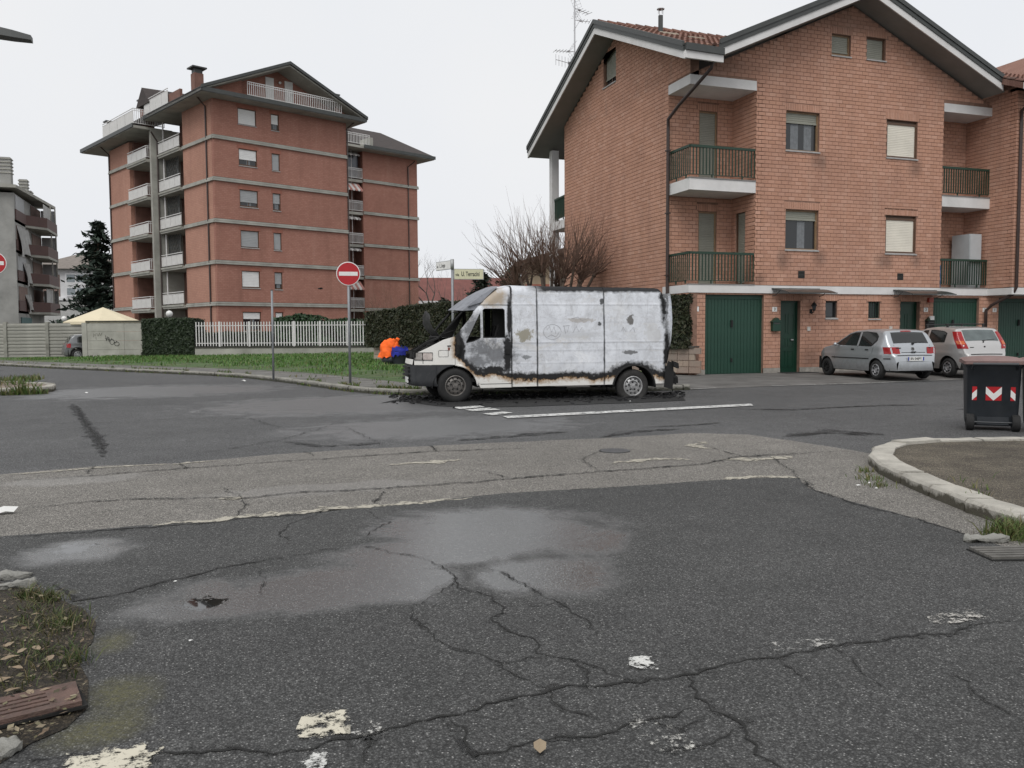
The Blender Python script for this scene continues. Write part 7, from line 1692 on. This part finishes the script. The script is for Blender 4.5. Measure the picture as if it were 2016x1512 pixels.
# --- three-door silver hatchback with roof bars and tall lamps
hB = thing('parked_car', 'silver three-door hatchback with tall red rear lamps and black roof bars', 'car', (21.02, 18.34, .05), R(-9), 'cars parked in front of the brick house')
P2 = [(0, .5), (.03, .66), (.08, .72), (.11, .80), (.16, .95), (.24, 1.05), (.42, 1.32), (.52, 1.42), (.8, 1.465), (1.4, 1.48), (1.8, 1.45), (2.1, 1.36), (2.7, 1.02), (2.8, .98), (3.3, .86), (3.6, .72), (3.74, .58), (3.8, .48)]
c2 = Car(hB, 3.80, 1.66, P2, .97, [(.63, .35), (3.08, .35)], .285, car_paint('champagne_silver_paint', (.50, .49, .48)), rr=.26, rear_r=.65, tum=.33)
c2.body(); c2.wheels()
for sg in (-1, 1):
    c2.side('window_surround', .78, 2.56, lambda l: pw(l, [(.78, 1.02), (2.56, .985)]), lambda l: pw(l, [(.78, 1.30), (.95, 1.36), (1.4, 1.40), (1.8, 1.38), (2.05, 1.30), (2.56, 1.0)]), m_crub, sg, .003, 26)
    c2.side('rear_window', .82, 1.52, lambda l: pw(l, [(.82, 1.05), (.86, 1.035), (1.52, 1.01)]), lambda l: pw(l, [(.82, 1.31), (.95, 1.345), (1.52, 1.375)]), m_cglass, sg, .007); c2.side('front_window', 1.62, 2.48, lambda l: 1.005, lambda l: pw(l, [(1.62, 1.37), (1.8, 1.36), (2.05, 1.28), (2.48, 1.03)]), m_cglass, sg, .007); c2.side('pillar', 1.525, 1.615, lambda l: 1.0, lambda l: 1.4, c2.paint, sg, .008, 2)
    c2.lens('tail_lamp', [.84, .90, .97, 1.05, 1.15, 1.25, 1.34], [.125, .145, .175, .24, .305, .375, .43], .90, .16, m_tail, sg); c2.lens('indicator', [.97, 1.02, 1.07], [.172, .212, .25], .96, .12, m_tail2, sg, .015)
    c2.seam([(1.57, .3), (1.57, .98)], sg); c2.seam([(2.6, .3), (2.64, .65), (2.55, 1.0)], sg); c2.side('door_handle', 1.70, 1.86, lambda q: .86, lambda q: .90, m_crub, sg, .016, 3)
    mb = MB(); mb.tube([(sg*.60, .95, 1.45), (sg*.60, .95, 1.56)], .03, 6); mb.tube([(sg*.60, 1.85, 1.43), (sg*.60, 1.85, 1.55)], .03, 6); mb.build('bar_foot', m_crub, hB)
    mr_ = MB().lathe([(0, -.09), (.05, -.06), (.068, 0), (.05, .06), (0, .09)], n=8); mr_.v = [(x*.9+sg*.98, y*.8+2.42, z*.62+1.03) for x, y, z in mr_.v]; mr_.build('wing_mirror', c2.paint, hB, smooth=True)
mb = MB(); mb.tube([(-.66, .95, 1.56), (.66, .95, 1.56)], .018, 6); mb.build('roof_bar', m_crub, hB); mb = MB(); mb.tube([(-.66, 1.85, 1.55), (.66, 1.85, 1.55)], .018, 6); mb.build('roof_bar', m_crub, hB)
c2.strip('rear_window', .245, .47, -.84, .84, mat('pale_rear_glass', (.10, .12, .12), .06), .006, 8); c2.strip('windscreen', 2.03, 2.66, -.86, .86, m_cglass, .006, 8); mb = MB(); mb.tube([(0, .24, 1.07), (.42, .27, 1.11)], .012, 5); mb.tube([(0, .2, 1.02), (.05, .24, 1.08)], .022, 5); mb.build('rear_wiper', m_crub, hB); c2.strip('bumper_strip', .032, .05, -.95, .95, m_crub, .009, 1)
MB().obox((0, .13, .90), (.02, 0, 0), (0, .006, 0), (0, 0, .02)).build('badge', m_crub, hB); MB().obox((-.42, .13, .88), (.06, 0, 0), (0, .005, 0), (0, 0, .01)).build('model_script', m_crub, hB)
# --- small grey car half hidden by the concrete wall
hC = thing('parked_car', 'small grey hatchback with round red rear lamp half hidden behind the concrete wall', 'car', (-8.15, 52.3, .02), R(-74))
P3 = [(0, .45), (.04, .68), (.10, .86), (.18, .95), (.36, 1.28), (.5, 1.38), (.9, 1.41), (1.6, 1.40), (2.0, 1.34), (2.4, 1.05), (2.5, .98), (3.3, .88), (3.7, .7), (3.8, .5)]
c3 = Car(hC, 3.8, 1.73, P3, .95, [(.62, .36), (3.1, .36)], .31, car_paint('dark_grey_paint', (.17, .175, .18)), rr=.28, rear_r=.6, tum=.22); c3.body(); c3.wheels()
for sg in (-1, 1):
    c3.side('side_window', .62, 2.32, lambda l: .975, lambda l: pw(l, [(.62, 1.25), (.75, 1.31), (1.9, 1.31), (2.32, 1.02)]), m_cglass, sg, .006, 20); c3.side('tail_lamp', .10, .30, lambda l: .70, lambda l: .93, m_tail, sg, .01, 6); c3.strip('tail_lamp', .10, .17, sg*.70, sg*1.0, m_tail, .01, 4)
    c3.side('arch_trim', .22, 1.02, lambda l: c3.lo(l), lambda l: c3.lo(l)+.07, m_crub, sg, .012, 24); c3.side('sill_trim', 1.0, 2.75, lambda l: .24, lambda l: .34, m_crub, sg, .01)
c3.strip('roof_panel', .52, 1.95, -.98, .98, mat('white_roof', (.62, .62, .62), .35), .006, 8); c3.strip('rear_window', .20, .36, -.85, .85, m_cglass, .006, 6)
# --- pale car behind the picket fence
hD = thing('parked_car', 'pale silver-blue car parked behind the white picket fence', 'car', (8.3, 52.0, .1), R(70)); c4 = Car(hD, 3.9, 1.65, [(0, .5), (.1, .8), (.25, .98), (.6, 1.3), (1.0, 1.4), (1.8, 1.4), (2.2, 1.3), (2.8, 1.0), (3.5, .85), (3.8, .65), (3.9, .5)], .95, [(.7, .34), (3.1, .34)], .29, car_paint('pale_blue_silver', (.52, .56, .60))); c4.body(); c4.wheels()
for sg in (-1, 1): c4.side('side_window', .75, 2.6, lambda l: .97, lambda l: pw(l, [(.75, 1.22), (1.0, 1.33), (1.9, 1.33), (2.6, 1.02)]), m_cglass, sg, .006, 20)
c4.strip('windscreen', 2.1, 2.75, -.85, .85, m_cglass, .006, 8)

# ================================================================== STREET FURNITURE
m_galv = mat('galvanised_pole', (.24, .25, .265), .5, .12, 6, .1, 50, metal=.3); m_red = mat('sign_red', (.42, .012, .018), .45, .1, 6); m_signw = mat('sign_white', (.74, .73, .71), .45, .06, 6); m_alu = mat('sign_back_grey', (.36, .37, .37), .5, .1, 5, metal=.4)
def no_entry(x, y, z, h, r_, rot, label):
    t = thing('no_entry_sign', label, 'sign', (x, y, z), rot); MB().tube([(0, .04, -.05), (0, .04, h+.1)], .035, 10).build('pole', m_galv, t, smooth=True)
    d = MB().lathe([(.001, .012), (r_, .012), (r_+.008, 0), (r_, -.008), (.001, -.008)], (0, 0, h-.15), 'Y', 40).build('disc', m_signw, t, smooth=True, sharp=30)
    MB().lathe([(.001, -.0105), (r_*.955, -.0105), (r_*.955, -.008)], (0, 0, h-.15), 'Y', 40).build('red_face', m_red, d); MB().box(-r_*.80, r_*.80, -.0135, -.011, h-.15-r_*.17, h-.15+r_*.17).build('white_bar', m_signw, d)
    for dz in (-.1, .1): MB().box(-.06, .06, -.0, .085, h-.15+dz-.015, h-.15+dz+.015).build('clamp', m_galv, t)
    return t
no_entry(3.30, 22.45, .12, 3.05, .305, R(-6), 'round red no-entry sign on a grey pole at the edge of the lawn')
no_entry(-5.5, 25.4, .14, 3.36, .29, R(8), 'round red no-entry sign on the grassy island across the road')
t = thing('bare_post', 'thin grey post without any sign standing at the kerb', 'post', (1.55, 26.1, .12)); MB().tube([(0, 0, -.05), (.01, 0, 2.62)], .032, 8).build('tube', m_galv, t, smooth=True); MB().lathe([(.034, 0), (.03, .03), (0, .035)], (.01, 0, 2.61), n=8).build('cap', m_dmetal, t)
# street-name sign
sp_ = thing('street_name_sign', 'grey pole with two street-name plates, one reading via U. Terracini', 'sign', (7.55, 27.6, .12)); m_cream = mat('sign_cream', (.62, .60, .42), .5, .06, 6)
MB().tube([(0, 0, -.05), (0, 0, 3.75)], .045, 12).build('pole', m_galv, sp_, smooth=True)
def nplate(z, L, h, ang, txt, m_face, rev=False, smalltxt='via'):
    e = bpy.data.objects.new('name_plate', None); C.objects.link(e); e.parent = sp_; e.location = (0, 0, z); e.rotation_euler = (0, 0, ang); s_ = -1 if rev else 1
    x0, x1 = (.05, .05+L) if not rev else (-.05-L, -.05)
    MB().box(x0, x1, -.02, .02, -h/2, h/2).build('plate_frame', m_alu, e); MB().box(x0+.018, x1-.018, -.0235, -.0202, -h/2+.018, h/2-.018).build('plate_face', m_face, e)
    text_obj('lettering', smalltxt, h*.42, m_black, e, (x0+.05, -.0245, -h*.06), (R(90), 0, 0), 'LEFT', .001, .8); text_obj('lettering', txt, h*.60, m_black, e, (x0+.25, -.0245, 0), (R(90), 0, 0), 'LEFT', .001, .60)
    return e
nplate(3.30, 1.02, .36, R(-8), 'U. Terracini', m_cream); nplate(3.62, 1.0, .30, R(-74), 'L. Longo', m_signw, True)
MB().tube([(0, 0, 3.46), (0, 0, 3.80)], .062, 12).build('plate_holder', m_alu, sp_, smooth=True)
# street lamp head reaching in from the left
sl2 = thing('street_lamp', 'dark street lamp head on a long arm reaching over the road', 'street lamp', (-7.2, 15.6, 0)); MB().tube([(0, 0, 0), (0, 0, 5.6), (.25, .03, 6.4), (1.2, .1, 6.58), (3.0, .35, 6.46)], [.09, .07, .06, .05, .045], 10).build('pole', m_galv, sl2, smooth=True)
lh = MB(); lv = []
for (x, w, zt_, zb_) in ((2.7, .06, .05, -.05), (3.0, .13, .08, -.06), (3.5, .16, .06, -.10), (4.05, .13, -.02, -.14), (4.32, .10, -.07, -.15)): lv += [(x, -w, zb_), (x, w, zb_), (x, w*.8, zt_), (x, -w*.8, zt_)]
lh.add([(x+.12, y+.35, 6.44+z) for x, y, z in lv], [(i*4+j, i*4+(j+1) % 4, i*4+4+(j+1) % 4, i*4+4+j) for i in range(4) for j in range(4)]+[(3, 2, 1, 0), (16, 17, 18, 19)]); lh.build('lamp_head', m_dmetal, sl2, fix=True)
# wheeled bins
m_bin = mat('dark_bin_plastic', (.018, .022, .027), .5, .2, 5, .15, 60, dirt=.3, dscale=4, dcol=(.05, .05, .05)); m_lid = mat('faded_brown_lid', (.20, .125, .115), .6, .2, 6, dirt=.4, dscale=8, dcol=(.12, .09, .08))
def wheeled_bin(x, y, rot, label):
    t = thing('wheeled_bin', label, 'bin', (x, y, 0), rot, 'wheeled bins at the roadside'); w, d, h = .345, .36, 1.0
    mb = MB(); rings = []
    for (z, a, b, r_) in ((.07, .315, .27, .05), (.12, .325, .285, .06), (h-.1, w, d, .07), (h-.06, w+.025, d+.03, .07), (h, w+.025, d+.03, .07)):
        ring = []
        for cx, cy, a0 in ((a-r_, b-r_, 0), (-a+r_, b-r_, 90), (-a+r_, -b+r_, 180), (a-r_, -b+r_, 270)):
            for k in range(4): q = R(a0+k*30); ring.append((cx+r_*math.cos(q), cy+r_*math.sin(q), z))
        rings.append(ring)
    for r_ in rings: mb.v += r_
    n = 16
    for i in range(len(rings)-1):
        for j in range(n): mb.f.append((i*n+j, i*n+(j+1) % n, (i+1)*n+(j+1) % n, (i+1)*n+j)); mb.m.append(0)
    mb.f += [tuple(range(n))[::-1], tuple(range(4*n, 5*n))]; mb.m += [0, 0]; mb.build('body', m_bin, t, smooth=True, sharp=40)
    mb = MB(); lidp = lambda u, v: (lerp(-w-.05, w+.05, u), lerp(-d-.06, d+.05, v), h+.012+.05*(1-(2*u-1)**2)**.5*(1-(2*v-1)**4)+.02*v)
    mb.grid(lidp, 14, 10); mb.build('lid', m_lid, t, smooth=True); MB().box(-w-.05, w+.05, -d-.06, -d-.03, h-.035, h+.012).box(-w-.05, -w-.02, -d-.06, d+.05, h-.03, h+.012).box(w+.02, w+.05, -d-.06, d+.05, h-.03, h+.012).build('lid_rim', m_lid, t)
    mb = MB(); mb.tube([(-.28, -d-.03, h-.10), (-.28, -d-.13, h-.03), (.28, -d-.13, h-.03), (.28, -d-.03, h-.10)], .022, 8); mb.build('handle', m_bin, t)
    for s_ in (-1, 1):
        wl_ = bpy.data.objects.new('wheel', None); C.objects.link(wl_); wl_.parent = t; wl_.location = (s_*.29, -.30, .12)
        MB().lathe([(.06, -.05), (.11, -.05), (.12, -.035), (.12, .035), (.11, .05), (.06, .05)], axis='X', n=22).build('tyre', m_tyre, wl_, smooth=True, sharp=40); MB().lathe([(.001, -.035), (.03, -.045), (.065, -.035), (.065, .035), (.03, .045), (.001, .035)], axis='X', n=16).build('hub', m_bin, wl_)
    MB().tube([(-.28, -.30, .12), (.28, -.30, .12)], .016, 6).box(-.2, .2, -.31, -.27, .09, .2).build('axle', m_bin, t)
    # red and white chevron stickers
    def sticker(org, ex, nrm, half, wdt=.2):
        ex = Vector(ex); org = Vector(org); up_ = Vector((0, 0, 1)); P = lambda u, v, o=.004: org+ex*u*wdt+up_*v*.2+Vector(nrm)*(o+.0192*v)
        u0, u1 = half
        st = MB().add([P(u0, 0), P(u1, 0), P(u1, 1), P(u0, 1)], [(0, 1, 2, 3)]).build('sticker', m_red, t)
        f = lambda u: abs(u-.5)*1.0; mb = MB(); us = [u0+(u1-u0)*i/6 for i in range(7)]; vs = []
        for u in us: vs += [P(u, max(0, f(u)+.0), .0065), P(u, min(1, f(u)+.5), .0065)]
        mb.add(vs, [(2*i, 2*i+2, 2*i+3, 2*i+1) for i in range(6)]); mb.build('white_chevron', m_signw, st)
    zz = .44; fr_z = lambda z: lerp(.285, d, (z-.12)/(h-.22))
    yy = -fr_z(zz)-.002; sticker((-.1, yy, zz), (1, 0, 0), (0, -1, 0), (0, 1)); sticker((-.372, yy, zz), (1, 0, 0), (0, -1, 0), (.5, .8), .2); sticker((.172, yy, zz), (1, 0, 0), (0, -1, 0), (.2, .5), .2)
    return t
wheeled_bin(10.74, 9.30, R(-43), 'dark wheeled bin with faded brown lid and red-white chevron stickers, nearer the road'); wheeled_bin(11.33, 8.78, R(-40), 'second dark wheeled bin with brown lid standing beyond the chevron-marked one')
# buckets with orange and blue cloths
bk = thing('bucket', 'dark round bucket with blue cloth over its rim by the stone wall', 'bucket', (6.75, 32.6, .2)); bk.scale = (1.2,)*3; MB().lathe([(0, 0), (.22, 0), (.27, .42), (.29, .45), (.27, .45), (.2, .1), (0, .1)], n=18).build('pail', m_bin, bk, smooth=True, sharp=40)
m_blue = mat('blue_cloth', (.012, .022, .28), .8, .35, 5, .4, 14); m_or = mat('hi_vis_orange_cloth', (.95, .14, .012), .75, .25, 5, .4, 14); m_ordk = mat('dark_cloth', (.012, .013, .03), .9)
def cloth(root, fn, m, name, nu=18, nv=10): return MB().grid(fn, nu, nv).build(name, m, root, smooth=True)
cl = thing('blue_cloth', 'crumpled dark blue cloth stuffed into the dark bucket', 'cloth', (6.75, 32.6, .70)); cl.scale = (1.2,)*3; cloth(cl, lambda u, v: ((.29-.1*max(0, v-.5))*math.cos(u*6.283)*(1+.1*mnoise.noise(Vector((u*9, v*3, 1)))), (.29-.1*max(0, v-.5))*math.sin(u*6.283), lerp(-.12, .14, v)+.13*mnoise.noise(Vector((math.cos(u*6.283)*3, math.sin(u*6.283)*3, v*3)))), m_blue, 'fold', 40, 10); MB().lathe([(.24, .06), (.2, .14), (.08, .17), (0, .16)], n=14).build('fold', m_ordk, cl, smooth=True)
oc = thing('orange_cloth', 'bright orange hi-vis jacket draped on the bag behind the bucket', 'jacket', (6.42, 32.95, .2)); oc.scale = (1.3, 1.3, 1.05)
def ofn(u, v):
    a = u*6.283; p = math.sin(max(.02, v)*1.5708); r_ = lerp(.31, .09, v**2.2)*(1+.3*mnoise.noise(Vector((math.cos(a)*1.6, math.sin(a)*1.6, v*3)))+.22*abs(mnoise.noise(Vector((math.cos(a)*4, math.sin(a)*4, v*6))))); return (r_*math.cos(a)+.10*v+.05*math.sin(v*9), r_*.8*math.sin(a), lerp(.25, .95, p)+.09*mnoise.noise(Vector((math.cos(a)*3, math.sin(a)*3, v*6))))
cloth(oc, ofn, m_or, 'folds', 40, 22); MB().lathe([(0, 0), (.24, 0), (.27, .28), (.2, .3)], n=16).build('bag', m_bin, oc, smooth=True); cloth(oc, lambda u, v: (.16+.1*u+.05*math.sin(v*5), -.22-.02*v, .05+.3*v+.03*mnoise.noise(Vector((u*5, v*5, 0)))), m_or, 'hem', 4, 6)
MB_ = MB().obox((0, 0, .05), (.2, .05, 0), (-.03, .1, 0), (0, 0, .06)); MB_.add([(-.2, 0, .05), (.1, .1, .14), (.25, 0, .04), (0, -.12, .03)], [(0, 1, 2, 3)]); r0 = MB_.build('rag_heap', m_char, loc=(7.55, 32.2, .18)); tag(r0, 'small grey heap of rags on the ground beside the bucket', 'rags')

bd_ = thing('bird', 'small dark bird gliding past the apartment block wall', 'bird', (5.55, 48.6, 3.95), R(15)); mb = MB(); mb.lathe([(0, -.16), (.035, -.1), (.05, 0), (.035, .1), (.012, .17), (0, .19)], axis='X', n=8); mb.add([(-.04, 0, .01), (.06, 0, .01), (.02, .34, .05), (-.1, .3, .04)], [(0, 1, 2, 3)]); mb.add([(-.04, 0, .01), (.06, 0, .01), (.02, -.34, .05), (-.1, -.3, .04)], [(3, 2, 1, 0)]); mb.add([(-.14, -.01, 0), (-.14, .01, 0), (-.3, .06, .01), (-.3, -.06, .01)], [(0, 1, 2, 3)]); mb.build('body', m_vanin, bd_)
